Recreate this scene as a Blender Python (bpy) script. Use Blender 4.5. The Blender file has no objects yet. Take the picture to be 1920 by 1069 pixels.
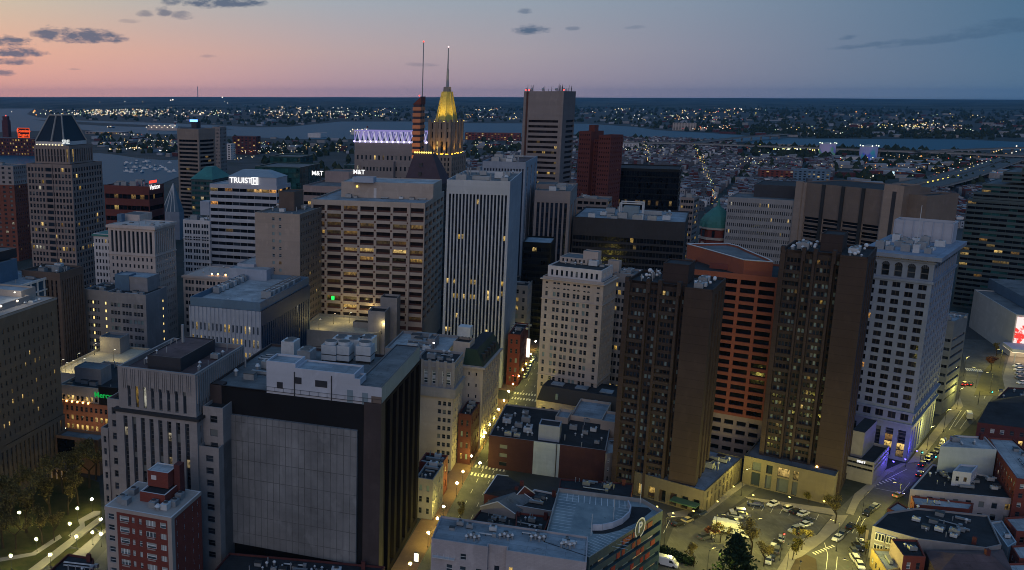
import bpy, math, random
import numpy as np
R = math.radians
sc = bpy.context.scene
col = sc.collection
rng = random.Random(7)

# ------------------------------------------------------------------ camera
H = 125.0; F = 1690.0; CX = 590.0; CY = 534.5; HY = 180.0
TH = math.atan((CY - HY) / F)
cT, sT = math.cos(TH), math.sin(TH)
cam = bpy.data.objects.new('camera', bpy.data.cameras.new('camera'))
col.objects.link(cam)
cam.location = (0, 0, H)
cam.rotation_euler = (math.pi / 2 - TH, 0, 0)
cam.data.sensor_width = 36
cam.data.lens = F / 1920 * 36
cam.data.shift_x = (960 - CX) / 1920
cam.data.clip_end = 90000
cam.data.clip_start = 1
sc.camera = cam

def proj(x, y, z):
    dz = z - H
    d = y * cT - dz * sT
    return (CX + F * x / d, CY - F * (y * sT + dz * cT) / d)

def ray(px, py):
    a = (px - CX) / F; b = (CY - py) / F
    return (a, cT + b * sT, -sT + b * cT)

def at_z(px, py, z=0.0):
    d = ray(px, py); t = (z - H) / d[2]
    return (d[0] * t, d[1] * t, z)

def gd(py, px=960):
    return math.hypot(*at_z(px, py)[:2])

def solve_yb(xt, yt, yb):
    d = ray(xt, yt); lo, hi = 20.0, 60000.0
    for _ in range(80):
        m = (lo + hi) / 2
        if proj(d[0] * m, d[1] * m, 0)[1] > yb: lo = m
        else: hi = m
    return (d[0] * lo, d[1] * lo, H + d[2] * lo)

def bis(fn, lo, hi):
    # fn increasing in its argument, find the zero
    for _ in range(70):
        m = (lo + hi) / 2
        if fn(m) < 0: lo = m
        else: hi = m
    return lo

def z_at(x, y, py):
    # height above the point x, y that shows at picture row py
    k = (CY - py) / F
    # (y*sT+dz*cT) = k*(y*cT-dz*sT)
    return H + y * (k * cT - sT) / (cT + k * sT)

# ------------------------------------------------------------------ materials
MATS = {}
def lin(c):
    return tuple(((x / 12.92) if x <= .04045 else ((x + .055) / 1.055) ** 2.4) for x in c)
def rgb(r, g, b):
    return lin((r / 255, g / 255, b / 255))

class NT:
    def __init__(s, name):
        s.m = bpy.data.materials.new(name); s.m.use_nodes = True
        s.t = s.m.node_tree; s.t.nodes.clear()
        s.out = s.n('ShaderNodeOutputMaterial')
    def n(s, typ, **kw):
        n = s.t.nodes.new(typ)
        for k, v in kw.items():
            if isinstance(k, str) and hasattr(n, k) and k not in n.inputs: setattr(n, k, v)
        return n
    def l(s, a, b): s.t.links.new(a, b)
    def set(s, inp, v):
        if hasattr(v, 'is_output'): s.l(v, inp)
        elif isinstance(v, tuple) and len(v) == 3 and inp.type == 'RGBA': inp.default_value = (*v, 1)
        else: inp.default_value = v
    def math(s, op, a, b=0.0, c=None, clamp=False):
        n = s.t.nodes.new('ShaderNodeMath'); n.operation = op; n.use_clamp = clamp
        s.set(n.inputs[0], a); s.set(n.inputs[1], b)
        if c is not None: s.set(n.inputs[2], c)
        return n.outputs[0]
    def mix(s, f, a, b, bt='MIX'):
        n = s.t.nodes.new('ShaderNodeMix'); n.data_type = 'RGBA'; n.blend_type = bt
        s.set(n.inputs[0], f); s.set(n.inputs[6], a); s.set(n.inputs[7], b)
        return n.outputs[2]
    def noise(s, vec, scale, detail=3, rough=.55):
        n = s.t.nodes.new('ShaderNodeTexNoise'); n.inputs['Scale'].default_value = scale
        n.inputs['Detail'].default_value = detail; n.inputs['Roughness'].default_value = rough
        if vec is not None: s.l(vec, n.inputs['Vector'])
        return n.outputs[0]
    def mapr(s, v, a, b, c, d):
        n = s.t.nodes.new('ShaderNodeMapRange')
        s.set(n.inputs[0], v)
        for i, x in enumerate((a, b, c, d)): s.set(n.inputs[i + 1], x)
        return n.outputs[0]
    def scale(s, vec, sx, sy, sz):
        n = s.t.nodes.new('ShaderNodeVectorMath'); n.operation = 'MULTIPLY'
        s.l(vec, n.inputs[0]); n.inputs[1].default_value = (sx, sy, sz)
        return n.outputs[0]
    def pos(s): return s.n('ShaderNodeNewGeometry').outputs['Position']
    def uv(s): return s.n('ShaderNodeTexCoord').outputs['UV']
    def bsdf(s, colr, rough=.8, spec=.3, metal=0.0, emis=None, es=0.0, nrm=None):
        n = s.n('ShaderNodeBsdfPrincipled')
        s.set(n.inputs['Base Color'], colr); s.set(n.inputs['Roughness'], rough)
        s.set(n.inputs['Specular IOR Level'], spec); s.set(n.inputs['Metallic'], metal)
        if emis is not None:
            s.set(n.inputs['Emission Color'], emis); s.set(n.inputs['Emission Strength'], es)
        if nrm is not None: s.l(nrm, n.inputs['Normal'])
        s.l(n.outputs[0], s.out.inputs[0])
        return n

def wallm(name, c, var=.3, rough=.85, streak=.42, brick=None, spec=.25, panel=None):
    if name in MATS: return MATS[name]
    t = NT(name); p = t.pos()
    d = tuple(x * .62 for x in c)
    base = t.mix(t.mapr(t.noise(p, .09, 6, .62), .36, .66, 0, 1), c, tuple(x * (1 - var) for x in c))
    if brick:   # (width, height, mortar tone, contrast)
        b = t.n('ShaderNodeTexBrick'); t.l(t.uv(), b.inputs['Vector'])
        b.inputs['Scale'].default_value = 1
        b.inputs['Brick Width'].default_value = brick[0]; b.inputs['Row Height'].default_value = brick[1]
        b.inputs['Mortar Size'].default_value = brick[2]
        b.offset = brick[4] if len(brick) > 4 else .5
        k = brick[3]
        b.inputs['Color1'].default_value = (1, 1, 1, 1); b.inputs['Color2'].default_value = (1 - k, 1 - k, 1 - k, 1)
        b.inputs['Mortar'].default_value = ((1 - 2 * k) if len(brick) < 6 else brick[5],) * 3 + (1,)
        base = t.mix(1.0, base, b.outputs[0], 'MULTIPLY')
    st = t.noise(t.scale(p, .9, .9, .06), 1.0, 4, .65)
    base = t.mix(t.mapr(st, .5, .8, 0, streak), base, d)
    flr = t.noise(t.scale(p, .02, .02, .31), 1.0, 2, .8); base = t.mix(t.mapr(flr, .38, .62, 0, .3), base, tuple(x * .68 for x in c))
    pat = t.noise(t.scale(p, 1, 1, .55), .33, 3, .5); base = t.mix(t.mapr(pat, .58, .66, 0, .22), base, tuple(min(1, x * 1.35) for x in c))
    fine = t.noise(p, 1.3, 3, .7)
    base = t.mix(t.mapr(fine, .3, .75, 0, .22), base, tuple(x * .75 for x in c))
    t.bsdf(base, rough, spec)
    MATS[name] = t.m
    return t.m

def roofm(name, c, var=.5, rough=.9, seam=True):
    if name in MATS: return MATS[name]
    t = NT(name); p = t.pos()
    a = t.mix(t.mapr(t.noise(p, .12, 5, .6), .35, .68, 0, 1), c, tuple(x * (1 - var) for x in c))
    a = t.mix(t.mapr(t.noise(p, .9, 4, .7), .5, .75, 0, .45), a, tuple(x * .55 for x in c))
    a = t.mix(t.mapr(t.noise(t.scale(p, 1, 1, 1), .28, 6, .75), .56, .64, 0, .6), a, tuple(x * .35 for x in c))
    if seam:
        b = t.n('ShaderNodeTexBrick'); t.l(t.uv(), b.inputs['Vector'])
        b.inputs['Scale'].default_value = 1; b.inputs['Brick Width'].default_value = 9
        b.inputs['Row Height'].default_value = 2.4; b.inputs['Mortar Size'].default_value = .05
        b.inputs['Color1'].default_value = (1, 1, 1, 1); b.inputs['Color2'].default_value = (.86, .86, .86, 1)
        b.inputs['Mortar'].default_value = (.6, .6, .6, 1)
        a = t.mix(1.0, a, b.outputs[0], 'MULTIPLY')
    t.bsdf(a, rough, .25)
    MATS[name] = t.m
    return t.m

def plain(name, c, rough=.6, spec=.4, metal=0.0, var=.15):
    if name in MATS: return MATS[name]
    t = NT(name)
    a = t.mix(t.mapr(t.noise(t.pos(), .8, 3, .6), .35, .7, 0, 1), c, tuple(x * (1 - var) for x in c))
    t.bsdf(a, rough, spec, metal)
    MATS[name] = t.m
    return t.m

def emit(name, c, s, dark=0.0):
    if name in MATS: return MATS[name]
    t = NT(name); e = t.n('ShaderNodeEmission')
    t.set(e.inputs[0], c); e.inputs[1].default_value = s
    t.l(e.outputs[0], t.out.inputs[0])
    MATS[name] = t.m
    return t.m

def rnd(t):
    a = t.n('ShaderNodeObjectInfo').outputs['Random']
    b = t.n('ShaderNodeNewGeometry').outputs['Random Per Island']
    return t.math('FRACT', t.math('ADD', a, t.math('MULTIPLY', b, 7.31)))

def framemask(t, nx, ny, w=.07):
    u = t.n('ShaderNodeSeparateXYZ'); t.l(t.uv(), u.inputs[0])
    def edge(o, n, ww):
        f = t.math('FRACT', t.math('MULTIPLY', o, float(n)))
        return t.math('MAXIMUM', t.math('LESS_THAN', f, ww), t.math('GREATER_THAN', f, 1 - ww))
    return t.math('MAXIMUM', edge(u.outputs[0], nx, w * nx * .8), edge(u.outputs[1], ny, w * ny * .6))

def glassm(name, tint=(.010, .014, .020), frame=None, nx=1, ny=2, blind=0.0, rough=.12, spec=.2, vary=1.0, fw=.07):
    if name in MATS: return MATS[name]
    t = NT(name); r = rnd(t)
    a = t.mix(r, tuple(x * (1 - .6 * vary) for x in tint), tuple(x * (1 + 1.5 * vary) for x in tint))
    p = t.pos()
    a = t.mix(t.mapr(t.noise(p, .6, 2), .45, .75, 0, .6), a, tuple(x * 2.5 + .004 for x in tint))
    rg = rough
    if blind:
        u = t.n('ShaderNodeSeparateXYZ'); t.l(t.uv(), u.inputs[0])
        lvl = t.math('FRACT', t.math('MULTIPLY', r, 5.7))
        m = t.math('GREATER_THAN', u.outputs[1], t.mapr(lvl, 0, 1, -.3, .9))
        a = t.mix(t.math('MULTIPLY', m, .9), a, (blind, blind * 1.08, blind * 1.08))
    if frame:
        fm = framemask(t, nx, ny, fw)
        a = t.mix(fm, a, frame)
        rg = t.mapr(fm, 0, 1, rough, .6)
    nz = t.n('ShaderNodeBump'); nz.inputs['Strength'].default_value = .12; nz.inputs['Distance'].default_value = .3
    t.l(t.noise(p, .35, 2), nz.inputs['Height'])
    t.bsdf(a, rg, spec, nrm=nz.outputs[0])
    MATS[name] = t.m
    return t.m

def litm(name, c=(1, .62, .16), s=.8, frame=None, nx=1, ny=2, var=1.0, full=.35):
    if name in MATS: return MATS[name]
    t = NT(name); r = rnd(t); p = t.pos()
    u = t.n('ShaderNodeSeparateXYZ'); t.l(t.uv(), u.inputs[0])
    n1 = t.mapr(t.noise(t.scale(p, 1, 1, .7), .9, 3, .75), .36, .64, .02, 1.6)
    up = t.mapr(u.outputs[1], 0, 1, full, 1.25)
    st = t.math('MULTIPLY', t.math('MULTIPLY', n1, up), t.mapr(r, 0, 1, s * .25, s * 1.15))
    cc = t.mix(t.math('FRACT', t.math('MULTIPLY', r, 3.3)), c, (1, .68, .24))
    if frame:
        fm = framemask(t, nx, ny)
        st = t.math('MULTIPLY', st, t.mapr(fm, 0, 1, 1, .06))
    t.bsdf((.03, .025, .02), .3, .4, emis=cc, es=st)
    MATS[name] = t.m
    return t.m

# ------------------------------------------------------------------ meshes
class MB:
    def __init__(s): s.v = []; s.f = []; s.mi = []; s.uv = []; s.mats = []; s.sm = False
    def slot(s, m):
        if m not in s.mats: s.mats.append(m)
        return s.mats.index(m)
    def poly(s, pts, m, uvs=None):
        k = len(s.v); s.v += pts; s.f.append(tuple(range(k, k + len(pts)))); s.mi.append(s.slot(m))
        if uvs is None:
            uvs = autouv(pts)
        s.uv += uvs
    def box(s, x0, x1, y0, y1, z0, z1, m, top=None, bottom=False):
        a, b, c, d = (x0, y0), (x1, y0), (x1, y1), (x0, y1)
        for (p, q) in ((a, b), (b, c), (c, d), (d, a)):
            s.poly([(*p, z0), (*q, z0), (*q, z1), (*p, z1)], m)
        s.poly([(*a, z1), (*b, z1), (*c, z1), (*d, z1)], top or m)
        if bottom: s.poly([(*d, z0), (*c, z0), (*b, z0), (*a, z0)], m)
    def frust(s, q0, z0, q1, z1, m, top=None):
        # two rectangles (x0,x1,y0,y1)
        def c(q, z): return [(q[0], q[2], z), (q[1], q[2], z), (q[1], q[3], z), (q[0], q[3], z)]
        A, B = c(q0, z0), c(q1, z1)
        for i in range(4):
            j = (i + 1) % 4
            s.poly([A[i], A[j], B[j], B[i]], m)
        s.poly(B, top or m)
    def cyl(s, x, y, z0, z1, r0, r1, m, n=10, cap=True, capm=None):
        A = [(x + r0 * math.cos(2 * math.pi * i / n), y + r0 * math.sin(2 * math.pi * i / n), z0) for i in range(n)]
        B = [(x + r1 * math.cos(2 * math.pi * i / n), y + r1 * math.sin(2 * math.pi * i / n), z1) for i in range(n)]
        for i in range(n):
            j = (i + 1) % n
            s.poly([A[i], A[j], B[j], B[i]], m)
        if cap: s.poly(B, capm or m)
    def tube(s, p, q, r0, r1, m, n=5):
        p, q = np.array(p, float), np.array(q, float); d = q - p; L = np.linalg.norm(d)
        if L < 1e-6: return
        d /= L; a = np.cross(d, (0, 0, 1.0) if abs(d[2]) < .9 else (1.0, 0, 0)); a /= np.linalg.norm(a); b = np.cross(d, a)
        A = [tuple(p + r0 * (math.cos(2 * math.pi * i / n) * a + math.sin(2 * math.pi * i / n) * b)) for i in range(n)]
        B = [tuple(q + r1 * (math.cos(2 * math.pi * i / n) * a + math.sin(2 * math.pi * i / n) * b)) for i in range(n)]
        for i in range(n):
            j = (i + 1) % n
            s.poly([A[i], A[j], B[j], B[i]], m, [(0, 0), (1, 0), (1, 1), (0, 1)])
    def ball(s, x, y, z, r, m, n=8, k=5, sz=1.0):
        pts = [[(x + r * math.sin(math.pi * j / k) * math.cos(2 * math.pi * i / n), y + r * math.sin(math.pi * j / k) * math.sin(2 * math.pi * i / n), z + sz * r * math.cos(math.pi * j / k)) for i in range(n)] for j in range(k + 1)]
        for j in range(k):
            for i in range(n):
                q = (i + 1) % n
                if j == 0: s.poly([pts[0][0], pts[1][i], pts[1][q]], m, [(0, 0)] * 3)
                elif j == k - 1: s.poly([pts[j][i], pts[k][0], pts[j][q]], m, [(0, 0)] * 3)
                else: s.poly([pts[j][i], pts[j + 1][i], pts[j + 1][q], pts[j][q]], m, [(0, 0)] * 4)
    def mesh(s, name):
        me = bpy.data.meshes.new(name)
        me.from_pydata(s.v, [], s.f)
        for m in s.mats: me.materials.append(m)
        if len(s.mats) > 1: me.polygons.foreach_set('material_index', s.mi)
        l = me.uv_layers.new(name='UVMap')
        l.data.foreach_set('uv', [c for p in s.uv for c in p])
        if s.sm: me.polygons.foreach_set('use_smooth', [True] * len(s.f))
        return me
    def obj(s, name, parent=None, loc=None, rz=None, **tags):
        o = bpy.data.objects.new(name, s.mesh(name)); col.objects.link(o)
        if parent: o.parent = parent
        if loc: o.location = loc
        if rz is not None: o.rotation_euler = (0, 0, rz)
        tag(o, **tags)
        return o

def autouv(pts):
    p0, p1, p2 = pts[0], pts[1], pts[2]
    ax, ay, az = p1[0] - p0[0], p1[1] - p0[1], p1[2] - p0[2]
    bx, by, bz = p2[0] - p1[0], p2[1] - p1[1], p2[2] - p1[2]
    nx, ny, nz = ay * bz - az * by, az * bx - ax * bz, ax * by - ay * bx
    L = math.sqrt(nx * nx + ny * ny + nz * nz) or 1
    if abs(nz) / L > .7: return [(p[0], p[1]) for p in pts]
    hx, hy = -ny, nx; hl = math.hypot(hx, hy) or 1
    return [((p[0] * hx + p[1] * hy) / hl, p[2]) for p in pts]

def tag(o, label=None, cat=None, group=None, kind=None):
    if label: o['label'] = label
    if cat: o['category'] = cat
    if group: o['group'] = group
    if kind: o['kind'] = kind

def thing(name, label, cat, loc, rz=0.0, group=None):
    o = bpy.data.objects.new(name, None); col.objects.link(o)
    o.location = loc; o.rotation_euler = (0, 0, rz); o.empty_display_size = .5
    tag(o, label, cat, group)
    return o

def copy_tree(o, parent=None):
    c = o.copy(); col.objects.link(c); c.parent = parent
    for ch in list(KIDS.get(o.name, [])): copy_tree(ch, c)
    return c
KIDS = {}
def reg(root):
    for o in col.objects:
        if o.parent: KIDS.setdefault(o.parent.name, []).append(o)

# ------------------------------------------------------------------ buildings
def even(n, L, m0=0.0, m1=0.0, frac=.6, shift=0.0):
    c = (L - m0 - m1) / n
    return [(m0 + c * (i + .5 - frac / 2 + shift), m0 + c * (i + .5 + frac / 2 + shift)) for i in range(n)]

def groups_of(ng, k, L, m0, m1, frac, gap):
    # ng groups of k windows; the group fills frac of its bay, gap is share of the group between windows
    out = []
    for a, b in even(ng, L, m0, m1, frac):
        w = (b - a) / (k + (k - 1) * gap)
        for i in range(k): out.append((a + i * w * (1 + gap), a + i * w * (1 + gap) + w))
    return out

WINOBJ = [0]; ALLB = []
class Bld:
    def __init__(s, name, label, nc=None, xa=None, xc=None, yb=None, z=None, g=20.0, w=None, d=None, cat='building', seed=None, group=None, xb=None, xl=None, pts=None, yc=None):
        s.g = R(g); s.e = (math.cos(s.g), -math.sin(s.g)); s.n = (math.sin(s.g), math.cos(s.g))
        if z is not None: P = at_z(*(nc or pts[0]), z)
        else: P = solve_yb(nc[0], nc[1], yb)
        s.P = P; s.z = P[2]
        def solve(gg, dd):
            e = (math.cos(gg), -math.sin(gg)); n = (math.sin(gg), math.cos(gg))
            ww = w if w is not None else bis(lambda q: xa - proj(P[0] - q * e[0], P[1] - q * e[1], P[2])[0], 0, 400)
            d2 = dd if dd is not None else bis(lambda q: proj(P[0] + q * n[0], P[1] + q * n[1], P[2])[0] - xc, 0, 400)
            return ww, d2, e, n
        if xb is not None:   # near corner is the front left one, left flank in view
            w = bis(lambda q: proj(P[0] + q * s.e[0], P[1] + q * s.e[1], P[2])[0] - xb, 0, 600)
            d = d or bis(lambda q: xl - proj(P[0] + q * s.n[0], P[1] + q * s.n[1], P[2])[0], 0, 400)
            P = (P[0] + w * s.e[0], P[1] + w * s.e[1], P[2])
        elif yc is not None:   # far right corner given on the roof plane
            C = at_z(xc, yc, P[2]); d = math.dist(C[:2], P[:2]); s.n = ((C[0] - P[0]) / d, (C[1] - P[1]) / d); s.e = (s.n[1], -s.n[0]); s.g = math.atan2(s.n[0], s.n[1])
            w = solve(s.g, d)[0]
        elif pts is None:
            ww, dd, s.e, s.n = solve(s.g, d)
            if d is None and dd > max(2.2 * ww, 66):
                dd = max(.9 * ww, 20)
                s.g = bis(lambda q: (lambda t: proj(P[0] + dd * t[3][0], P[1] + dd * t[3][1], P[2])[0] - xc)(solve(q, dd)), s.g - R(10), R(65))
                ww, dd, s.e, s.n = solve(s.g, dd)
            w, d = ww, dd
        if pts is not None:
            Q = [at_z(*p, z)[:2] for p in pts]
            s.e = (Q[1][0] - Q[0][0], Q[1][1] - Q[0][1]); L = math.hypot(*s.e); s.e = (s.e[0] / L, s.e[1] / L); s.n = (-s.e[1], s.e[0]); s.g = math.atan2(-s.e[1], s.e[0])
            c0 = (sum(q[0] for q in Q) / len(Q), sum(q[1] for q in Q) / len(Q)); w = d = 0.0
            P = (c0[0], c0[1], z)
        ALLB.append((name, label, w, d, P, s))
        s.w, s.d = w, d
        s.c = (P[0] - s.e[0] * w / 2 + s.n[0] * d / 2, P[1] - s.e[1] * w / 2 + s.n[1] * d / 2)
        s.root = thing(name, label, cat, (s.c[0], s.c[1], 0), -s.g, group)
        s.x0, s.x1, s.y0, s.y1 = -w / 2, w / 2, -d / 2, d / 2
        s.q = [s.loc(*q) for q in Q] if pts is not None else None
        s.parts = {}; s.wins = []; s.r = random.Random(seed if seed is not None else name + label)
    def loc(s, x, y):
        dx, dy = x - s.c[0], y - s.c[1]
        return (dx * s.e[0] + dy * s.e[1], dx * s.n[0] + dy * s.n[1])
    def wld(s, x, y): return (s.c[0] + x * s.e[0] + y * s.n[0], s.c[1] + x * s.e[1] + y * s.n[1])
    def px(s, px, py, z): return s.loc(*at_z(px, py, z)[:2])
    def pj(s, x, y, z): return proj(*s.wld(x, y), z)
    def part(s, name):
        if name not in s.parts: s.parts[name] = MB()
        return s.parts[name]
    def one(s, name): # separate repeat of a part
        mb = MB(); s.parts.setdefault('*', []).append((name, mb)); return mb
    # a vertical face: o start (x,y), u direction, L length
    def face(s, mb, o, u, L, z0, z1, mat, c=None, r=None, mode='punch', rec=.35, sp=None, kinds=None, lit=0.0, litrow=None, winname='window', blind=0.0, vary=True, litc=None, skip=None):
        blind = blind or (.09 if (kinds or [('glass', 1)])[0][0] in ('glass', 'glass_sash') and winname == 'window' else 0)
        n = (u[1], -u[0])
        def P(a, z, dep=0.0): return (o[0] + u[0] * a - n[0] * dep, o[1] + u[1] * a - n[1] * dep, z)
        def Q(a0, a1, b0, b1, m, dep=0.0):
            if a1 - a0 < 1e-4 or b1 - b0 < 1e-4: return
            mb.poly([P(a0, b0, dep), P(a1, b0, dep), P(a1, b1, dep), P(a0, b1, dep)], m, [(a0, b0), (a1, b0), (a1, b1), (a0, b1)])
        if not c or not r:
            Q(0, L, z0, z1, mat); return
        C = c(L) if callable(c) else (even(c[0], L, *c[1:]) if isinstance(c, tuple) else c)
        Rw = even(r[0], z1 - z0, *r[1:]) if isinstance(r, tuple) else r
        Rw = [(a + z0, b + z0) for a, b in Rw]
        sp = sp or mat
        k = kinds or [('glass', 1)]
        names = [a for a, _ in k]; wts = [b for _, b in k]
        def win(i, j, a0, a1, b0, b1):
            pl = lit if litrow is None else litrow.get(j, lit)
            if s.r.random() < pl: m = s.r.choice(litc or ['lit', 'lit2', 'litdim', 'litdim', 'litwhite'])
            elif s.r.random() < blind: m = 'blind'
            else: m = s.r.choices(names, wts)[0]
            q = [P(a0, b0, rec), P(a1, b0, rec), P(a1, b1, rec), P(a0, b1, rec)]
            s.wins.append((q, m, winname))
        if mode == 'punch':
            zz = z0
            for j, (b0, b1) in enumerate(Rw):
                Q(0, L, zz, b0, mat); aa = 0.0
                for i, (a0, a1) in enumerate(C):
                    if skip and skip(i, j): continue
                    Q(aa, a0, b0, b1, mat); aa = a1
                    win(i, j, a0, a1, b0, b1)
                    m2 = sp
                    mb.poly([P(a0, b0), P(a0, b0, rec), P(a0, b1, rec), P(a0, b1)], m2)
                    mb.poly([P(a1, b0, rec), P(a1, b0), P(a1, b1), P(a1, b1, rec)], m2)
                    mb.poly([P(a0, b0), P(a1, b0), P(a1, b0, rec), P(a0, b0, rec)], m2)
                    mb.poly([P(a0, b1, rec), P(a1, b1, rec), P(a1, b1), P(a0, b1)], m2)
                Q(aa, L, b0, b1, mat); zz = b1
            Q(0, L, zz, z1, mat)
        elif mode == 'strip':   # piers proud, windows and spandrels set back between them
            aa = 0.0
            lo, hi = Rw[0][0], Rw[-1][1]
            for i, (a0, a1) in enumerate(C):
                Q(aa, a0, z0, z1, mat); aa = a1
                Q(a0, a1, z0, lo, mat); Q(a0, a1, hi, z1, mat)
                zz = lo
                for j, (b0, b1) in enumerate(Rw):
                    Q(a0, a1, zz, b0, sp, rec); zz = b1
                    win(i, j, a0, a1, b0, b1)
                mb.poly([P(a0, lo), P(a0, lo, rec), P(a0, hi, rec), P(a0, hi)], mat)
                mb.poly([P(a1, lo, rec), P(a1, lo), P(a1, hi), P(a1, hi, rec)], mat)
                mb.poly([P(a0, lo), P(a1, lo), P(a1, lo, rec), P(a0, lo, rec)], mat)
                mb.poly([P(a0, hi, rec), P(a1, hi, rec), P(a1, hi), P(a0, hi)], mat)
            Q(aa, L, z0, z1, mat)
        else:                   # ribbon: bands proud, mullions set back
            zz = z0
            lo, hi = C[0][0], C[-1][1]
            for j, (b0, b1) in enumerate(Rw):
                Q(0, L, zz, b0, mat); zz = b1
                Q(0, lo, b0, b1, mat); Q(hi, L, b0, b1, mat)
                aa = lo
                for i, (a0, a1) in enumerate(C):
                    Q(aa, a0, b0, b1, sp, rec); aa = a1
                    win(i, j, a0, a1, b0, b1)
                mb.poly([P(lo, b0), P(hi, b0), P(hi, b0, rec), P(lo, b0, rec)], mat)
                mb.poly([P(lo, b1, rec), P(hi, b1, rec), P(hi, b1), P(lo, b1)], mat)
                mb.poly([P(lo, b0), P(lo, b0, rec), P(lo, b1, rec), P(lo, b1)], mat)
                mb.poly([P(hi, b0, rec), P(hi, b0), P(hi, b1), P(hi, b1, rec)], mat)
            Q(0, L, zz, z1, mat)
    def block(s, x0, x1, y0, y1, z0, z1, mat, roof=None, Fs=None, Rs=None, Ls=None, par=.9, th=.35, part='wall', roofpart='roof', cap=None, rmat=None, fmat=None):
        mb = s.part(part)
        rmat = rmat or mat; fmat = fmat or mat
        s.face(mb, (x0, y0), (1, 0), x1 - x0, z0, z1, fmat, **(Fs or {}))
        s.face(mb, (x1, y0), (0, 1), y1 - y0, z0, z1, rmat, **(Rs or {}))
        s.face(mb, (x1, y1), (-1, 0), x1 - x0, z0, z1, mat)
        s.face(mb, (x0, y1), (0, -1), y1 - y0, z0, z1, mat, **(Ls or {}))
        if roof is not None: s.deck([(x0, y0), (x1, y0), (x1, y1), (x0, y1)], z1, par, th, cap or mat, roof, part, roofpart)
    def deck(s, pts, z1, par, th, mat, roof, part='wall', roofpart='roof'):
        mb = s.part(part)
        if par <= 0:
            s.part(roofpart).poly([(x, y, z1) for x, y in pts], roof); return
        n = len(pts); ins = []
        for i in range(n):
            p, q, r_ = np.array(pts[i - 1]), np.array(pts[i]), np.array(pts[(i + 1) % n])
            d1 = (q - p) / np.linalg.norm(q - p); d2 = (r_ - q) / np.linalg.norm(r_ - q)
            n1 = np.array((-d1[1], d1[0])); n2 = np.array((-d2[1], d2[0]))
            k = n1 + n2; k /= max(1e-6, k.dot(n1)); ins.append(tuple(q + k * th))
        for i in range(n):
            j = (i + 1) % n
            a, b_, c_, d_ = pts[i], pts[j], ins[j], ins[i]
            mb.poly([(*a, z1), (*b_, z1), (*c_, z1), (*d_, z1)], mat)
            mb.poly([(*d_, z1), (*c_, z1), (*c_, z1 - par), (*d_, z1 - par)], mat)
        s.part(roofpart).poly([(x, y, z1 - par) for x, y in ins], roof)
    def prism(s, pts, z0, z1, mat, roof, specs=None, par=.9, part='wall'):
        mb = s.part(part); n = len(pts)
        for i in range(n):
            p, q = pts[i], pts[(i + 1) % n]
            L = math.dist(p, q); u = ((q[0] - p[0]) / L, (q[1] - p[1]) / L)
            s.face(mb, p, u, L, z0, z1, mat, **((specs or {}).get(i) or {}))
        if roof is not None: s.deck(pts, z1, par, .35, mat, roof, part)
    def band(s, x0, x1, y0, y1, z0, z1, out, mat, part='cornice'):
        s.part(part).box(x0 - out, x1 + out, y0 - out, y1 + out, z0, z1, mat, bottom=True)
    def pent(s, px, py, ytop, xa, xc, zr, mat, roof, name='penthouse', par=.3, w=None, d=None, **kw):
        # block standing on the roof plane zr, near corner at pixel px,py
        x, y = s.px(px, py, zr)
        X, Y = s.wld(x, y); zt = z_at(X, Y, ytop)
        if w is None: w = bis(lambda q: xa - s.pj(x - q, y, zt)[0], 0, 200)
        if d is None: d = bis(lambda q: s.pj(x, y + q, zt)[0] - xc, 0, 200)
        s.block(x - w, x, y, y + d, zr, zt, mat, roof, par=par, part=name, roofpart=name, th=.2, **kw)
        return (x - w, x, y, y + d, zt)
    def unit(s, x, y, z, w, d, h, kind='ac', rot=0):
        mb = s.one({'ac': 'air_conditioner', 'vent': 'roof_vent', 'pipe': 'vent_pipe', 'dish': 'satellite_dish', 'box': 'roof_hatch', 'tower': 'cooling_tower', 'duct': 'air_duct', 'run': 'pipe_run'}[kind])
        G = M['metal']; D = M['darkmetal']
        if kind == 'ac':
            mb.box(x - w / 2, x + w / 2, y - d / 2, y + d / 2, z + .25, z + h, s.r.choice([G, M['palemetal'], G]))
            mb.box(x - w / 2 + .1, x - w / 2 + .3, y - d / 2, y + d / 2, z, z + .25, D); mb.box(x + w / 2 - .3, x + w / 2 - .1, y - d / 2, y + d / 2, z, z + .25, D)
            k = max(1, int(max(w, d) / 1.8))
            for i in range(k):
                fx = x + (i + .5) / k * w - w / 2 if w >= d else x
                fy = y + (i + .5) / k * d - d / 2 if d > w else y
                mb.cyl(fx, fy, z + h, z + h + .25, min(w, d) * .36, min(w, d) * .36, G, 10, True, D)
        elif kind == 'tower':
            mb.box(x - w / 2, x + w / 2, y - d / 2, y + d / 2, z + .8, z + h, M['palemetal'], M['metal'])
            for sx in (-1, 1):
                for sy in (-1, 1): mb.box(x + sx * w * .42 - .15, x + sx * w * .42 + .15, y + sy * d * .42 - .15, y + sy * d * .42 + .15, z, z + .8, D)
            mb.cyl(x, y, z + h, z + h + .9, min(w, d) * .42, min(w, d) * .4, M['palemetal'], 16, True, D)
            mb.box(x - w / 2 - .02, x + w / 2 + .02, y - d / 2 - .02, y + d / 2 + .02, z + h * .45, z + h * .5, D)
        elif kind == 'vent':
            mb.cyl(x, y, z, z + h * .7, w * .3, w * .3, G, 8, False); mb.cyl(x, y, z + h * .7, z + h, w * .5, w * .2, M['palemetal'], 8)
        elif kind == 'pipe':
            mb.cyl(x, y, z, z + h, w / 2, w / 2, G, 7)
        elif kind == 'dish':
            mb.cyl(x, y, z, z + h * .5, .08, .08, D, 5)
            mb.ball(x, y, z + h * .7, w / 2, M['whitepaint'], 10, 6)
        elif kind == 'run':
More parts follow.
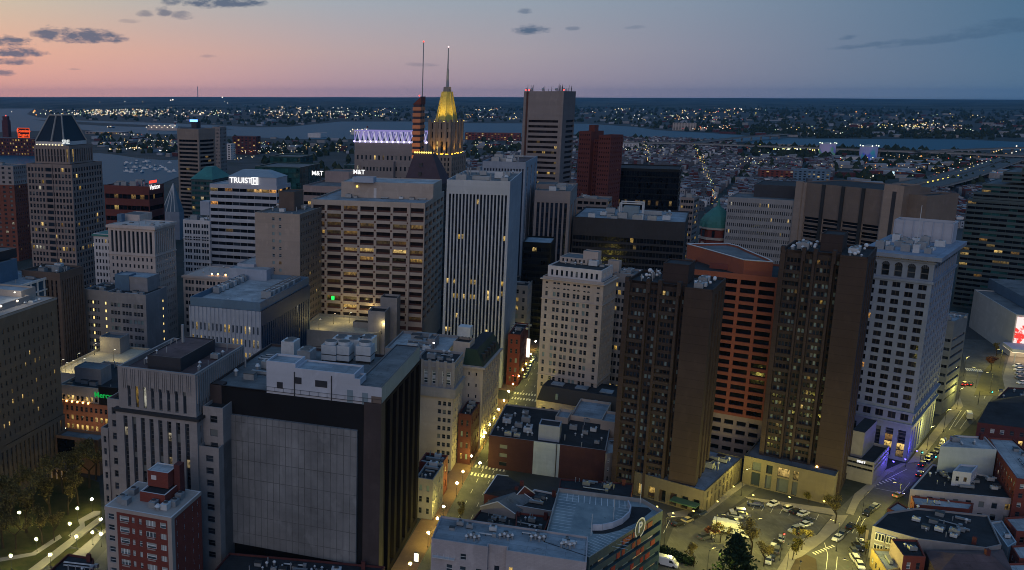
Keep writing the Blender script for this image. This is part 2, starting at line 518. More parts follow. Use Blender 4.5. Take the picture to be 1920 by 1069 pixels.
            for q in (0, .35): mb.tube((x - w / 2, y - d / 2 + q, z + .45), (x + w / 2, y - d / 2 + q, z + .45), .09, .09, s.r.choice([G, M['palemetal']]), 5)
            for q in range(4): mb.box(x - w / 2 + q * w / 3.2, x - w / 2 + q * w / 3.2 + .15, y - d / 2 - .1, y - d / 2 + .45, z, z + .4, D)
            mb.box(x + w / 2 - .5, x + w / 2 + .4, y - d / 2 - .3, y - d / 2 + .6, z, z + .9, G)
        elif kind == 'duct':
            mb.box(x - w / 2, x + w / 2, y - d / 2, y + d / 2, z + .3, z + h, G)
            mb.box(x - w / 2, x - w / 2 + d, y - d / 2, y + d / 2, z, z + .3, D); mb.box(x + w / 2 - d, x + w / 2, y - d / 2, y + d / 2, z, z + .3, D)
        else:
            mb.box(x - w / 2, x + w / 2, y - d / 2, y + d / 2, z, z + h, G, M['roof_dark'])
            mb.box(x - w / 2 - .1, x + w / 2 + .1, y - d / 2 - .1, y + d / 2 + .1, z + h, z + h + .12, D)
    def clutter(s, x0, x1, y0, y1, z, n, big=1.0, kinds=('ac', 'ac', 'vent', 'pipe', 'box', 'duct', 'run')):
        n = int(n * 1.35)
        done = []
        for _ in range(n * 6):
            if len(done) >= n: break
            k = s.r.choice(kinds)
            w, d, h = {'ac': (2.4, 1.8, 1.6), 'vent': (1, 1, 1.4), 'pipe': (.35, .35, 1.8), 'dish': (1.0, 1.0, 1.5), 'box': (2, 1.6, 1.1), 'tower': (4, 4, 4), 'duct': (4.5, .8, 1.1), 'run': (9, 1, 1)}[k]
            q = big * s.r.uniform(.75, 1.3); w, d, h = w * q, d * q, h * q
            x, y = s.r.uniform(x0 + w, x1 - w) if x1 - x0 > 2 * w else (x0 + x1) / 2, s.r.uniform(y0 + d, y1 - d) if y1 - y0 > 2 * d else (y0 + y1) / 2
            if any(abs(x - a) < (w + b) * .6 and abs(y - c) < (d + e) * .6 for a, b, c, e in done): continue
            done.append((x, w, y, d)); s.unit(x, y, z, w, d, h, k)
    def finish(s, gm=None, maxwin=100, minarea=11.0):
        gm = {**GLASS, **(gm or {})}
        for name, mb in s.parts.items():
            if name == '*':
                for nm, m in mb: m.obj(nm, s.root)
            elif mb.f: mb.obj(name, s.root)
        lst = []
        for q, m, nm in s.wins:
            pp = [s.pj(*p) for p in q]
            a = abs(sum(pp[i][0] * pp[(i + 1) % 4][1] - pp[(i + 1) % 4][0] * pp[i][1] for i in range(4))) / 2
            cx_, cy_ = sum(p[0] for p in pp) / 4, sum(p[1] for p in pp) / 4
            if not (-20 < cx_ < 1940 and -20 < cy_ < 1090): a *= .001
            lst.append((a, q, m, nm))
        lst.sort(key=lambda t: -t[0])
        rest = MB()
        for i, (a, q, m, nm) in enumerate(lst):
            mat = gm[m]
            if i < maxwin and a > minarea:
                mb = MB(); mb.poly(q, mat, [(0, 0), (1, 0), (1, 1), (0, 1)]); mb.obj(nm, s.root); WINOBJ[0] += 1
            else: rest.poly(q, mat, [(0, 0), (1, 0), (1, 1), (0, 1)])
        if rest.f: rest.obj('window', s.root, kind='stuff')
        return s

# shared materials
M = {}
M['metal'] = plain('galvanised_metal', (.28, .30, .32), .5, .5, .4)
M['palemetal'] = plain('pale_metal', (.48, .50, .52), .5, .4, .1)
M['darkmetal'] = plain('dark_metal', (.03, .032, .035), .5, .4)
M['whitepaint'] = plain('white_paint', (.6, .61, .63), .5, .4)
M['roof_dark'] = roofm('tar_roof', (.035, .037, .042))
M['roof_grey'] = roofm('grey_membrane_roof', (.17, .18, .19))
M['roof_pale'] = roofm('pale_membrane_roof', (.42, .44, .46))
M['roof_blue'] = roofm('worn_light_roof', (.30, .34, .38))
M['roof_red'] = roofm('red_gravel_roof', (.14, .09, .09))
GLASS = {
    'glass': glassm('window_glass', spec=.18),
    'blind': glassm('window_glass_with_blind', blind=.15),
    'lit': litm('lit_window', (1, .60, .10), .62),
    'lit2': litm('bright_lit_window', (1, .66, .18), .95),
    'litdim': litm('dim_lit_window', (1, .52, .12), .2),
}
W = {}
GLASS['tanlit'] = litm('tan_block_lit_window', (1, .66, .2), 1.7, (.3, .2, .1), 1, 2)
W['brown_granite'] = wallm('brown_granite', (.065, .050, .050), brick=(1.6, 3.2, .03, .06, 0))
W['black_granite'] = wallm('black_granite', (.012, .013, .016), rough=.5, spec=.15)
W['panel'] = wallm('precast_panels', (.235, .236, .243), .5, .8, .9, brick=(1.75, 5.2, .10, .15, 0, .42))
W['white_wall'] = wallm('white_stucco', (.44, .46, .52), .1, .8, .25)
W['teal_edge'] = wallm('blue_grey_metal_and_reflection', (.20, .27, .32), .2, .5, .2)  # metal of doors and plant boxes, also a reflection tint on the penthouse
W['limestone'] = wallm('limestone', (.295, .27, .265), .28, .85, .5, brick=(1.6, .8, .03, .07))
W['spandrel'] = wallm('dark_spandrel', (.03, .032, .036), .2, .5, .1)
W['redbrick'] = wallm('red_brick', (.20, .052, .040), .25, .9, .2, brick=(.9, .35, .04, .12))
W['darkbrick'] = wallm('dark_red_brick', (.11, .035, .034), .3, .9, .3, brick=(.9, .35, .04, .12))
W['beige_brick'] = wallm('beige_brick', (.36, .31, .28), .15, .85, .2)
W['tan'] = wallm('tan_brick', (.205, .145, .10), .2, .85, .25, brick=(.9, .35, .03, .08))
W['whiteframe'] = wallm('white_grid_frame', (.55, .58, .62), .1, .5, .1)
W['brown'] = wallm('brown_concrete', (.13, .095, .08), .25)
W['towerstone'] = wallm('brown_grey_stone', (.25, .195, .175), .15)
W['condo'] = wallm('condo_brick', (.19, .065, .045), .2)
W['condo_pale'] = wallm('condo_pale_trim', (.30, .26, .25), .2)
W['hotel_pink'] = wallm('pinkish_stone', (.50, .42, .38), .15)
W['white_terra'] = wallm('white_terracotta', (.56, .53, .53), .15)
W['greystone'] = wallm('grey_stone', (.26, .25, .26), .2, brick=(2, 1, .03, .05))
W['concrete'] = wallm('concrete', (.30, .29, .28), .3, .9, .4)
W['bluegrey'] = wallm('blue_grey_aluminium', (.33, .37, .45), .15, .55, .2)
W['bluemetal'] = wallm('steel_blue_cladding', (.10, .17, .25), .2, .5, .2)
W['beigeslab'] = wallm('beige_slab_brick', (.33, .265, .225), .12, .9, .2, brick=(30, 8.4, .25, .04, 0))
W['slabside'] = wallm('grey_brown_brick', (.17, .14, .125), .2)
W['truist'] = wallm('pale_stripe_cladding', (.38, .39, .44), .12, .6, .15)
W['wtc'] = wallm('taupe_concrete', (.24, .195, .17), .15)
W['maroon'] = wallm('maroon_brick', (.16, .050, .042), .15)
W['copper'] = wallm('green_copper', (.05, .19, .17), .3, .6, .4)
W['brownstone_grid'] = wallm('warm_grey_concrete', (.40, .33, .285), .12, .85, .3)
W['redspan'] = wallm('red_brown_spandrel', (.10, .045, .035), .2)
W['ribwhite'] = wallm('pale_grey_fins', (.42, .44, .47), .12, .6, .2)
W['greyslab'] = wallm('blue_grey_concrete', (.27, .30, .36), .15)
W['darkside'] = wallm('dark_bronze_glass_wall', (.04, .042, .05), .2, .4, .1)  # one dark tone for louvres, spandrels and dark walls
W['gothic'] = wallm('brown_limestone', (.27, .225, .195), .25, .85, .4)
W['gold'] = plain('gilded_copper', (.62, .47, .10), .38, .5, .55, .3)
W['purple'] = wallm('purple_slate_roof', (.075, .050, .062), .2)
W['stripe'] = wallm('orange_brick_stripe', (.55, .21, .11), .2)
W['mauve'] = wallm('mauve_concrete', (.25, .21, .20), .12, .85, .25)
W['redtower'] = wallm('red_brown_precast', (.135, .040, .034), .2)
W['blackglass'] = wallm('black_curtain_wall', (.006, .008, .010), .2, .35, .05, spec=.15)
W['tealglass'] = wallm('teal_curtain_wall', (.012, .055, .055), .3, .25, .1, spec=.5)
W['pinkstripe'] = wallm('pink_grey_cladding', (.30, .235, .225), .15)
W['grey_perf'] = wallm('grey_perforated_concrete', (.27, .26, .27), .15)
W['convention'] = wallm('brown_ribbed_concrete', (.175, .135, .115), .15, .9, .3)
W['conv_edge'] = wallm('pale_brown_concrete', (.30, .235, .20), .15)
W['hiltondark'] = wallm('dark_teal_bands', (.065, .09, .10), .2, .5, .1)
W['orange'] = wallm('orange_brick', (.25, .082, .052), .12, .9, .2)
W['brownbrick'] = wallm('dark_brown_brick', (.054, .038, .034), .3, .9, .45, brick=(14, 2.75, .10, .10, 0, .62))
W['brownbrick2'] = wallm('brown_brick_balcony_wall', (.046, .034, .031), .2)
W['bluewhite'] = wallm('blue_white_terracotta', (.215, .255, .33), .25, .7, .2)
W['cream'] = wallm('cream_limestone', (.42, .36, .32), .2, .85, .4)
W['hotelbeige'] = wallm('hotel_beige_stone', (.42, .355, .315), .15, .85, .25)
W['oldgrey'] = wallm('old_grey_stone', (.30, .28, .28), .3, .85, .5)
W['paintedbrick'] = wallm('white_painted_brick', (.42, .385, .40), .25, .85, .5, brick=(.9, .35, .03, .1))
W['bluepatch'] = wallm('pale_blue_render', (.36, .42, .47), .15, .8, .3)
W['garage'] = wallm('garage_teal_panels', (.035, .075, .10), .3, .6, .2)
W['podium'] = wallm('sand_concrete', (.135, .118, .088), .2, .85, .4)
W['arena'] = wallm('white_arena_panels', (.50, .48, .47), .15, .8, .25, brick=(6, 30, .1, .05, 0))
GLASS['glass_framed'] = glassm('framed_sash_glass', (.02, .03, .04), (.45, .48, .5), 1, 2, vary=.8)
GLASS['glass_wide'] = glassm('wide_framed_glass', (.05, .07, .08), (.5, .53, .55), 3, 1, blind=.25, fw=.05)
GLASS['glass_blue'] = glassm('blue_reflective_glass', (.015, .04, .075), rough=.06, spec=.45)
GLASS['glass_black'] = glassm('black_glass', (.004, .005, .007), rough=.1, spec=.15)
GLASS['glass_teal'] = glassm('teal_glass', (.01, .04, .042), rough=.08, spec=.7)
GLASS['glass_sash'] = glassm('dark_sash_glass', (.012, .016, .022), (.10, .10, .105), 1, 2)
GLASS['glass_pair'] = glassm('pale_mullion_glass', (.008, .009, .012), (.06, .05, .045), 2, 1, fw=.05, spec=.15)
GLASS['curtain'] = plain('pale_curtain', (.15, .215, .23), .4, .5)
GLASS['litwhite'] = litm('white_lit_window', (.85, .85, .72), .5)
GLASS['litorange'] = litm('orange_lit_window', (1, .42, .10), .7)

def bld(*a, **k): return Bld(*a, **k)
EVEN = even
def rows(n, h, start, top, frac, at=.5):
    c = (h - start - top) / n
    return [(start + c * (i + at * (1 - frac)), start + c * (i + at * (1 - frac) + frac)) for i in range(n)]

def text(body, size, mat, parent, loc, rot, name='lettering', ext=.06, sx=1.0, shear=0.0):
    cu = bpy.data.curves.new(name, 'FONT'); cu.body = body; cu.size = size; cu.extrude = ext
    cu.align_x = 'CENTER'; cu.align_y = 'CENTER'; cu.shear = shear; cu.offset = size * .02
    t_ = bpy.data.objects.new(name, cu); col.objects.link(t_); bpy.context.view_layer.update()
    me = bpy.data.meshes.new_from_object(t_.evaluated_get(bpy.context.evaluated_depsgraph_get())); bpy.data.objects.remove(t_)
    me.materials.clear(); me.materials.append(mat); me.name = name
    o = bpy.data.objects.new(name, me); col.objects.link(o)
    o.parent = parent; o.location = loc; o.rotation_euler = rot; o.scale = (sx, 1, 1)
    return o
FR = (math.pi / 2, 0, 0)          # text on a front face
RR = (math.pi / 2, 0, math.pi / 2)  # text on a right face

# ---------------------------------------------------------------- 1 dark granite block with the blank panel
b = bld('office_block', 'dark granite office block with blank pale panelled front and white penthouse', (716, 757), 393, 790, yb=1110)
z = b.z; w = b.w; mb = b.part('wall')
xl, xr = b.x0 + .078 * w, b.x1 - .094 * w
mb.box(b.x0, xl, b.y0 - .5, b.y0 + 3, 0, z, W['brown_granite']); mb.box(xr, b.x1, b.y0 - .5, b.y0 + 3, 0, z, W['brown_granite'])
b.face(mb, (xl, b.y0), (1, 0), xr - xl, 0, z, W['black_granite'])
pl, pr = b.x0 + .118 * w, b.x1 - .128 * w
X, Y = b.wld(pr, b.y0); zt, zb = z_at(X, Y, 806), z_at(X, Y, 1056)
b.part('blank_panel').box(pl, pr, b.y0 - .9, b.y0, zb, zt, W['panel'], bottom=True)
b.face(mb, (b.x1, b.y0 + 3), (0, 1), b.d - 3, 0, z, wallm('dark_granite_fins', (.022, .019, .020), rough=.9, spec=.05), c=(6, 0, 1, .62), r=[(2, z - 1)], mode='strip', rec=1.6, kinds=[('glass_black', 1)], winname='window_strip')
b.face(mb, (b.x1, b.y1), (-1, 0), w, 0, z, W['brown_granite']); b.face(mb, (b.x0, b.y1), (0, -1), b.d, 0, z, W['brown_granite'])
b.deck([(b.x0, b.y0 - .5), (b.x1, b.y0 - .5), (b.x1, b.y1), (b.x0, b.y1)], z, .7, .5, W['brown_granite'], M['roof_grey'])
zr = z - .7
u666 = bis(lambda q: b.pj(q, b.y0 + .6, zr)[0] - 666, b.x0, b.x1); u552 = bis(lambda q: b.pj(q, b.y0 + .6, zr)[0] - 556, b.x0, b.x1); u502 = bis(lambda q: b.pj(q, b.y0 + .6, zr)[0] - 502, b.x0, b.x1)
z3 = z_at(*b.wld(b.x1, b.y0), 727); z2 = z_at(*b.wld(u666, b.y0), 702); z1 = z_at(*b.wld(u502, b.y0), 676)
b.block(u666, b.x1 - .05, b.y0 - .1, b.y1 - 2, zr, z3, W['white_wall'], M['roof_grey'], par=.25, part='penthouse', roofpart='penthouse_roof', rmat=W['teal_edge'], cap=W['darkside'])  # right face: bluish reflection on the white panel put into its colour
b.block(u552, u666, b.y0 - .1, b.y0 + 8, zr, z2, W['white_wall'], M['roof_blue'], par=.4, part='penthouse', roofpart='penthouse_roof')
b.block(u502, u552, b.y0 - .1, b.y0 + 7, zr, z1, W['white_wall'], M['roof_blue'], par=.5, part='penthouse', roofpart='penthouse_roof')
b.block(u666 - 3.5, u666 + 1.5, b.y0 - .15, b.y0 + 5, z3, z3 + 1.6, W['white_wall'], M['roof_blue'], par=.4, part='penthouse', roofpart='penthouse_roof')
for t in (.2, .62): b.part('downpipe').cyl(u502 + t * (u666 - u502) + 3, b.y0 - .3, zr, z2 - 1, .13, .13, M['darkmetal'], 6)
for t, hh, ww in ((.08, 1.6, 1.6), (.28, 3.4, 2.0), (.52, 3.2, 3.2)):
    X = u502 + t * (u666 - u502) + 1; b.one('louvre').box(X, X + ww, b.y0 - .2, b.y0, zr + hh, zr + hh + 1.7, W['darkside'])
for X, ww, hh in ((u666 + .3 - 2.2, 1.5, 3.3), (u666 + 2, 1.5, 3.0), (u666 + 4.4, 2.6, 2.4)):
    b.one('door').box(X, X + ww, b.y0 - .22, b.y0 - .1, zr, zr + hh, W['teal_edge'] if ww < 2 else W['convention'])
for px_, py_ in ((612, 690), (637, 691), (677, 692)):
    x, y = b.px(px_, py_ - 6, zr); b.unit(x, y + 4, zr, 4.4, 4.4, 5.2, 'tower')
for px_, py_ in ((575, 686), (545, 668), (640, 662), (665, 664), (690, 662)):
    x, y = b.px(px_, py_, zr); b.unit(x, y, zr, 4, 5, 5, 'ac')
b.clutter(b.x0 + 1, u502 - 1, b.y0 + 6, b.y1 - 8, zr, 9, 1.3)
rail = b.part('railing')
for k in range(14):
    x = u502 + k / 13 * (b.x1 - u502); rail.cyl(x, b.y0 - .35, z, z + 1.1, .04, .04, M['darkmetal'], 4)
rail.box(u502, b.x1, b.y0 - .38, b.y0 - .33, z + 1.05, z + 1.12, M['darkmetal'])
b.finish(); DARK = b

# ---------------------------------------------------------------- 2 limestone deco tower
b = bld('stone_tower', 'stepped limestone office tower with fluted top and long vertical windows', (366, 703), 220, 458, yb=1078)
z = b.z; w = b.w
ze = z_at(*b.wld(b.x1, b.y0), 783)
S = W['limestone']
b.block(b.x0, b.x1, b.y0, b.y1, ze, z, S, M['roof_red'], par=1.2, th=.6,
        Fs=dict(c=(8, w * .09, w * .09, .40), r=[(.6, (z - ze) * .56)], mode='strip', rec=.5, kinds=[('glass_sash', 1)], lit=.08),
        Rs=dict(c=(14, 1, 1, .4), r=[(.6, (z - ze) * .56)], mode='strip', rec=.5, kinds=[('glass_sash', 1)]))
fl = b.part('fluting')
for i in range(9):
    xx = b.x0 + w * .09 + (w * .82) / 8 * i
    for k in (-.55, 0, .55): fl.box(xx + k - .14, xx + k + .14, b.y0 - .22, b.y0, ze + (z - ze) * .5, z - .4, S)
for i in range(24):
    yy = b.y0 + 1 + i * (b.d - 2) / 23; fl.box(b.x1, b.x1 + .25, yy - .35, yy + .35, ze + (z - ze) * .3, z - .4, S)
b.band(b.x0 - .4, b.x1 + .4, b.y0 - .4, b.y1, ze - .7, ze, .9, W['spandrel'], 'ledge')
nf = int(ze / 3.9)
b.block(b.x0 - .6, b.x1 + .6, b.y0 - .9, b.y1 + .3, 0, ze - .7, S, None,
        Fs=dict(c=(8, w * .07, w * .07, .46), r=rows(nf, ze - .7, 6, .5, .68), mode='strip', rec=.7, sp=W['spandrel'], kinds=[('glass_sash', 1)], lit=.035, litc=['litwhite']),
        Rs=dict(c=(12, 1, 1, .3), r=(nf, 6, 1, .5), kinds=[('glass_sash', 1)]))
xa1 = bis(lambda q: b.pj(q, b.y0, z_at(*b.wld(b.x0, b.y0), 750))[0] - 197, b.x0 - 20, b.x0); zA = z_at(*b.wld(xa1, b.y0 + .3), 748)
xa2 = bis(lambda q: b.pj(q, b.y0, 40)[0] - 186, b.x0 - 20, b.x0); zB = z_at(*b.wld(xa2, b.y0 + .3), 802)
xb1 = b.x1 + (b.x0 - xa2) * .98
zC = z_at(*b.wld(b.x1 + 2, b.y0), 768); zD = z_at(*b.wld(b.x1 + 2, b.y0), 836)
for (q0, q1, zt, yo) in ((xa1, b.x0 - .6, zA, .9), (xa2, xa1, zB, .5), (b.x1 + .6, xb1, zC, 2.5), (b.x1 + .6, xb1, zD, -.3)):
    b.block(q0, q1, b.y0 + yo, b.y1 - 3, 0, zt, S, M['roof_dark'], par=.8, part='wing', roofpart='wing_roof',
            Fs=dict(c=[((q1 - q0) * .35, (q1 - q0) * .72)], r=(int(zt / 3.9), 5, 1.5, .52), kinds=[('glass_sash', 1)], rec=.3))
zr = z - 1.2
A = b.px(280, 690, zr); q = b.pent(339, 697, 672, 276, 403, zr, W['darkside'], M['roof_red'])
b.clutter(b.x0 + 1, q[0] - 1, b.y0 + 3, b.y1 - 4, zr, 5, .9, ('vent', 'pipe', 'box'))
b.clutter(q[1] + 1, b.x1 - 1, b.y0 + 4, b.y1 - 2, zr, 6, .9, ('vent', 'pipe', 'ac'))
b.unit(q[0] + 3, q[3] - 6, q[4], .9, .9, 5, 'pipe')
b.clutter(q[0], q[1], q[2], q[3], q[4], 4, .7, ('vent', 'pipe'))
b.finish()

# ---------------------------------------------------------------- 3 brick apartment block, front left
b = bld('apartment_block', 'small red brick apartment block with pale corner strips and cluttered flat roof', (321, 971), 196, 377, z=30)
z = b.z; w = b.w; mb = b.part('wall'); nf = 10
rr = (nf, 1, 1.0, .52)
def seg(t0, t1, mat, cs, kinds):
    L = (t1 - t0) * w
    b.face(mb, (b.x0 + t0 * w, b.y0), (1, 0), L, 0, z, mat, c=[((a - t0) * w, (c_ - t0) * w) for a, c_ in cs], r=rr, kinds=kinds, rec=.2, lit=.02, litc=['litwhite'])
GLASS['apt_sash'] = glassm('white_sash_window', (.03, .045, .055), (.62, .66, .68), 1, 2, blind=.3, fw=.09)
GLASS['apt_wide'] = glassm('white_picture_window', (.05, .065, .075), (.62, .66, .68), 3, 1, blind=.32, fw=.045)
seg(0, .18, W['beige_brick'], [(.045, .14)], [('glass_framed', 1)])
seg(.18, .94, W['redbrick'], [(.22, .365), (.405, .45), (.512, .556), (.615, .765), (.83, .92)], [('apt_wide', 1), ('apt_sash', 1)])
seg(.94, 1, W['beige_brick'], [], [])
d = b.d
b.face(mb, (b.x1, b.y0), (0, 1), d * .1, 0, z, W['beige_brick'])
b.face(mb, (b.x1, b.y0 + d * .1), (0, 1), d * .9, 0, z, W['redbrick'], c=[(d * .06, d * .10), (d * .3, d * .34), (d * .58, d * .62), (d * .76, d * .80)], r=rr, kinds=[('apt_sash', 1)], rec=.2)
b.face(mb, (b.x1, b.y1), (-1, 0), w, 0, z, W['redbrick']); b.face(mb, (b.x0, b.y1), (0, -1), d, 0, z, W['redbrick'])
b.band(b.x0, b.x1, b.y0, b.y1, z - .9, z - .01, .06, W['beige_brick'], 'parapet_band')
b.deck([(b.x0, b.y0), (b.x1, b.y0), (b.x1, b.y1), (b.x0, b.y1)], z, .5, .35, W['white_terra'], M['roof_blue'])
ac = W['beige_brick']
for i in range(nf):
    for t0, t1 in ((.235, .35), (.63, .75)):
        b.part('window_ledge').box(b.x0 + t0 * w, b.x0 + t1 * w, b.y0 - .12, b.y0, 1 + (z - 2) / nf * (i + .12), 1 + (z - 2) / nf * (i + .2), ac)
zr = z - .5
cxp, cyp = (b.x0 + b.x1) / 2 + .1 * w, b.y0 + d * .62
b.block(cxp - 4.2, cxp + 2.6, cyp - 4, cyp + 4, zr, zr + 3.0, W['redbrick'], M['roof_dark'], par=.3, part='penthouse', roofpart='penthouse_roof', cap=W['white_terra'])
b.block(cxp - 4.0, cxp + 1.6, cyp - .5, cyp + 4.5, zr + 3, zr + 7.0, W['redbrick'], M['roof_pale'], par=.15, part='penthouse', roofpart='penthouse_roof', cap=W['white_terra'])
b.part('chimney').box(cxp + 1.8, cxp + 3.4, cyp + 2, cyp + 4.4, zr, zr + 8.2, W['darkbrick'])
b.one('vent_grille').box(cxp - 3, cxp - 1.6, cyp - .56, cyp - .5, zr + 4.8, zr + 5.9, W['white_terra'])
for (x, y) in ((-.36, .2), (-.27, .14), (.22, .12), (.3, .2), (.36, .35), (.12, .2), (.33, .6), (-.34, .5)):
    b.unit(x * w, b.y0 + d * (y + .06), zr, 1.7, 2.2, 1.9, rng.choice(['ac', 'duct', 'ac', 'vent']))
b.finish()

# ---------------------------------------------------------------- 4 tan block, left edge
b = bld('brick_block', 'large tan brick block with small square windows and floodlit rooftop', (-62, 614), -190, 103, yb=965, d=43)
z = b.z
zz = z * .30
b.block(b.x0, b.x1, b.y0, b.y1, zz, z, W['tan'], M['roof_pale'], par=1,
        Rs=dict(c=(16, 2, 2, .30), r=(11, 1.2, 3.5, .46), kinds=[('glass_sash', 4), ('blind', 1)], lit=.11, litc=['tanlit'], litrow={10: .02, 9: .03, 0: .05}))
b.block(b.x0, b.x1 + .3, b.y0, b.y1 + .3, 0, zz, W['tan'], None, Rs=dict(c=(19, 1, 1, .42), r=rows(4, zz, 1, 1, .66), mode='strip', rec=.5, sp=W['convention'], kinds=[('glass_sash', 1)], lit=.06))
b.band(b.x0, b.x1, b.y0, b.y1, z - .8, z - .2, .15, W['beige_brick'])
zr = z - 1
for (x0, x1, y0, y1, h) in ((b.x1 - 26, b.x1 - 5, b.y1 - 34, b.y1 - 7, 2.8), (b.x1 - 26, b.x1 - 7, b.y1 - 9, b.y1 - 1.5, 4.4)):
    b.block(x0, x1, y0, y1, zr, zr + h, W['beige_brick'], M['roof_pale'], par=.5, part='penthouse', roofpart='penthouse_roof')
for k in range(3):
    b.one('wall_lamp').box(b.x1 - 4.98, b.x1 - 4.7, b.y1 - 30 + k * 8, b.y1 - 29.6 + k * 8, zr + 2.1, zr + 2.5, emit('flood_lamp', (1, .9, .7), 6))
b.clutter(b.x1 - 6, b.x1 - 1, b.y0 + 30, b.y1 - 3, zr, 6, .9)
b.finish(); TAN = b

# ---------------------------------------------------------------- 5 white grid glass block
b = bld('glass_block', 'blue glass office block behind a white grid frame', (-40, 558), -160, 108, yb=770)
z = b.z
b.block(b.x0, b.x1, b.y0, b.y1, 0, z, W['whiteframe'], M['roof_blue'], par=.8, Rs=dict(c=(11, .3, .3, .86), r=(int(z / 4.6), 1, .8, .88), kinds=[('glass_blue', 1)], rec=.5))
zr = z - .8
b.block(b.x1 - 26, b.x1 - 12, b.y0 + 14, b.y1 - 12, zr, zr + 9, W['bluemetal'], M['roof_grey'], par=.4, part='penthouse', roofpart='penthouse_roof')
b.block(b.x1 - 24, b.x1 - 15, b.y1 - 24, b.y1 - 8, zr + 9, zr + 13, W['darkside'], M['roof_grey'], par=.4, part='penthouse', roofpart='penthouse_roof')
b.clutter(b.x1 - 11, b.x1 - 1, b.y0 + 10, b.y1 - 2, zr, 6)
b.finish()
b = bld('brown_block', 'plain dark brown office block wedged behind the white grid block', (112, 512), 40, 156, yb=715)
b.block(b.x0, b.x1, b.y0, b.y1, 0, b.z, W['brown'], M['roof_dark'], Rs=dict(c=(9, 1, 1, .4), r=(16, 2, 3, .6), mode='strip', sp=W['darkside'], kinds=[('glass_black', 1)]), Fs=dict(c=(8, 1, 1, .4), r=(16, 2, 3, .6), mode='strip', sp=W['darkside'], kinds=[('glass_black', 1)]))
b.clutter(b.x0, b.x1, b.y0, b.y1, b.z - .9, 7, 1.3); b.finish()

# ---------------------------------------------------------------- 6 tower with the blue pyramid
b = bld('pyramid_tower', 'brown stone tower with white ribbed dark blue pyramid roof', (134, 309), 49, 191, yb=575)
z = b.z; w, d = b.w, b.d; T = W['towerstone']
fs = lambda n: dict(c=lambda L: even(n, L, .6, .6, .62), r=(22, 4, 1.5, .62), kinds=[('glass', 2), ('glass_sash', 1)], lit=.03, litrow={8: .6, 12: .15, 11: .12, 13: .1}, rec=.3)
b.block(b.x0, b.x1, b.y0, b.y1, 0, z, T, M['roof_grey'], Fs=fs(13), Rs=fs(11), par=.6)

b.part('wall').box(b.x0 + w * .42, b.x0 + w * .58, b.y0 - .5, b.y0, 0, z, T)
for k in range(22): 
    q0 = 4 + (z - 5.5) / 22 * k
    b.one('bay_window').box(b.x0 + w * .435, b.x0 + w * .565, b.y0 - .62, b.y0 - .5, q0 + .8, q0 + 3.0, GLASS['glass'])
z2 = z_at(*b.wld(b.x1 - 1.5, b.y0 + 1.5), 274)
i = .115
b.block(b.x0 + i * w, b.x1 - i * w, b.y0 + i * d, b.y1 - i * d, z, z2, T, M['roof_grey'], par=.4, part='crown', roofpart='crown_roof',
        Fs=dict(c=lambda L: even(11, L, .5, .5, .5), r=[(1, (z2 - z) * .8)], mode='strip', rec=.5, kinds=[('glass_sash', 1)], lit=.1), Rs=dict(c=lambda L: even(10, L, .5, .5, .5), r=[(1, (z2 - z) * .8)], mode='strip', rec=.5, kinds=[('glass_sash', 1)], lit=.12))
z3 = z_at(*b.wld(0, 0), 216)
j, k = .135, .335
zc = z2 + 2.2
b.part('crown').box(b.x0 + j * w, b.x1 - (j + .1) * w, b.y0 + j * d, b.y1 - j * d, z2, zc, W['white_terra'])
q0 = (b.x0 + j * w, b.x1 - (j + .1) * w, b.y0 + j * d, b.y1 - j * d); q1 = (b.x0 + k * w, b.x1 - (k + .06) * w, b.y0 + k * d, b.y1 - k * d)
pyr = wallm('pyramid_dark_blue_glass', (.006, .018, .036), .2, .45, .05, spec=.25)
b.part('pyramid_roof').frust(q0, zc, q1, z3, pyr)
rb = b.part('roof_rib')
cr = lambda q, zz: [(q[0], q[2], zz), (q[1], q[2], zz), (q[1], q[3], zz), (q[0], q[3], zz)]
A, B = cr(q0, zc), cr(q1, z3)
for i_ in range(4):
    rb.tube(A[i_], B[i_], .6, .5, W['concrete'], 5); rb.tube(B[i_], B[(i_ + 1) % 4], .5, .5, W['concrete'], 5)
    if i_ == 0: m0 = tuple(np.array(A[0]) * .43 + np.array(A[1]) * .57); m1 = tuple(np.array(B[0]) * .43 + np.array(B[1]) * .57); rb.tube(m0, m1, .7, .6, W['concrete'], 5)
for i_ in range(9):
    x = q0[0] + (i_ + .5) / 9 * (q0[1] - q0[0]); b.one('crown_lamp').box(x - .25, x + .25, q0[2] - .5, q0[2] - .1, z2 + .1, z2 + .5, emit('crown_uplight', (1, .85, .45), 2.5))
text('SRE', 3.4, emit('white_sign', (.95, 1, 1), .9), b.root, (b.x1 - .16 * w, b.y0 + .09 * d, z2 + 2.2), FR, 'sign_lettering')
b.finish()

# ---------------------------------------------------------------- 7 brick condo tower, left edge
b = bld('condo_tower', 'red brick condominium tower with pale top storeys beside the pyramid tower', (24, 311), -62, 52, yb=490)
z = b.z; zt = z * .80
for (q0, q1, m) in ((0, zt, 'condo'), (zt, z, 'condo_pale')):
    f = dict(c=lambda L: even(7, L, .5, .5, .42), r=lambda L: None)
    n = int((q1 - q0) / 3.3); ff = dict(c=lambda L: even(7, L, .5, .5, .42), r=(n, 0.2, .2, .5), kinds=[('glass_sash', 3), ('blind', 1)], lit=.02)
    b.block(b.x0, b.x1, b.y0, b.y1, q0, q1, W[m], M['roof_grey'] if q1 == z else None, Fs=ff, Rs=ff, par=.6)
b.clutter(b.x0, b.x1, b.y0, b.y1, z - .6, 5, 1.5); b.finish()

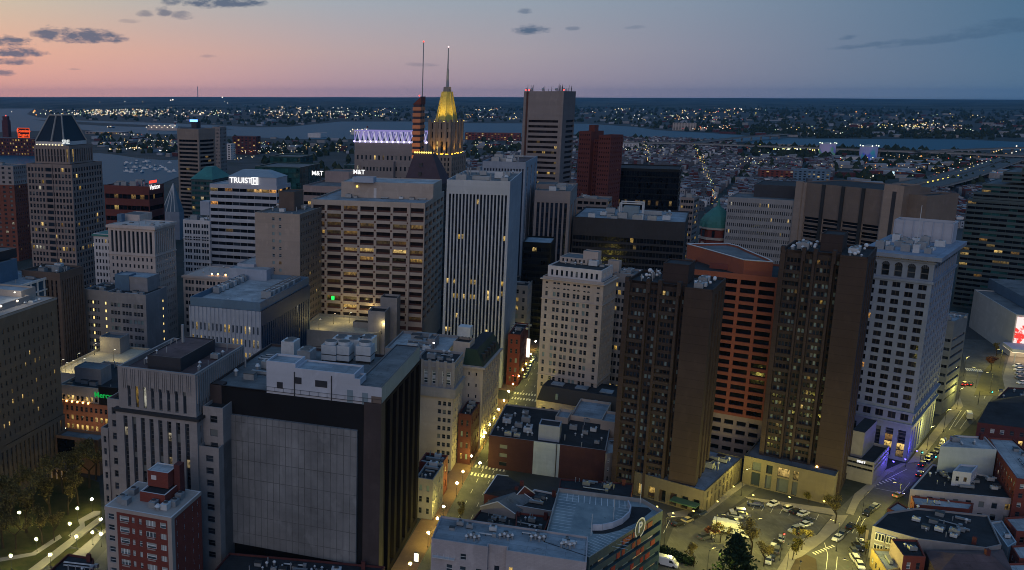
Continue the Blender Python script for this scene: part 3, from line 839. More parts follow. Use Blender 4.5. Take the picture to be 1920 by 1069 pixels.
# ---------------------------------------------------------------- 8 pinkish hotel with tall top arcade
b = bld('stone_hotel', 'pale pinkish stone building with tall colonnade below its cornice', (289, 425), 202, 328, yb=650)
z = b.z; top = z * .24
P_ = W['hotel_pink']
nb = int((z - top) / 3.7)
b.block(b.x0, b.x1, b.y0, b.y1, 0, z - top, P_, None, Fs=dict(c=(10, 1, 1, .40), r=(nb, 3, .5, .5), kinds=[('glass', 1)], rec=.3), Rs=dict(c=(10, 1, 1, .36), r=(nb, 3, .5, .5), kinds=[('glass', 1)], rec=.3))
b.block(b.x0, b.x1, b.y0, b.y1, z - top, z, P_, M['roof_blue'], par=1, Fs=dict(c=(10, 1, 1, .56), r=[(.8, top - 3)], mode='strip', rec=.8, kinds=[('glass', 1)], winname='tall_window'), Rs=dict(c=(10, 1, 1, .5), r=[(.8, top - 3)], mode='strip', rec=.8, kinds=[('glass', 1)], winname='tall_window'))
b.band(b.x0, b.x1, b.y0, b.y1, z - 1.6, z - .3, .8, P_); b.band(b.x0, b.x1, b.y0, b.y1, z - top - .5, z - top, .35, P_, 'string_course')
b.pent(262, 417, 403, 230, 285, z - 1, W['hotel_pink'], M['roof_grey']); b.pent(228, 419, 402, 219, 234, z - 1, W['bluemetal'], M['roof_grey'])
b.clutter(b.x0 + 5, b.x1, b.y0, b.y1, z - 1, 6, 1.2); b.finish()
b = bld('white_block', 'narrow white terracotta block joined to the pinkish colonnaded building', (214, 440), 175, 240, yb=632)
b.block(b.x0, b.x1, b.y0, b.y1, 0, b.z, W['white_terra'], M['roof_blue'], Fs=dict(c=(6, .6, .6, .5), r=(int(b.z / 3.8), 3, 2, .55), kinds=[('glass', 1)], lit=.02, rec=.3))
b.band(b.x0, b.x1, b.y0, b.y1, b.z - 1.2, b.z - .3, .7, W['copper']); b.finish()

# ---------------------------------------------------------------- 9 grey stone block with light court
b = bld('grey_block', 'plain grey stone block with blue rooftop box beside lit parking deck', (273, 553), 154, 312, yb=705)
z = b.z; w = b.w; G_ = W['greystone']; nf = int(z / 4.0)
xs = b.x0 + .40 * w
kf = dict(r=(nf, 1, 4, .5), kinds=[('glass_sash', 4), ('curtain', 1)], rec=.3)
b.block(b.x0, xs, b.y0 + 1.5, b.y1, 0, z, G_, M['roof_dark'], Fs=dict(c=lambda L: groups_of(2, 3, L, 1, 5, .72, .25), **kf))
b.block(xs, b.x1, b.y0, b.y1, 0, z, G_, M['roof_dark'], Fs=dict(c=lambda L: groups_of(3, 3, L, 1, 1, .8, .25), **kf))
for k in range(nf): 
    zz = 1 + (z - 5) / nf * k
    if zz > 3:
        for xx in (xs - .26 * w, xs - .06 * w): b.one('stair_light').box(xx - .3, xx + .3, b.y0 + 1.42 + (0 if xx < xs - 2 else 0), b.y0 + 1.48, zz + 1.2, zz + 2.4, emit('stair_lamp', (1, .72, .25), 1.6))
        b.one('stair_light').box(b.x1 + .02, b.x1 + .08, b.y1 - 4, b.y1 - 3.5, zz + 1.2, zz + 2.2, emit('stair_lamp', (1, .72, .25), 1.6))
q = b.pent(277, 548, 521, 215, 299, z - .9, W['greystone'], M['roof_blue'])
b.block(q[0] + .2, q[0] + .45 * (q[1] - q[0]), q[2] - .4, q[2] + 6, z - .9, q[4] + .6, W['bluemetal'], M['roof_blue'], par=.3, part='penthouse', roofpart='penthouse_roof')
b.clutter(b.x0, b.x1, b.y0, q[2] - .5, z - .9, 4, .9); b.clutter(b.x0, q[0] - 1, b.y0 + 2, b.y1, z - .9, 4); b.finish()

# ---------------------------------------------------------------- 12 blue grey block with a big roof plant
b = bld('office_block', 'blue grey office block with narrow lit windows and steel blue parapet', (489, 568), 354, 581, yb=760)
z = b.z; w = b.w; zp = z - z * .085; nf = 6
GLASS['slot'] = glassm('slot_window', (.02, .03, .045), (.3, .34, .42), 1, 1, fw=.1)
b.block(b.x0, b.x1, b.y0, b.y1, 0, zp, W['bluegrey'], None, rmat=wallm('navy_cladding', (.018, .058, .12), .2, .55, .1),
        Fs=dict(c=(17, .6, .6, .42), r=rows(nf, zp, .5, zp * .14, .60), kinds=[('slot', 1)], rec=.35, lit=.2, litrow={5: .45, 4: .55, 3: .55}, litc=['lit', 'lit2', 'litwhite']),
        Rs=dict(c=(24, .5, .5, .4), r=rows(nf, zp, .5, zp * .14, .7), mode='strip', kinds=[('glass', 1)], sp=MATS['navy_cladding'], rec=.3, lit=.03))
fl = b.part('mullion')
for k in range(18): fl.box(b.x0 + .6 + (w - 1.2) / 17 * k - .12, b.x0 + .6 + (w - 1.2) / 17 * k + .12, b.y0 - .3, b.y0, 0, zp, W['bluegrey'])
b.block(b.x0 + .4, b.x1 - .4, b.y0 + .4, b.y1 - .4, zp, z, W['bluemetal'], M['roof_pale'], par=2.2, part='parapet_band')
zr = z - 2.2
b.pent(500, 527, 507, 430, 535, zr, W['bluegrey'], M['roof_pale']); q = b.pent(477, 520, 496, 445, 516, zr, W['truist'], M['roof_pale'])
for k in range(14): b.unit(b.x1 - 4.5, b.y0 + b.d * (.3 + .045 * k), zr, 4.6, 2.1, 3.2, 'ac')
for k in range(8): b.unit(b.x0 + 3.2, b.y0 + b.d * (.35 + .07 * k), zr, 3, 2.2, 2.6, 'ac')
b.clutter(b.x0 + 3, b.x1 - 8, b.y0 + 2, b.y0 + b.d * .3, zr, 4, .8, ('pipe', 'vent')); b.finish()

# ---------------------------------------------------------------- 13 beige slab with blank front
b = bld('slab_tower', 'beige brick slab tower with nearly blank front and dark rooftop box', (562, 402), 478, 609, yb=683)
z = b.z; w = b.w; nf = int(z / 3.5)
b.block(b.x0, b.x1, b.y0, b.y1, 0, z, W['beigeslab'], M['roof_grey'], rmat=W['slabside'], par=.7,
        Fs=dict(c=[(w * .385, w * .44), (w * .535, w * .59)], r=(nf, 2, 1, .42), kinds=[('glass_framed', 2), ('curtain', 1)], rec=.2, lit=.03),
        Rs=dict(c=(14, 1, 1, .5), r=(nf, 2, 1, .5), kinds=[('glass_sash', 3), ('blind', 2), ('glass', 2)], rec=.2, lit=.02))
b.pent(552, 396, 360, 523, 569, z - .7, W['brown'], M['roof_dark']); b.clutter(b.x0, b.x1, b.y0, b.y1, z - .7, 8, 1.2); b.finish()

# ---------------------------------------------------------------- 14 striped bank tower with sign
b = bld('bank_tower', 'pale striped office tower with white TRUIST sign and hipped metal top', (519, 349), 393, 545, yb=600)
z = b.z; w, d = b.w, b.d; nf = int(z / 3.9)
TR = W['truist']
f = lambda n: dict(c=lambda L: even(n, L, .2, .2, .97), r=(nf, 2, 1.2, .48), mode='ribbon', rec=.5, kinds=[('glass_black', 3), ('glass', 1)], lit=.03, litrow={nf - 1: .5, nf - 3: .12}, litc=['litorange', 'litdim'])
b.block(b.x0, b.x1, b.y0, b.y1, 0, z, TR, M['roof_pale'], Fs=f(9), Rs=f(7), par=.5)
ia, ib = .26, .40
zt = z_at(*b.wld(0, b.y0 + .3 * d), 319)
b.part('top_storey').box(b.x0 + ia * w, b.x1 - .03 * w, b.y0 + .12 * d, b.y1 - .1 * d, z - .5, z + (zt - z) * .55, TR)
b.part('hip_roof').frust((b.x0 + ia * w - .4, b.x1 - .03 * w + .4, b.y0 + .12 * d - .4, b.y1 - .1 * d), z + (zt - z) * .55, (b.x0 + ib * w, b.x1 - .22 * w, b.y0 + .4 * d, b.y1 - .35 * d), zt, wallm('zinc_roof', (.22, .28, .33), .2, .5, .2))
sg = emit('sign_white', (1, 1, 1), 1.15)
X0 = b.x0 + .25 * w; zs = z + (zt - z) * .28
text('TRUIST', 4.3, sg, b.root, (b.x0 + .45 * w, b.y0 + .09 * d, zs), FR, 'sign_lettering', sx=1.0)
lg = b.part('sign_logo'); x = b.x0 + .66 * w; yy = b.y0 + .09 * d; s_ = 2.1
for (a0, a1, c0, c1) in ((-s_, s_, s_ - .5, s_), (-s_, s_, -s_, -s_ + .5), (-s_, -s_ + .5, -s_, s_), (s_ - .5, s_, -s_, s_), (-1.1, -.6, -1.6, 1.6), (.6, 1.1, -1.6, 1.6), (-1.1, 1.1, .2, .7), (-1.1, 1.1, -.7, -.2)):
    lg.box(x + a0, x + a1, yy - .1, yy, zs + c0, zs + c1, sg, bottom=True)
b.finish()
b = bld('white_office', 'small white terracotta office block with dark paired windows', (393, 414), 343, 412, yb=590)
b.block(b.x0, b.x1, b.y0, b.y1, 0, b.z, W['white_terra'], M['roof_blue'], Fs=dict(c=lambda L: groups_of(3, 3, L, .4, .4, .8, .3), r=(int(b.z / 3.8), 2, 1.5, .6), kinds=[('glass', 1)], rec=.3, sp=W['white_terra']))
for q in (.3, .55, .8): b.band(b.x0, b.x1, b.y0, b.y1, b.z * q, b.z * q + .5, .3, W['white_terra'])
b.pent(393, 404, 378, 375, 402, b.z - .9, W['bluegrey'], M['roof_pale']); b.clutter(b.x0, b.x1, b.y0, b.y1, b.z - .9, 8, 1.4); b.finish()
b = bld('low_office', 'low cream block with corner rooftop lamps before the striped bank tower', (428, 522), 343, 470, yb=640)
b.block(b.x0, b.x1, b.y0, b.y1, 0, b.z, W['hotel_pink'], M['roof_blue'], Fs=dict(c=lambda L: groups_of(4, 3, L, .6, .6, .8, .3), r=(int(b.z / 4), 2, 1.5, .55), kinds=[('glass', 1)], rec=.3))
b.band(b.x0, b.x1, b.y0, b.y1, b.z - 1.2, b.z - .3, .6, W['hotel_pink'])
for q in (.55, .68, .85): b.one('roof_lamp').ball(b.x0 + q * b.w, b.y0 + 5, b.z + .6, .45, emit('amber_lamp', (1, .55, .15), 10))
b.clutter(b.x0, b.x1, b.y0 + 3, b.y1, b.z - .9, 5); b.finish()

# ---------------------------------------------------------------- 16 five sided harbour tower and friends
b = bld('pentagon_tower', 'tall brown tower of horizontal window bands on the harbour', (372, 242), 332, 403, yb=440, g=33)
z = b.z
f = lambda n: dict(c=lambda L: even(n, L, 1.6, 1.6, .97), r=(22, 6, 9, .55), mode='ribbon', rec=.8, kinds=[('glass_black', 1)], lit=.04, litrow={9: .55}, sp=W['darkside'])
b.block(b.x0, b.x1, b.y0, b.y1, 0, z, W['wtc'], M['roof_grey'], Fs=f(6), Rs=f(5), par=.5)
b.part('beacon').box(-3, 3, -3, 3, z, z + 7, W['darkside']); b.part('beacon').box(-4.5, 4.5, -3.2, -2.9, z + 6, z + 8, emit('blue_beacon', (.1, .25, 1), 5)); b.finish()
b = bld('residential_tower', 'slender pale residential tower behind the brown harbour tower', (412, 238), 398, 417, yb=405, d=16)
ff = dict(c=lambda L: even(5, L, .5, .5, .5), r=(24, 1, 1, .5), kinds=[('glass', 1), ('blind', 1)], rec=.2)
b.block(b.x0, b.x1, b.y0, b.y1, 0, b.z, W['mauve'], M['roof_grey'], Fs=ff, Rs=ff); b.finish()
b = bld('green_roof_block', 'teal glass block under a green hipped copper roof', (398, 337), 358, 432, yb=500)
z = b.z; ff = dict(c=lambda L: even(7, L, .4, .4, .93), r=(int(z / 3.8), 1, 1, .6), mode='ribbon', rec=.4, kinds=[('glass_teal', 1)], lit=.05)
b.block(b.x0, b.x1, b.y0, b.y1, 0, z, W['hiltondark'], None, Fs=ff, Rs=ff)
za = z_at(*b.wld(0, 0), 312)
b.part('hip_roof').frust((b.x0 - .6, b.x1 + .6, b.y0 - .6, b.y1 + .6), z, (b.x0 + .36 * b.w, b.x1 - .36 * b.w, b.y0 + .38 * b.d, b.y1 - .38 * b.d), za, W['copper']); b.finish()
b = bld('maroon_block', 'maroon brick office block with red and white rooftop sign', (279, 350), 195, 307, yb=490)
z = b.z; ff = dict(c=lambda L: even(10, L, .6, .6, .96), r=(6, 2, 4, .4), mode='ribbon', rec=.5, kinds=[('glass_black', 1)], lit=.04)
b.block(b.x0, b.x1, b.y0, b.y1, 0, z, W['maroon'], M['roof_grey'], Fs=ff, Rs=ff)
text('Verizon', 5.0, emit('sign_white', (1, 1, 1), 2.6), b.root, (b.x1 + .3, b.y0 + b.d * .36, z - 1.0), RR, 'sign_lettering', shear=.2)
b.part('sign_tick').box(b.x1 + .1, b.x1 + .5, b.y0 + b.d * .02, b.y0 + b.d * .5, z + 2.4, z + 4.2, emit('sign_red', (1, .05, .03), 2.2)); b.clutter(b.x0, b.x1, b.y0, b.y1, z - .9, 8, 2); b.finish()

# ---------------------------------------------------------------- 19 warm grey grid tower
b = bld('grid_tower', 'broad warm grey office tower of deep square window bays', (797, 381), 583, 833, yb=668, g=17)
z = b.z; w = b.w; t = lambda px_: bis(lambda q: b.pj(q, b.y0, z * .6)[0] - px_, b.x0, b.x1) - b.x0
BG = W['brownstone_grid']; hb = z * .215; nf = 14
cs = []
for i in range(6):
    a, c_ = t(581 + 30.5 * i) if i else .6, t(581 + 30.5 * (i + 1) - 3)
    cs.append((a + .5, c_))
cs.append((t(768), t(792)))
rw = rows(nf, z, hb, 1.8, .62)
GLASS['deep'] = glassm('deep_bay_glass', (.012, .010, .012), None, rough=.15, spec=.12, vary=1)
GLASS['deeplit'] = litm('bay_lit_glass', (1, .55, .10), .8, None, 1, 1, full=.2)
GLASS['deepdim'] = litm('bay_dim_glass', (1, .48, .10), .06, None, 1, 1)
b.block(b.x0, b.x1, b.y0, b.y1, 0, z, BG, M['roof_blue'], par=.8,
        Fs=dict(c=cs, r=rw, kinds=[('deep', 6), ('deepdim', 1)], rec=1.1, litrow={8: .75, 10: .3, 7: .2, 5: .15, 2: .15, 4: .1}, lit=.04, litc=['deeplit', 'litdim'], sp=BG),
        Rs=dict(c=(5, 1, 1, .8), r=rw, kinds=[('deep', 1)], rec=1.1, lit=.04, litc=['litdim']))
sp = b.part('spandrel')
for (a0, a1) in rw:
    for (c0, c1) in cs: sp.box(b.x0 + c0, b.x0 + c1, b.y0 + .75, b.y0 + 1.08, a0, a0 + (a1 - a0) * .3, W['redspan'])
b.part('pier').box(b.x0 + t(764), b.x0 + t(768) - .1, b.y0 - .7, b.y0, 0, z, BG)
dots = b.part('joint_boss')
for (a0, a1) in rw:
    for i in range(6): 
        x = b.x0 + cs[i][1] + .5; dots.box(x - .45, x + .45, b.y0 - .08, b.y0, a0 - 1.2, a0 - .4, W['redspan'])
for k in range(3): b.part('spandrel').box(b.x0, b.x1, b.y0 - .05, b.y0, hb * (.25 + .27 * k), hb * (.36 + .27 * k), W['redspan'])
zr = z - .8
q = b.pent(812, 375, 345, 640, 829, zr, BG, M['roof_pale']); X0, X1, Y0, Y1, ZT = q
b.pent(700, 343, 333, 661, 706, ZT, W['bluegrey'], M['roof_pale'])
b.one('door').box(X0 + (X1 - X0) * .36, X0 + (X1 - X0) * .39, Y0 - .1, Y0, zr, zr + 5, W['white_terra'])
b.one('flood_lamp').box(X0 + (X1 - X0) * .17, X0 + (X1 - X0) * .185, Y0 - .4, Y0, zr + 5.2, zr + 6, emit('yellow_lamp', (1, .75, .12), 3))
b.clutter(X0, X1, Y0 - 7, Y0, zr, 5, 1.0); b.part('green_sign').cyl(b.x0 + t(624), b.y0 + .4, rw[2][0] + .3, rw[2][1] - .6, .8, .8, emit('green_neon', (.02, .9, .12), 1.5), 8); b.finish(); GRID = b

# garage deck in front of the grid tower
b = bld('parking_deck', 'round cornered concrete parking deck lit yellow before the grid tower', (706, 628), 560, 760, yb=705, g=17, d=32)
z = b.z
pts = [(b.x0, b.y0), (b.x1 - 6, b.y0), (b.x1 - 2, b.y0 + 1.6), (b.x1, b.y0 + 5.5), (b.x1, b.y1), (b.x0, b.y1)]
b.prism(pts, 0, z, W['concrete'], plain('deck_concrete', (.40, .37, .30), .85, .2, var=.25), par=1.1)
for k in range(2): b.part('wall').box(b.x0, b.x1 - 6, b.y0 - .06, b.y0, z * (.3 + .3 * k), z * (.31 + .3 * k), W['darkside'])
b.block(b.x0 + b.w * .6, b.x0 + b.w * .82, b.y0 + b.d * .45, b.y0 + b.d * .6, z - 1.1, z + 1.5, W['concrete'], M['roof_dark'], par=.2, part='ramp_wall', roofpart='ramp_roof')
b.block(b.x1 - 6, b.x1 + 2, b.y0 + 8, b.y0 + 18, 0, z + 9, W['oldgrey'], M['roof_dark'], part='stair_tower', roofpart='stair_roof')
b.block(b.x1 - 3, b.x1 + 5, b.y0 + 20, b.y0 + 28, 0, z + 13, W['oldgrey'], M['roof_dark'], part='stair_tower', roofpart='stair_roof')
b.finish(); DECK2 = b

# ---------------------------------------------------------------- 20 pale ribbed tower
b = bld('ribbed_tower', 'tall pale grey tower of slender vertical fins', (957, 340), 838, 979, yb=728, g=18)
z = b.z; w = b.w
GLASS['fin_glass'] = glassm('navy_fin_glass', (.008, .012, .022), rough=.12, spec=.14)
nf = 36; rw = rows(nf, z, 6, z * .065, .93)
b.block(b.x0, b.x1, b.y0, b.y1, 0, z, W['ribwhite'], M['roof_grey'], par=.9, rmat=W['greyslab'],
        Fs=dict(c=(17, .8, .8, .60), r=rw, mode='strip', rec=.9, sp=W['spandrel'], kinds=[('fin_glass', 1)], lit=.008, litrow={15: .55, 16: .2, 18: .3, 27: .12, 8: .1}, litc=['lit2', 'lit']))
b.clutter(b.x0, b.x1, b.y0, b.y1, z - .9, 16, 1.6); b.finish()
b = bld('grey_tower', 'blue grey ribbed tower partly hidden behind the finned tower', (986, 304), 905, 1008, yb=600)
ff = lambda n: dict(c=lambda L: even(n, L, .6, .6, .5), r=rows(1, b.z, 3, 3, .98), mode='strip', rec=.6, kinds=[('fin_glass', 1)], winname='window_strip')
b.block(b.x0, b.x1, b.y0, b.y1, 0, b.z, W['greyslab'], M['roof_red'], Fs=ff(14), Rs=dict(c=lambda L: even(3, L, 1, 1, .3), r=(28, 3, 3, .7), mode='strip', rec=.4, kinds=[('fin_glass', 1)])); b.clutter(b.x0, b.x1, b.y0, b.y1, b.z - .9, 10, 1.6); b.finish()
b = bld('grey_striped_block', 'mid height grey office block with wide dark vertical strips', (1070, 359), 1003, 1083, yb=600)
b.block(b.x0, b.x1, b.y0, b.y1, 0, b.z, W['mauve'], M['roof_grey'], Fs=dict(c=(7, 1, 1, .62), r=rows(22, b.z, 3, b.z * .09, .93), mode='strip', rec=.8, sp=W['spandrel'], kinds=[('fin_glass', 1)], lit=.015), Rs=dict(c=(2, 1, 1, .5), r=rows(1, b.z, 3, 8, .98), mode='strip', rec=.8, kinds=[('fin_glass', 1)]))
b.clutter(b.x0, b.x1, b.y0, b.y1, b.z - .9, 6, 1.6); b.pent(1040, 355, 346, 1005, 1046, b.z - .9, W['mauve'], M['roof_grey']); b.finish()
b = bld('black_block', 'small black glass block between the finned towers and beige hotel', (1034, 456), 980, 1042, yb=640)
b.block(b.x0, b.x1, b.y0, b.y1, 0, b.z, W['blackglass'], M['roof_blue'], Fs=dict(c=(6, .5, .5, .9), r=(14, 2, 2, .6), mode='ribbon', kinds=[('glass_black', 1)], lit=.02)); b.finish()

# ---------------------------------------------------------------- 21 gilded tower
b = bld('gilded_tower', 'brown art deco tower with floodlit gilded mansard and tall mast', (845, 229), 806, 867, yb=545, g=27)
z = b.z; w, d = b.w, b.d; S = W['gothic']; zl = z_at(*b.wld(b.x1, b.y0), 291)
b.block(b.x0 - .16 * w, b.x1 + .16 * w, b.y0 - .1 * d, b.y1 + .16 * d, 0, zl, S, M['roof_dark'], par=1, Fs=dict(c=(7, 1, 1, .45), r=(26, 4, 1, .6), mode='strip', kinds=[('glass', 1)], lit=.04), Rs=dict(c=(7, 1, 1, .45), r=(26, 4, 1, .6), mode='strip', kinds=[('glass', 1)]))
hh = z - zl
for (q0, q1, a, fr, ln) in ((zl, zl + hh * .48, 4, .42, .2), (zl + hh * .48, zl + hh * .74, 6, .45, .0), (zl + hh * .74, z, 6, .4, 0)):
    ff = lambda L, a=a, fr=fr: even(a, L, .8, .8, fr)
    b.block(b.x0, b.x1, b.y0, b.y1, q0, q1, S, M['roof_dark'] if q1 == z else None, par=.6, Fs=dict(c=ff, r=[(.8, (q1 - q0) * .85)], mode='strip', rec=.6, kinds=[('glass', 1)], lit=ln), Rs=dict(c=ff, r=[(.8, (q1 - q0) * .85)], mode='strip', rec=.6, kinds=[('glass', 1)], lit=ln))
bt = b.part('buttress')
for k in range(5):
    x = b.x0 + w * k / 4; bt.box(x - .8, x + .8, b.y0 - .8, b.y0, zl, z + 1.5, S)
    y = b.y0 + d * k / 4; bt.box(b.x1, b.x1 + .8, y - .8, y + .8, zl, z + 1.5, S)
up = emit('amber_uplight', (1, .55, .06), 3)
for k in range(4):
    x = b.x0 + w * (k + .5) / 4; b.one('uplight').box(x - 1, x + 1, b.y0 - .9, b.y0 - .3, zl + .3, zl + .8, up); y = b.y0 + d * (k + .5) / 4
    b.one('uplight').box(b.x1 + .3, b.x1 + .9, y - 1, y + 1, zl + .3, zl + .8, up)
zt = z_at(*b.wld(0, 0), 172)
oc = lambda r, zz: [(r * w / 2 * math.cos(math.pi / 8 + k * math.pi / 4) * 1.05, r * d / 2 * math.sin(math.pi / 8 + k * math.pi / 4) * 1.05, zz) for k in range(8)]
A, B = oc(.86, z - .5), oc(.40, zt)
mr = b.part('mansard_roof')
for k in range(8):
    j = (k + 1) % 8; mr.poly([A[k], A[j], B[j], B[k]], W['gold']); b.part('roof_rib').tube(A[k], B[k], .55, .45, W['gold'])
mr.poly(B, W['gold'])
b.part('lantern').cyl(0, 0, zt, zt + 3, .2 * w, .18 * w, S, 8)
zm = z_at(*b.wld(0, 0), 88); b.part('mast').cyl(0, 0, zt + 3, zt + 14, 1.0, .7, M['metal'], 6); b.part('mast').cyl(0, 0, zt + 14, zm, .5, .25, M['metal'], 5)
b.part('beacon').ball(0, 0, zm, .5, emit('white_beacon', (1, .7, .7), 2))
GOLDT = (b, z, zl); b.finish()

# spire slab and purple pyramid
b = bld('striped_spire', 'thin slanted brick spire of orange and dark stripes with a tall mast', (789, 196), 774, 793, yb=560, d=12)
z = b.z; n = 15
for k in range(n):
    q0, q1 = z * .55 + (z - z * .55) * k / n, z * .55 + (z - z * .55) * (k + 1) / n
    g_ = .3 * max(0, 5 - k)
    b.part('striped_shaft').box(b.x0 - g_, b.x1 + g_, b.y0 - g_, b.y1 + g_, q0, q0 + (q1 - q0) * .58, W['stripe']); b.part('striped_shaft').box(b.x0 - g_ + .35, b.x1 + g_ - .35, b.y0 - g_ + .35, b.y1 + g_ - .35, q0 + (q1 - q0) * .58, q1, W['purple'])
b.part('shaft_base').box(b.x0 - 1, b.x1 + 1, b.y0 - 1, b.y1 + 1, 0, z * .55, W['stripe'])
zt = z_at(*b.wld(b.x1, b.y0), 181); tp = b.part('slanted_top')
x0, x1, y0, y1 = b.x0, b.x1, b.y0, b.y1
tp.poly([(x0, y0, z), (x1, y0, z), (x1, y0, zt)], W['maroon']); tp.poly([(x1, y0, z), (x1, y1, z), (x1, y1, zt), (x1, y0, zt)], W['maroon']); tp.poly([(x0, y0, z), (x1, y0, zt), (x1, y1, zt), (x0, y1, z)], W['maroon']); tp.poly([(x1, y1, z), (x0, y1, z), (x1, y1, zt)], W['maroon'])
zm = z_at(*b.wld(b.x1, 0), 78); b.part('mast').cyl(b.x1 - .6, 0, z * .7, zm, .45, .25, M['metal'], 5)
b.one('beacon').ball(b.x1 - .6, 0, zm, .55, emit('red_beacon', (1, .1, .08), 2)); b.one('beacon').ball(b.x1 - 1, b.y0, zt + .5, .5, emit('red_beacon', (1, .1, .08), 2)); SPIRE = b; b.finish()
b = bld('purple_roofed_tower', 'dark office tower under a steep truncated purple slate roof', (829, 345), 757, 845, yb=600)
z = b.z; zt = z_at(*b.wld(0, 0), 288)
b.block(b.x0, b.x1, b.y0, b.y1, 0, z, W['darkside'], None, Fs=dict(c=(8, 1, 1, .6), r=(22, 3, 3, .6), kinds=[('glass_black', 1)], lit=.03), Rs=dict(c=(8, 1, 1, .6), r=(22, 3, 3, .6), kinds=[('glass_black', 1)], lit=.06))
b.part('hip_roof').frust((b.x0, b.x1, b.y0, b.y1), z, (b.x0 + .18 * b.w, b.x1 - .34 * b.w, b.y0 + .3 * b.d, b.y1 - .3 * b.d), zt, W['purple'])
for (xx, zz) in ((.36, .55), (.36, .25)):
    yy = b.y0 + .3 * b.d * zz - .3; b.one('dormer').box(b.x0 + xx * b.w, b.x0 + (xx + .08) * b.w, yy, yy + 4, z + (zt - z) * zz, z + (zt - z) * (zz + .14), W['darkside'])
for k in range(8): b.one('roof_lamp').ball(b.x0 + (.2 + .06 * k) * b.w, b.y0 + .3 * b.d, zt + .8, .5, emit('yellow_lamp', (1, .75, .12), 3))
b.finish()

# ---------------------------------------------------------------- truss building
b = bld('hospital_block', 'beige block carrying a violet lit steel truss roof', (800, 270), 665, 822, yb=455, g=22)
z = b.z; w = b.w
b.block(b.x0, b.x1, b.y0, b.y1, 0, z, W['mauve'], M['roof_grey'], Fs=dict(c=(16, 1, 1, .4), r=(8, 3, 8, .4), kinds=[('glass', 1)], lit=.08, rec=.5))
b.block(b.x0 + .13 * w, b.x0 + .58 * w, b.y0 - 6, b.y0, 0, z * .82, W['mauve'], M['roof_grey'], part='wing', roofpart='wing_roof', Fs=dict(c=(9, 1, 1, .5), r=(7, 2, 2, .35), kinds=[('glass', 1)], lit=.05, rec=.5))
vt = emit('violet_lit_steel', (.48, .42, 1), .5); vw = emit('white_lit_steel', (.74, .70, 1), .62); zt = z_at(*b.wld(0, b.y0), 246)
tr = b.part('truss'); n = 13
for yy in (b.y0, b.y0 + 12):
    tr.tube((b.x0, yy, zt), (b.x1, yy, zt), .55, .55, vt); tr.tube((b.x0, yy, z + .8), (b.x1, yy, z + .8), .6, .6, vw)
    for k in range(n):
        xa_, xb_ = b.x0 + w * k / n, b.x0 + w * (k + 1) / n; xm = (xa_ + xb_) / 2
        tr.tube((xa_, yy, z), (xm, yy, zt), .45, .45, vt); tr.tube((xm, yy, zt), (xb_, yy, z), .45, .45, vw); tr.tube((xa_, yy, z), (xa_, yy, zt), .35, .35, vt)
for k in range(n + 1): tr.tube((b.x0 + w * k / n, b.y0, zt), (b.x0 + w * k / n, b.y0 + 12, zt), .4, .4, vt); b.one('truss_lamp').ball(b.x0 + w * k / n, b.y0 - .8, z + 1.2, .9, emit('violet_lamp', (.6, .5, 1), 3))
b.finish()

# teal glass and pink striped blocks, low white signs
b = bld('teal_glass_block', 'dark teal glass office block behind the striped bank tower', (563, 294), 506, 587, yb=440)
ff = dict(c=lambda L: even(9, L, .2, .2, .97), r=(int(b.z / 4), 1, 1, .9), kinds=[('glass_teal', 1)], rec=.1)
b.block(b.x0, b.x1, b.y0, b.y1, 0, b.z, W['tealglass'], M['roof_grey'], Fs=ff, Rs=ff); b.finish()
b = bld('teal_glass_block', 'lower dark teal glass block in front of the taller teal one', (562, 314), 478, 600, yb=470)
ff = dict(c=lambda L: even(12, L, .2, .2, .97), r=(int(b.z / 4), 1, 1, .9), kinds=[('glass_teal', 1)], rec=.1)
b.block(b.x0, b.x1, b.y0, b.y1, 0, b.z, W['tealglass'], M['roof_grey'], Fs=ff, Rs=ff); b.finish()
b = bld('pink_striped_block', 'pinkish banded office block behind the grid tower with white glowing roof signs', (640, 350), 568, 700, yb=600)
z = b.z; ff = dict(c=lambda L: even(9, L, .4, .4, .97), r=(14, 1, 2, .36), mode='ribbon', rec=.5, kinds=[('glass_black', 1)], lit=.05, litrow={12: .3}, litc=['litorange'])
b.block(b.x0, b.x1, b.y0, b.y1, 0, z, W['pinkstripe'], M['roof_grey'], Fs=ff, Rs=ff)
q = b.pent(655, 343, 322, 609, 672, z - .9, W['pinkstripe'], M['roof_grey'])
text('M&T', 3.6, emit('sign_white', (1, 1, 1), 2.6), b.root, (q[0] - 5, q[2] + 1, z + 4), FR, 'sign_lettering'); text('M&T', 3.6, emit('sign_white', (1, 1, 1), 2.6), b.root, (q[1] + 4, q[2] + 6, z + 5), FR, 'sign_lettering')
for xx in (q[0] - 5, q[1] + 4): b.one('sign_post').box(xx - .3, xx + .3, q[2] + 6.2, q[2] + 6.8, z - .9, z + 3, M['darkmetal'])
b.finish()

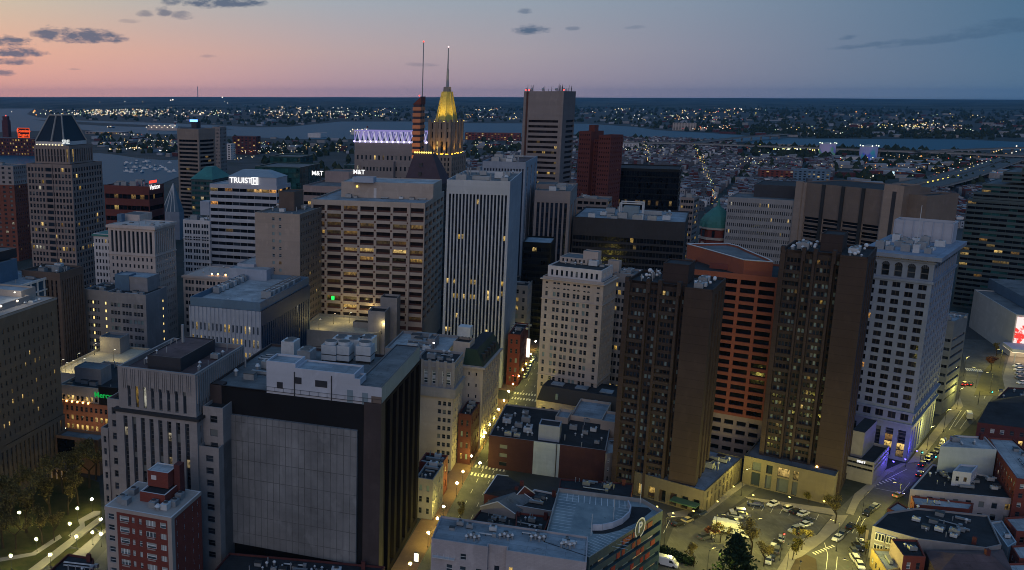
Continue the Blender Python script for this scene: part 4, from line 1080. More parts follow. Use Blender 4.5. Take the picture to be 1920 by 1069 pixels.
# ---------------------------------------------------------------- 24 tallest tower
b = bld('skyscraper', 'tallest tower, mauve concrete with horizontal window slots and rooftop aerials', (1058, 171), 984, 1080, yb=530)
z = b.z; w = b.w
b.block(b.x0, b.x1, b.y0, b.y1, 0, z, W['mauve'], M['roof_grey'], par=1.2, rmat=wallm('mauve_concrete_shaded_side', (.15, .135, .14), .12),  # right flank: same mauve concrete with shade put into a darker colour
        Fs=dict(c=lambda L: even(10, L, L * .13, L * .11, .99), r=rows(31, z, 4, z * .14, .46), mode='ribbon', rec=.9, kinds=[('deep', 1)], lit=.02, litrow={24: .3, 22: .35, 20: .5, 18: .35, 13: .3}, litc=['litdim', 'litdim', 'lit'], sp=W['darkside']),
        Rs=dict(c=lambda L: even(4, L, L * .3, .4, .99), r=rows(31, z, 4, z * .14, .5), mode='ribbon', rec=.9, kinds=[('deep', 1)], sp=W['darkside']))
b.part('corner_pier').box(b.x0 - .3, b.x0 + w * .05, b.y0 - .6, b.y0, 0, z, W['mauve']); b.part('corner_pier').box(b.x0 + w * .06, b.x0 + w * .1, b.y0 - .3, b.y0, 0, z, W['redspan']); b.part('corner_pier').box(b.x1 - w * .05, b.x1, b.y0 - .6, b.y0, 0, z, W['mauve'])
for k in range(26):
    x, y = b.r.uniform(b.x0, b.x1), b.r.uniform(b.y0, b.y1); b.one('aerial').cyl(x, y, z - 1.2, z + b.r.uniform(1.5, 5), .2, .12, M['darkmetal'], 4)
for k in range(5): b.one('satellite_dish').ball(b.r.uniform(b.x0, b.x1), b.y0 + 2, z + 1.2, .9, M['metal'], 8, 5)
for xx in (b.x0 + .5, b.x0 + .1 * w, b.x1 - .5): b.one('beacon').ball(xx, b.y0 + .5, z + .8, .55, emit('red_beacon', (1, .1, .08), 2))
b.finish()

# ---------------------------------------------------------------- 25 red tower of slabs
b = bld('red_tower', 'rust red tower of three joined slabs with pinhole windows', (1146, 254), 1086, 1169, yb=478)
z = b.z; w, d = b.w, b.d; RT = W['redtower']
pw = lambda n: dict(c=lambda L: even(n, L, .5, .5, .4), r=(int(z / 3.6), 1, 1, .4), kinds=[('glass_black', 1)], rec=.4, lit=.006)
h1 = z_at(*b.wld(b.x0, b.y0), 246); h2 = z_at(*b.wld(0, b.y0), 262)
b.block(b.x0, b.x0 + .38 * w, b.y0, b.y1, 0, h1, RT, M['roof_red'], Fs=pw(5)); b.block(b.x0 + .38 * w, b.x0 + .62 * w, b.y0 + .25 * d, b.y1, 0, h2, RT, M['roof_red'], Fs=pw(3)); b.block(b.x0 + .62 * w, b.x1, b.y0, b.y1, 0, z, RT, M['roof_red'], Fs=pw(5), Rs=pw(6))
b.part('penthouse').box(b.x0 + .22 * w, b.x0 + .4 * w, b.y0 + .2 * d, b.y0 + .5 * d, h1 - 1, h1 + 5, RT); b.finish()
b = bld('black_glass_block', 'wide black glass office block with one lit floor', (1275, 318), 1146, 1279, yb=468)
z = b.z; ff = dict(c=lambda L: even(26, L, .2, .2, .96), r=(13, 2, 2, .82), kinds=[('glass_black', 1)], rec=.15, lit=.006, litrow={7: .16}, litc=['litdim'])
b.block(b.x0, b.x1, b.y0, b.y1, 0, z, W['blackglass'], M['roof_dark'], Fs=ff, Rs=dict(c=(4, .2, .2, .96), r=(13, 2, 2, .82), kinds=[('glass_black', 1)], rec=.15)); b.finish()
b = bld('dark_office_block', 'wide dark brown office block with pale roof and white plant frames', (1286, 417), 1075, 1292, yb=610)
z = b.z; b.block(b.x0, b.x1, b.y0, b.y1, 0, z, wallm('charcoal_brick', (.045, .042, .045), .2), M['roof_blue'], Fs=dict(c=lambda L: even(34, L, .3, .3, .9), r=rows(12, z, 2, z * .17, .68), mode='ribbon', rec=.4, kinds=[('glass_black', 1)], lit=.012, litc=['litdim', 'lit']), Rs=dict(c=(4, .2, .2, .9), r=rows(12, z, 2, z * .17, .68), mode='ribbon', kinds=[('glass_black', 1)]))
q = b.pent(1197, 410, 388, 1170, 1200, z - .9, W['teal_edge'], M['roof_blue'])
fr = b.part('plant_frame'); x, y = q[1] + 2, q[2] - 2
for X in (q[0] - 2, x): 
    for Y in (y, y + 10): fr.box(X - .3, X + .3, Y - .3, Y + .3, z - .9, q[4] + 2, M['palemetal'])
fr.box(q[0] - 2.3, x + .3, y - .3, y + .3, q[4] + 1.6, q[4] + 2.2, M['palemetal']); fr.box(q[0] - 2.3, x + .3, y + 9.7, y + 10.3, q[4] + 1.6, q[4] + 2.2, M['palemetal'])
b.clutter(q[0] - 14, q[1] + 20, b.y0 + 2, b.y1, z - .9, 14, 1.9); b.clutter(b.x0, b.x1, b.y0, b.y1, z - .9, 6, 1.5); b.finish()

# low infill offices beyond
for nm, lb, nc, xa, xc, yb, m in (('beige_office', 'low beige office with yellow lit floors left of the black block', (1140, 374), 1081, 1148, 520, 'mauve'), ('beige_office', 'slim beige office with dark window strips right of the black block', (1302, 371), 1276, 1312, 500, 'mauve')):
    b = bld(nm, lb, nc, xa, xc, yb=yb); ff = dict(c=lambda L: even(5, L, .5, .5, .8), r=(int(b.z / 4), 1, 1, .5), mode='ribbon', kinds=[('glass_black', 1)], lit=.12, litc=['lit', 'litdim'])
    b.block(b.x0, b.x1, b.y0, b.y1, 0, b.z, W[m], M['roof_grey'], Fs=ff, Rs=ff); b.clutter(b.x0, b.x1, b.y0, b.y1, b.z - .9, 4, 1.6); b.finish()
# ---------------------------------------------------------------- 29 copper dome
P = at_z(1342, 428, 48)
b = bld('domed_tower', 'brick drum with arched windows under a green copper dome', (1368, 430), 1309, 1378, yb=545)
z = b.z; r = b.w / 2; N = 8
def ring(k, zz): return [(k * r * math.cos(math.pi / 8 + i * math.pi / 4), k * r * math.sin(math.pi / 8 + i * math.pi / 4), zz) for i in range(N)]
dr = b.part('drum')
for (k0, z0, k1, z1, m) in ((1.05, 0, 1.05, z - 8, 'redbrick'), (1.15, z - 8, 1.15, z - 6.5, 'cream'), (1.0, z - 6.5, 1.0, z - 1.2, 'redbrick'), (1.14, z - 1.2, 1.14, z, 'cream')):
    A, B = ring(k0, z0), ring(k1, z1)
    for i in range(N): dr.poly([A[i], A[(i + 1) % N], B[(i + 1) % N], B[i]], W[m])
    dr.poly(B, W[m])
za = z_at(*b.wld(0, 0), 386); prof = [(1.12, 0), (1.10, .18), (1.02, .36), (.86, .54), (.62, .70), (.42, .84), (.2, .95), (.16, 1.0)]
dm = b.part('dome'); prev = ring(*[prof[0][0], z])
for k, t in prof[1:]:
    cur = ring(k, z + (za - z) * t)
    for i in range(N): dm.poly([prev[i], prev[(i + 1) % N], cur[(i + 1) % N], cur[i]], W['copper'])
    prev = cur
dm.poly(prev, W['copper'])
for i in range(N):
    a = math.pi / 4 * i; x, y = math.cos(a) * r * .94, math.sin(a) * r * .94
    b.one('dormer').box(x - 1.2, x + 1.2, y - 1.2, y + 1.2, z, z + 4, W['copper']); b.one('drum_window').box(x * 1.03 - .8, x * 1.03 + .8, y * 1.03 - .8, y * 1.03 + .8, z - 6.2, z - 2, GLASS['glass'])
    a += math.pi / 8; b.part('roof_rib').tube((math.cos(a) * r * 1.02, math.sin(a) * r * 1.02, z), (math.cos(a) * r * .8, math.sin(a) * r * .8, z + (za - z) * .54), .35, .3, W['copper'])
    b.one('drum_window').box(math.cos(a - math.pi / 8) * r * .99 - 1, math.cos(a - math.pi / 8) * r * .99 + 1, math.sin(a - math.pi / 8) * r * .99 - 1, math.sin(a - math.pi / 8) * r * .99 + 1, z - 16, z - 10, W['cream'])
b.part('finial').cyl(0, 0, za, za + 5, 1.2, .3, W['copper'], 6); b.finish()

# ---------------------------------------------------------------- 30 perforated grey block, convention slab, right edge stepped block
b = bld('grey_block', 'long grey concrete block of small slot windows behind the copper dome', (1502, 377), 1365, 1516, yb=560, g=24)
z = b.z; b.block(b.x0, b.x1, b.y0, b.y1, 0, z, W['grey_perf'], M['roof_grey'], Fs=dict(c=(34, .5, .5, .45), r=(13, 2, 2, .5), kinds=[('glass', 1)], rec=.4, lit=.035))
b.pent(1504, 374, 350, 1415, 1520, z - .9, W['darkside'], M['roof_dark']); b.finish()
b = bld('ribbed_office', 'brown concrete office slab with deep window grid and blank upper band', (1664, 357), 1499, 1790, yb=595, g=26)
z = b.z; w, d = b.w, b.d; zb = z * .72
C_ = W['convention']
b.block(b.x0, b.x1, b.y0, b.y1, 0, z, C_, M['roof_dark'], par=.6, Fs=dict(c=lambda L: even(4, L, L * .08, L * .02, .82), r=rows(11, z, 2, z * .27, .72), kinds=[('glass_black', 1)], rec=1.0, sp=W['conv_edge'], lit=.01))
for k in range(5):
    x = b.x0 + w * (.08 + .9 * k / 4); b.one('pier').box(x - .9, x + .9, b.y0 - .8, b.y0, 0, z, W['spandrel'] if k in (1, 2, 3) else W['conv_edge'])
b.one('pier').box(b.x0 - 1, b.x0 + w * .06, b.y0 - 1.6, b.y0, 0, z + .6, W['conv_edge'])
for i in range(11):
    q = 2 + (z * .73 - 2) / 11 * i; b.part('mullion').box(b.x0 + w * .08, b.x1 - w * .02, b.y0 + .5, b.y0 + .9, q + 2.2, q + 2.5, W['conv_edge'])
b.block(b.x1 - .01, b.x1 + w * .20, b.y0 - 3, b.y0 + 12, 0, z_at(*b.wld(b.x1, b.y0), 345), W['conv_edge'], M['roof_dark'], part='stair_tower', roofpart='stair_roof', rmat=C_)
b.part('stair_slot').box(b.x1 + w * .09, b.x1 + w * .13, b.y0 - 3.15, b.y0 - 3, 4, z, W['darkside'])
b.block(b.x1 + w * .2, b.x1 + w * .38, b.y0 + 2, b.y0 + 30, 0, z * .985, C_, M['roof_dark'], part='wing', roofpart='wing_roof', Fs=dict(c=(4, 1, 1, .8), r=rows(11, z, 2, z * .27, .72), kinds=[('glass_black', 1)], rec=1.0)); b.finish()
b = bld('banded_block', 'dark teal stepped office block of horizontal window bands at the right edge', (2010, 402), 1812, 2030, yb=600, g=12)
z = b.z; w = b.w
for (x0, zt_) in ((0, 372), (.045, 360), (.12, 344), (.30, 322), (.47, 313), (.62, 300)):
    zz = z_at(*b.wld(b.x0 + x0 * w, b.y0), zt_); k = int(round(x0 * 100))
    b.block(b.x0 + x0 * w, b.x1, b.y0 + .08 * k, b.y1, 0 if k == 0 else zz - 6, zz, W['hiltondark'], M['roof_grey'], par=.4, Fs=dict(c=lambda L: even(max(3, int(L / 4)), L, .4, .4, .97), r=(int(zz / 3.1) if k == 0 else 2, .4, .6, .5), mode='ribbon', rec=.5, kinds=[('glass_black', 3), ('glass_teal', 1)], lit=.07, litc=['lit', 'litdim', 'litdim']))
b.clutter(b.x0 + .1 * w, b.x1, b.y0, b.y1, z, 4, 1.2); b.finish()

# ---------------------------------------------------------------- 33 orange block
b = bld('orange_block', 'stepped orange brick office block with rows of wide black windows', (1463, 521), 1281, 1482, yb=868, g=25)
z = b.z; w, d = b.w, b.d; zb = z_at(*b.wld(b.x1, b.y0), 790)
O_ = W['orange']; nf = 17
b.block(b.x0, b.x1, b.y0, b.y1, zb, z, O_, M['roof_dark'], par=.7, Fs=dict(c=lambda L: even(5, L, .8, .8, .82), r=rows(nf, z - zb, .4, 1.4, .60), kinds=[('glass_black', 1)], rec=.8, lit=.006), Rs=dict(c=lambda L: even(5, L, .8, .8, .78), r=rows(nf, z - zb, .4, 1.4, .58), kinds=[('glass_black', 1)], rec=.8))
b.block(b.x0 + .3, b.x1 - .3, b.y0 + .3, b.y1 - .3, 0, zb, W['conv_edge'], None, Fs=dict(c=lambda L: even(7, L, 1, 1, .74), r=(4, 1, 1, .5), kinds=[('glass_black', 1)], rec=.8), Rs=dict(c=lambda L: even(4, L, 1, 1, .74), r=(4, 1, 1, .5), kinds=[('glass_black', 1)], rec=.8))
q0 = b.px(1396, 513, z); 
h = z_at(*b.wld(*b.px(1396, 513, z)), 488)
pts = [b.px(*p, h) for p in ((1289, 458), (1319, 466), (1396, 488), (1450, 492), (1440, 486), (1399, 469), (1385, 462), (1364, 457))]
b.prism(pts, z - .7, h, O_, M['roof_grey'], part='upper_tier', par=.6)
rl = b.part('parapet_coping')
for i in range(len(pts)): rl.tube((*pts[i], h + .1), (*pts[(i + 1) % len(pts)], h + .1), .22, .22, M['palemetal'], 4)
for px_, py_ in ((1327, 485), (1336, 489), (1348, 494), (1362, 499)):
    x, y = b.px(px_, py_, z); b.unit(x, y, z - .7, 2.6, 2.6, 1.8, 'ac')
x, y = b.px(1350, 478, h); b.one('louvre').box(x - 3, x + 3, y - .4, y, h - 5, h - 3, W['maroon'])
b.finish()

# ---------------------------------------------------------------- 34 / 35 the brown towers
def brown_tower(nc, xa, xc, yb, label, g, pent, seed, nf):
    b = bld('apartment_tower', label, nc, xa, xc[0], yb=yb, yc=xc[1], seed=seed)
    z = b.z; w, d = b.w, b.d; B1, B2 = W['brownbrick'], W['brownbrick2']; mb = b.part('wall')
    rr = rows(nf, z, z * .02, z * .025, .56)
    def seg(t0, t1, yo, cs, mat=B2, **k):
        b.face(mb, (b.x0 + t0 * w, b.y0 + yo), (1, 0), (t1 - t0) * w, 0, z, mat, c=[((a - t0) * w, (c_ - t0) * w) for a, c_ in cs] if cs else None, r=rr if cs else None, kinds=[('curtain', 3), ('glass', 7), ('blind', 1)], rec=.35, lit=.012, litc=['lit', 'litdim', 'litorange', 'lit2'], **k)
    def pn(a, c_, n): return [(a + (c_ - a) / n * (i + .14), a + (c_ - a) / n * (i + .86)) for i in range(n)]
    seg(0, .06, 0, [], B1); seg(.06, .25, 1.9, pn(.07, .24, 4)); seg(.25, .275, 0, [], B1); seg(.275, .385, 1.9, pn(.285, .375, 2)); seg(.385, .415, 0, [], B1)
    seg(.415, .60, 1.9, pn(.425, .59, 4)); seg(.60, .63, 0, [], B1); seg(.63, .69, 3.4, pn(.64, .68, 1)); seg(.69, 1, 0, [], B1)
    for (a, yo) in ((.06, 1.9), (.25, 1.9), (.275, 1.9), (.385, 1.9), (.415, 1.9), (.60, 1.9), (.63, 3.4), (.69, 3.4)):
        x = b.x0 + a * w; mb.poly([(x, b.y0, 0), (x, b.y0 + yo, 0), (x, b.y0 + yo, z), (x, b.y0, z)], B1)
    for j, (q0, q1) in enumerate(rr):
        for a, c_ in ((.06, .25), (.415, .60)):
            if b.r.random() < .4: b.one('balcony_rail').box(b.x0 + a * w, b.x0 + c_ * w, b.y0 + .3, b.y0 + .42, q0 - .9, q0 + .2, B2)
    # right side: piers and slots
    b.face(mb, (b.x1, b.y0), (0, 1), d, 0, z, B1, c=[(d * .20, d * .34), (d * .46, d * .58), (d * .70, d * .84)], r=rr, mode='strip', rec=1.4, sp=W['darkside'], kinds=[('glass_black', 3), ('curtain', 1)], lit=.008)
    b.face(mb, (b.x1, b.y1), (-1, 0), w, 0, z, B1); b.face(mb, (b.x0, b.y1), (0, -1), d, 0, z, B1)
    b.part('roof').poly([(b.x0, b.y0 + 3.4, z - .8), (b.x1, b.y0 + 3.4, z - .8), (b.x1, b.y1, z - .8), (b.x0, b.y1, z - .8)], M['roof_dark'])
    b.part('roof').poly([(b.x0 + .69 * w, b.y0, z - .8), (b.x1, b.y0, z - .8), (b.x1, b.y0 + 3.4, z - .8), (b.x0 + .69 * w, b.y0 + 3.4, z - .8)], M['roof_dark'])
    b.part('roof').poly([(b.x0, b.y0 + 1.9, z - .8), (b.x0 + .60 * w, b.y0 + 1.9, z - .8), (b.x0 + .60 * w, b.y0 + 3.4, z - .8), (b.x0, b.y0 + 3.4, z - .8)], M['roof_dark'])
    cp = b.part('parapet')
    for (x0, x1, y0, y1) in ((b.x0, b.x0 + .60 * w, b.y0 + 1.9, b.y0 + 2.3), (b.x0 + .69 * w, b.x1, b.y0 + .01, b.y0 + .4), (b.x1 - .4, b.x1 - .01, b.y0, b.y1), (b.x0 + .01, b.x0 + .4, b.y0, b.y1), (b.x0, b.x1, b.y1 - .4, b.y1 - .01)):
        cp.box(x0, x1, y0, y1, z - .8, z + .02, B1)
    for a in (.0, .25, .385, .60): cp.box(b.x0 + a * w, b.x0 + (a + .045) * w, b.y0 + .01, b.y0 + 2.2, z - 3, z + 1.2, B1)
    q = b.pent(*pent, z - .8, B1, M['roof_dark'], par=.4)
    b.clutter(b.x0 + 1, q[0] - .5, b.y0 + 3.6, b.y1 - 1, z - .8, 13, 1.15, ('dish', 'ac', 'vent', 'ac', 'dish', 'pipe')); b.clutter(q[1] + .4, b.x1 - 1, b.y0 + 2, b.y1 - 1, z - .8, 10, 1.05, ('dish', 'ac', 'ac', 'vent', 'dish'))
    return b
b = brown_tower((1337, 544), 1172, (1362, 521), 955, 'dark brown apartment tower with blank strip wall beside the parking lot, nearer one', 30, (1289, 534, 497, 1244, 1304), 11, 27); BT1 = b
b.finish()
b = brown_tower((1628, 483), 1464, (1645, 463), 937, 'dark brown apartment tower with blank strip wall touching the blue white tower', 30, (1578, 474, 441, 1541, 1591), 12, 30); BT2 = b
b.one('wall_lamp').ball(b.x0 + .72 * b.w, b.y0 - .3, 9.5, .35, emit('amber_lamp', (1, .55, .15), 10)); b.finish()

# ---------------------------------------------------------------- 36 blue white tower with arches
b = bld('terracotta_tower', 'blue white terracotta tower with paired windows, top arches and heavy cornice', (1755, 481), 1625, 1799, yb=867, yc=452)
z = b.z; w, d = b.w, b.d; S = W['bluewhite']; cr = b.wld(b.x1, b.y0)
za = z_at(*cr, 529); zl = z_at(*cr, 775); zb2 = z_at(*cr, 797)
GL = [('glass_pair', 1)]
b.block(b.x0, b.x1, b.y0, b.y1, zl, za, S, None, Fs=dict(c=(5, w * .03, w * .03, .62), r=rows(15, za - zl, .6, .8, .60), kinds=GL, rec=.3, lit=.012, litc=['litorange']), Rs=dict(c=(9, .8, .8, .6), r=rows(15, za - zl, .6, .8, .58), kinds=GL, rec=.3))
b.block(b.x0, b.x1, b.y0, b.y1, za, z, S, M['roof_blue'], par=2.4, Fs=dict(c=(5, w * .03, w * .03, .60), r=[((z - za) * .06, (z - za) * .50)], kinds=[('glass_sash', 1)], rec=.5, winname='arched_window'), Rs=dict(c=(9, .8, .8, .5), r=[((z - za) * .06, (z - za) * .50)], kinds=[('glass_sash', 1)], rec=.5, winname='arched_window'))
GLASS['arch_grid'] = glassm('arched_fan_glass', (.010, .012, .016), (.10, .11, .13), 4, 4, fw=.03)
for side, n, fr, L in (('F', 5, .60, w), ('R', 9, .5, d)):
    for (a0, a1) in even(n, L, w * .03 if side == 'F' else .8, w * .03 if side == 'F' else .8, fr):
        for nm, rr_, m, dep in (('arch_surround', (a1 - a0) / 2 + .45, S, .12), ('arch_head', (a1 - a0) / 2, GLASS['arch_grid'], .2)):
            zc = za + (z - za) * .50; pts = [(rr_ * math.cos(math.pi * i / 12), rr_ * math.sin(math.pi * i / 12)) for i in range(13)]
            c_ = (a0 + a1) / 2; mb = b.one(nm)
            uv = [(.5 + .5 * p[0] / rr_, p[1] / rr_) for p in pts]
            mb.poly([(b.x0 + c_ + p[0], b.y0 - dep, zc + p[1]) if side == 'F' else (b.x1 + dep, b.y0 + c_ + p[0], zc + p[1]) for p in pts], m, uv)
b.band(b.x0, b.x1, b.y0, b.y1, za - .8, za, .5, S, 'string_course'); b.band(b.x0, b.x1, b.y0, b.y1, zl - .7, zl, .7, S, 'string_course')
zt = z_at(*cr, 477)
b.band(b.x0, b.x1, b.y0, b.y1, z - 2.6, z - 2.0, .5, W['bluewhite']); b.band(b.x0, b.x1, b.y0, b.y1, z - 1.5, z - .1, 2.1, W['bluewhite'])
dn = b.part('dentil')
for k in range(30): x = b.x0 + w * (k + .5) / 30; dn.box(x - .25, x + .25, b.y0 - 1.1, b.y0, z - 1.9, z - 1.2, W['cream'])
for k in range(30): y = b.y0 + d * (k + .5) / 30; dn.box(b.x1, b.x1 + 1.1, y - .25, y + .25, z - 1.9, z - 1.2, W['cream'])
b.block(b.x0, b.x1, b.y0, b.y1, zb2, zl - .7, S, None, Fs=dict(c=(5, w * .03, w * .03, .62), r=[(1, 3.6)], kinds=GL, rec=.3), Rs=dict(c=(9, .8, .8, .6), r=[(1, 3.6)], kinds=GL))
b.band(b.x0, b.x1, b.y0, b.y1, zb2 - .6, zb2, .6, S, 'string_course')
b.block(b.x0, b.x1, b.y0, b.y1, 0, zb2 - .6, S, None, Fs=dict(c=(5, w * .03, w * .03, .62), r=rows(4, zb2, 1, 2.5, .86), mode='strip', rec=1.0, sp=W['spandrel'], kinds=[('glass_sash', 1)], litrow={0: .6, 1: .55, 2: .5, 3: .1}, litc=['lit', 'litorange', 'lit2', 'litdim']), Rs=dict(c=(9, .8, .8, .5), r=rows(4, zb2, 1, 2.5, .86), mode='strip', rec=1.0, sp=W['spandrel'], kinds=[('glass_sash', 1)], lit=.1))
zr = z - 2.4
b.block(b.x0 + 1, b.x1 - 1, b.y1 - 10, b.y1 - 1, zr, zr + 9.7, W['truist'], M['roof_grey'], part='penthouse', roofpart='penthouse_roof', Fs=dict(c=(6, 1, 1, .6), r=[(.5, 2.4)], kinds=[('glass', 1)])); q = (b.x0 + 1, b.x1 - 1, b.y1 - 10, b.y1 - 1, zr + 9.7)
for k in range(7): b.part('cladding_rib').box(q[0] + (q[1] - q[0]) * k / 6 - .15, q[0] + (q[1] - q[0]) * k / 6 + .15, q[2] - .25, q[2], zr + 3, q[4], W['bluegrey'])
b.clutter(b.x0 + 2, b.x1 - 2, b.y0 + 3, q[2] - .5, zr, 10, 1.2)
for k in range(15): b.unit(b.x0 + 3 + (k % 5) * (w - 6) / 4.2 + b.r.uniform(-.8, .8), b.y0 + 6 + (k // 5) * (q[2] - b.y0 - 8) / 2.6 + b.r.uniform(-1, 1), zr, b.r.uniform(1.8, 3.2), b.r.uniform(1.8, 3.4), b.r.uniform(3.0, 5.4), 'ac')
X, Y = b.x0 + .55 * w, b.y0 + .45 * d; b.part('flagpole').cyl(X, Y, zr, zr + 17, .14, .1, M['palemetal'], 6); b.finish(); WT = b
b = bld('grey_annex', 'pale grey banded office block right behind the blue white tower', (1790, 603), 1748, 1816, yb=778, g=38)
z = b.z; ff = lambda a: dict(c=lambda L: even(6, L, .8, .4, .96), r=rows(8, z, 4, z * .16, .34), mode='ribbon', rec=.4, kinds=[('glass_black', 2), ('glass', 1)], lit=a)
b.block(b.x0, b.x1, b.y0, b.y1, 0, z, wallm('annex_grey', (.15, .17, .19)), M['roof_blue'], Fs=ff(.06), Rs=ff(0.01)); b.clutter(b.x0, b.x1, b.y0, b.y1, z - .9, 4); b.finish()

# ---------------------------------------------------------------- 39 arena at the right edge
b = bld('arena', 'white panelled arena with lit video board and glowing entrance canopy', (1906, 590), yb=668, xb=2060, xl=1827, g=20)
z = b.z; b.block(b.x0, b.x1, b.y0, b.y1, 0, z, W['arena'], M['roof_grey'], par=.5)
b.part('upper_roof').box(b.x0 + 9, b.x1, b.y0 + 10, b.y1 + 10, z - .3, z + 5, W['bluemetal'], M['roof_grey'])
vb = NT('video_board'); u = vb.noise(vb.scale(vb.pos(), .25, .25, .25), 1, 3, .6); e = vb.n('ShaderNodeEmission'); vb.set(e.inputs[0], vb.mix(vb.mapr(u, .47, .53, 0, 1), (1, .82, .78), (.9, .06, .05))); e.inputs[1].default_value = 1.1; vb.l(e.outputs[0], vb.out.inputs[0])
b.part('video_board').box(b.x0 + .5, b.x0 + 30, b.y0 - .6, b.y0 - .1, 4, z - 1, vb.m)
b.part('canopy').box(b.x0 - 4, b.x1, b.y0 - 14, b.y0 - .6, 5.5, 7, W['white_wall'], bottom=True)
b.part('canopy_light').box(b.x0 - 3.8, b.x1, b.y0 - 13.8, b.y0 - 1, 5.3, 5.48, emit('canopy_glow', (1, .75, .45), 2.5), bottom=True)
for k in range(6): b.one('canopy_post').cyl(b.x0 - 2 + 7 * k, b.y0 - 12, 0, 5.3, .25, .25, M['palemetal'], 6)
b.finish()

# ---------------------------------------------------------------- 40 beige hotel
b = bld('old_hotel', 'beige stone hotel with paired sash windows and setback attic storey', (1132, 530), 1018, 1157, yb=792, g=34)
z = b.z; w, d = b.w, b.d; S = W['hotelbeige']; GK = [('glass_sash', 6), ('curtain', 1)]
za = z - 3.3; nf = 15
cs = [(.055, .095)] + [p for k in range(4) for p in ((.185 + .165 * k, .23 + .165 * k), (.25 + .165 * k, .295 + .165 * k))] + [(.90, .945)]
C = [(a * w, c * w) for a, c in cs]
b.block(b.x0, b.x1, b.y0, b.y1, 0, z, S, M['roof_dark'], par=.5, Fs=dict(c=C, r=rows(nf, z, z * .07, 5.2, .56), kinds=GK, rec=.25, lit=.006, litc=['litwhite']), Rs=dict(c=(8, .6, .6, .42), r=rows(nf, z, z * .07, 5.2, .56), kinds=[('glass', 1)], rec=.25, lit=.02, litc=['litwhite']))
for i in range(10):
    a, c_ = C[i]; q = z - 4.6; pts = [((a + c_) / 2 + (c_ - a) / 2 * math.cos(math.pi * k / 8), q + (c_ - a) / 2 * math.sin(math.pi * k / 8)) for k in range(9)]
    b.one('arch_head').poly([(b.x0 + p[0], b.y0 - .05, p[1]) for p in pts], GLASS['glass'], [(0, 0)] * 9)
    b.one('attic_slot').box(b.x0 + a, b.x0 + c_, b.y0 - .04, b.y0, z - 2.7, z - 2.0, GLASS['glass'])
for q in (z - 1.2, z * .93 - 5.2, z * .28): b.band(b.x0, b.x1, b.y0, b.y1, q, q + .4, .3 if q < z - 2 else .8, S)
b.block(b.x0 + 1.4, b.x1 - 1.4, b.y0 + 1.4, b.y1 - 1.4, z - .5, z + 4.2, W['white_terra'], M['roof_dark'], par=.4, part='attic', roofpart='attic_roof', Fs=dict(c=(10, .8, .8, .45), r=[(1, 3.2)], kinds=[('glass', 1)], rec=.2), Rs=dict(c=(7, .8, .8, .45), r=[(1, 3.2)], kinds=[('glass', 1)]))
zr = z + 3.8
q = b.pent(1101, 497, 486, 1050, 1118, zr, S, M['roof_grey'], Fs=dict(c=(6, .5, .5, .4), r=[(.6, 1.8)], kinds=[('glass', 1)])); q = b.pent(1120, 498, 473, 1094, 1128, zr, S, M['roof_grey'])
b.clutter(b.x0 + 3, b.x1, b.y0 + 8, b.y1 - 2, zr, 9, 1.1); b.finish(); HOT = b
b = bld('hotel_wing', 'dim rear wing of the beige hotel with a few yellow windows', (1198, 516), 1152, 1214, yb=765, g=34)
z = b.z; ff = dict(c=lambda L: groups_of(3, 2, L, .4, .4, .8, .25), r=rows(15, z, 3, 3, .55), kinds=[('glass', 1)], lit=.10, litc=['lit2', 'lit'], rec=.3)
b.block(b.x0, b.x1, b.y0, b.y1, 0, z, W['greystone'], M['roof_grey'], Fs=ff); b.pent(1160, 514, 490, 1140, 1166, z - .9, S, M['roof_grey']); b.clutter(b.x0, b.x1, b.y0, b.y1, z - .9, 6); b.finish()
# podium with black mansard below the hotel
b = bld('mansard_annex', 'low cream annex with black mansard roof at the foot of the beige hotel', (1162, 775), 1008, 1178, yb=815, g=30)
z = b.z; b.block(b.x0, b.x1, b.y0, b.y1, 0, z, W['cream'], None, Fs=dict(c=(9, 1, 1, .4), r=[(1, z * .7)], kinds=[('glass', 1)]))
b.part('mansard_roof').frust((b.x0 - .3, b.x1 + .3, b.y0 - .3, b.y1 + .3), z, (b.x0 + 1.2, b.x1 - 1.2, b.y0 + 1.6, b.y1), z + 5.6, plain('black_slate', (.012, .012, .014), .5, .4), M['roof_dark'])
for k in range(3): b.one('skylight').box(b.x0 + (.12 + .3 * k) * b.w, b.x0 + (.27 + .3 * k) * b.w, b.y0 + 4, b.y0 + 8, z + 5.6, z + 6.0, M['roof_blue'])
for k in (.22, .7): b.one('dormer_window').box(b.x0 + k * b.w, b.x0 + (k + .03) * b.w, b.y0 + .1, b.y0 + 1.2, z + 1, z + 3.4, GLASS['curtain'])
b.finish()
b = bld('twin_pavilion_hall', 'beige hall with two end pavilions and a glazed recess between', (1162, 822), 1040, 1180, yb=868, g=26)
z = b.z; w, d = b.w, b.d; S = W['hotelbeige']
zp = z + 4.5
b.block(b.x0, b.x0 + .2 * w, b.y0, b.y0 + 9, 0, zp, S, M['roof_blue'], part='pavilion', roofpart='pavilion_roof'); b.block(b.x1 - .3 * w, b.x1, b.y0, b.y0 + 11, 0, zp + 1, S, M['roof_blue'], part='corner_pavilion', roofpart='corner_roof')
b.block(b.x0 + .2 * w, b.x1 - .3 * w, b.y0 + 5, b.y1, 0, zp - .5, S, M['roof_blue'], Fs=dict(c=(9, .3, .3, .8), r=[(z - 2, z + 2)], kinds=[('glass_blue', 1)], lit=.15, litc=['litwhite'])); b.block(b.x0 + .2 * w, b.x1 - .3 * w, b.y0, b.y0 + 5, 0, z - 2.5, wallm('ochre_parapet', (.36, .27, .11), .2), M['roof_red'], part='terrace', roofpart='terrace_roof'); b.finish()

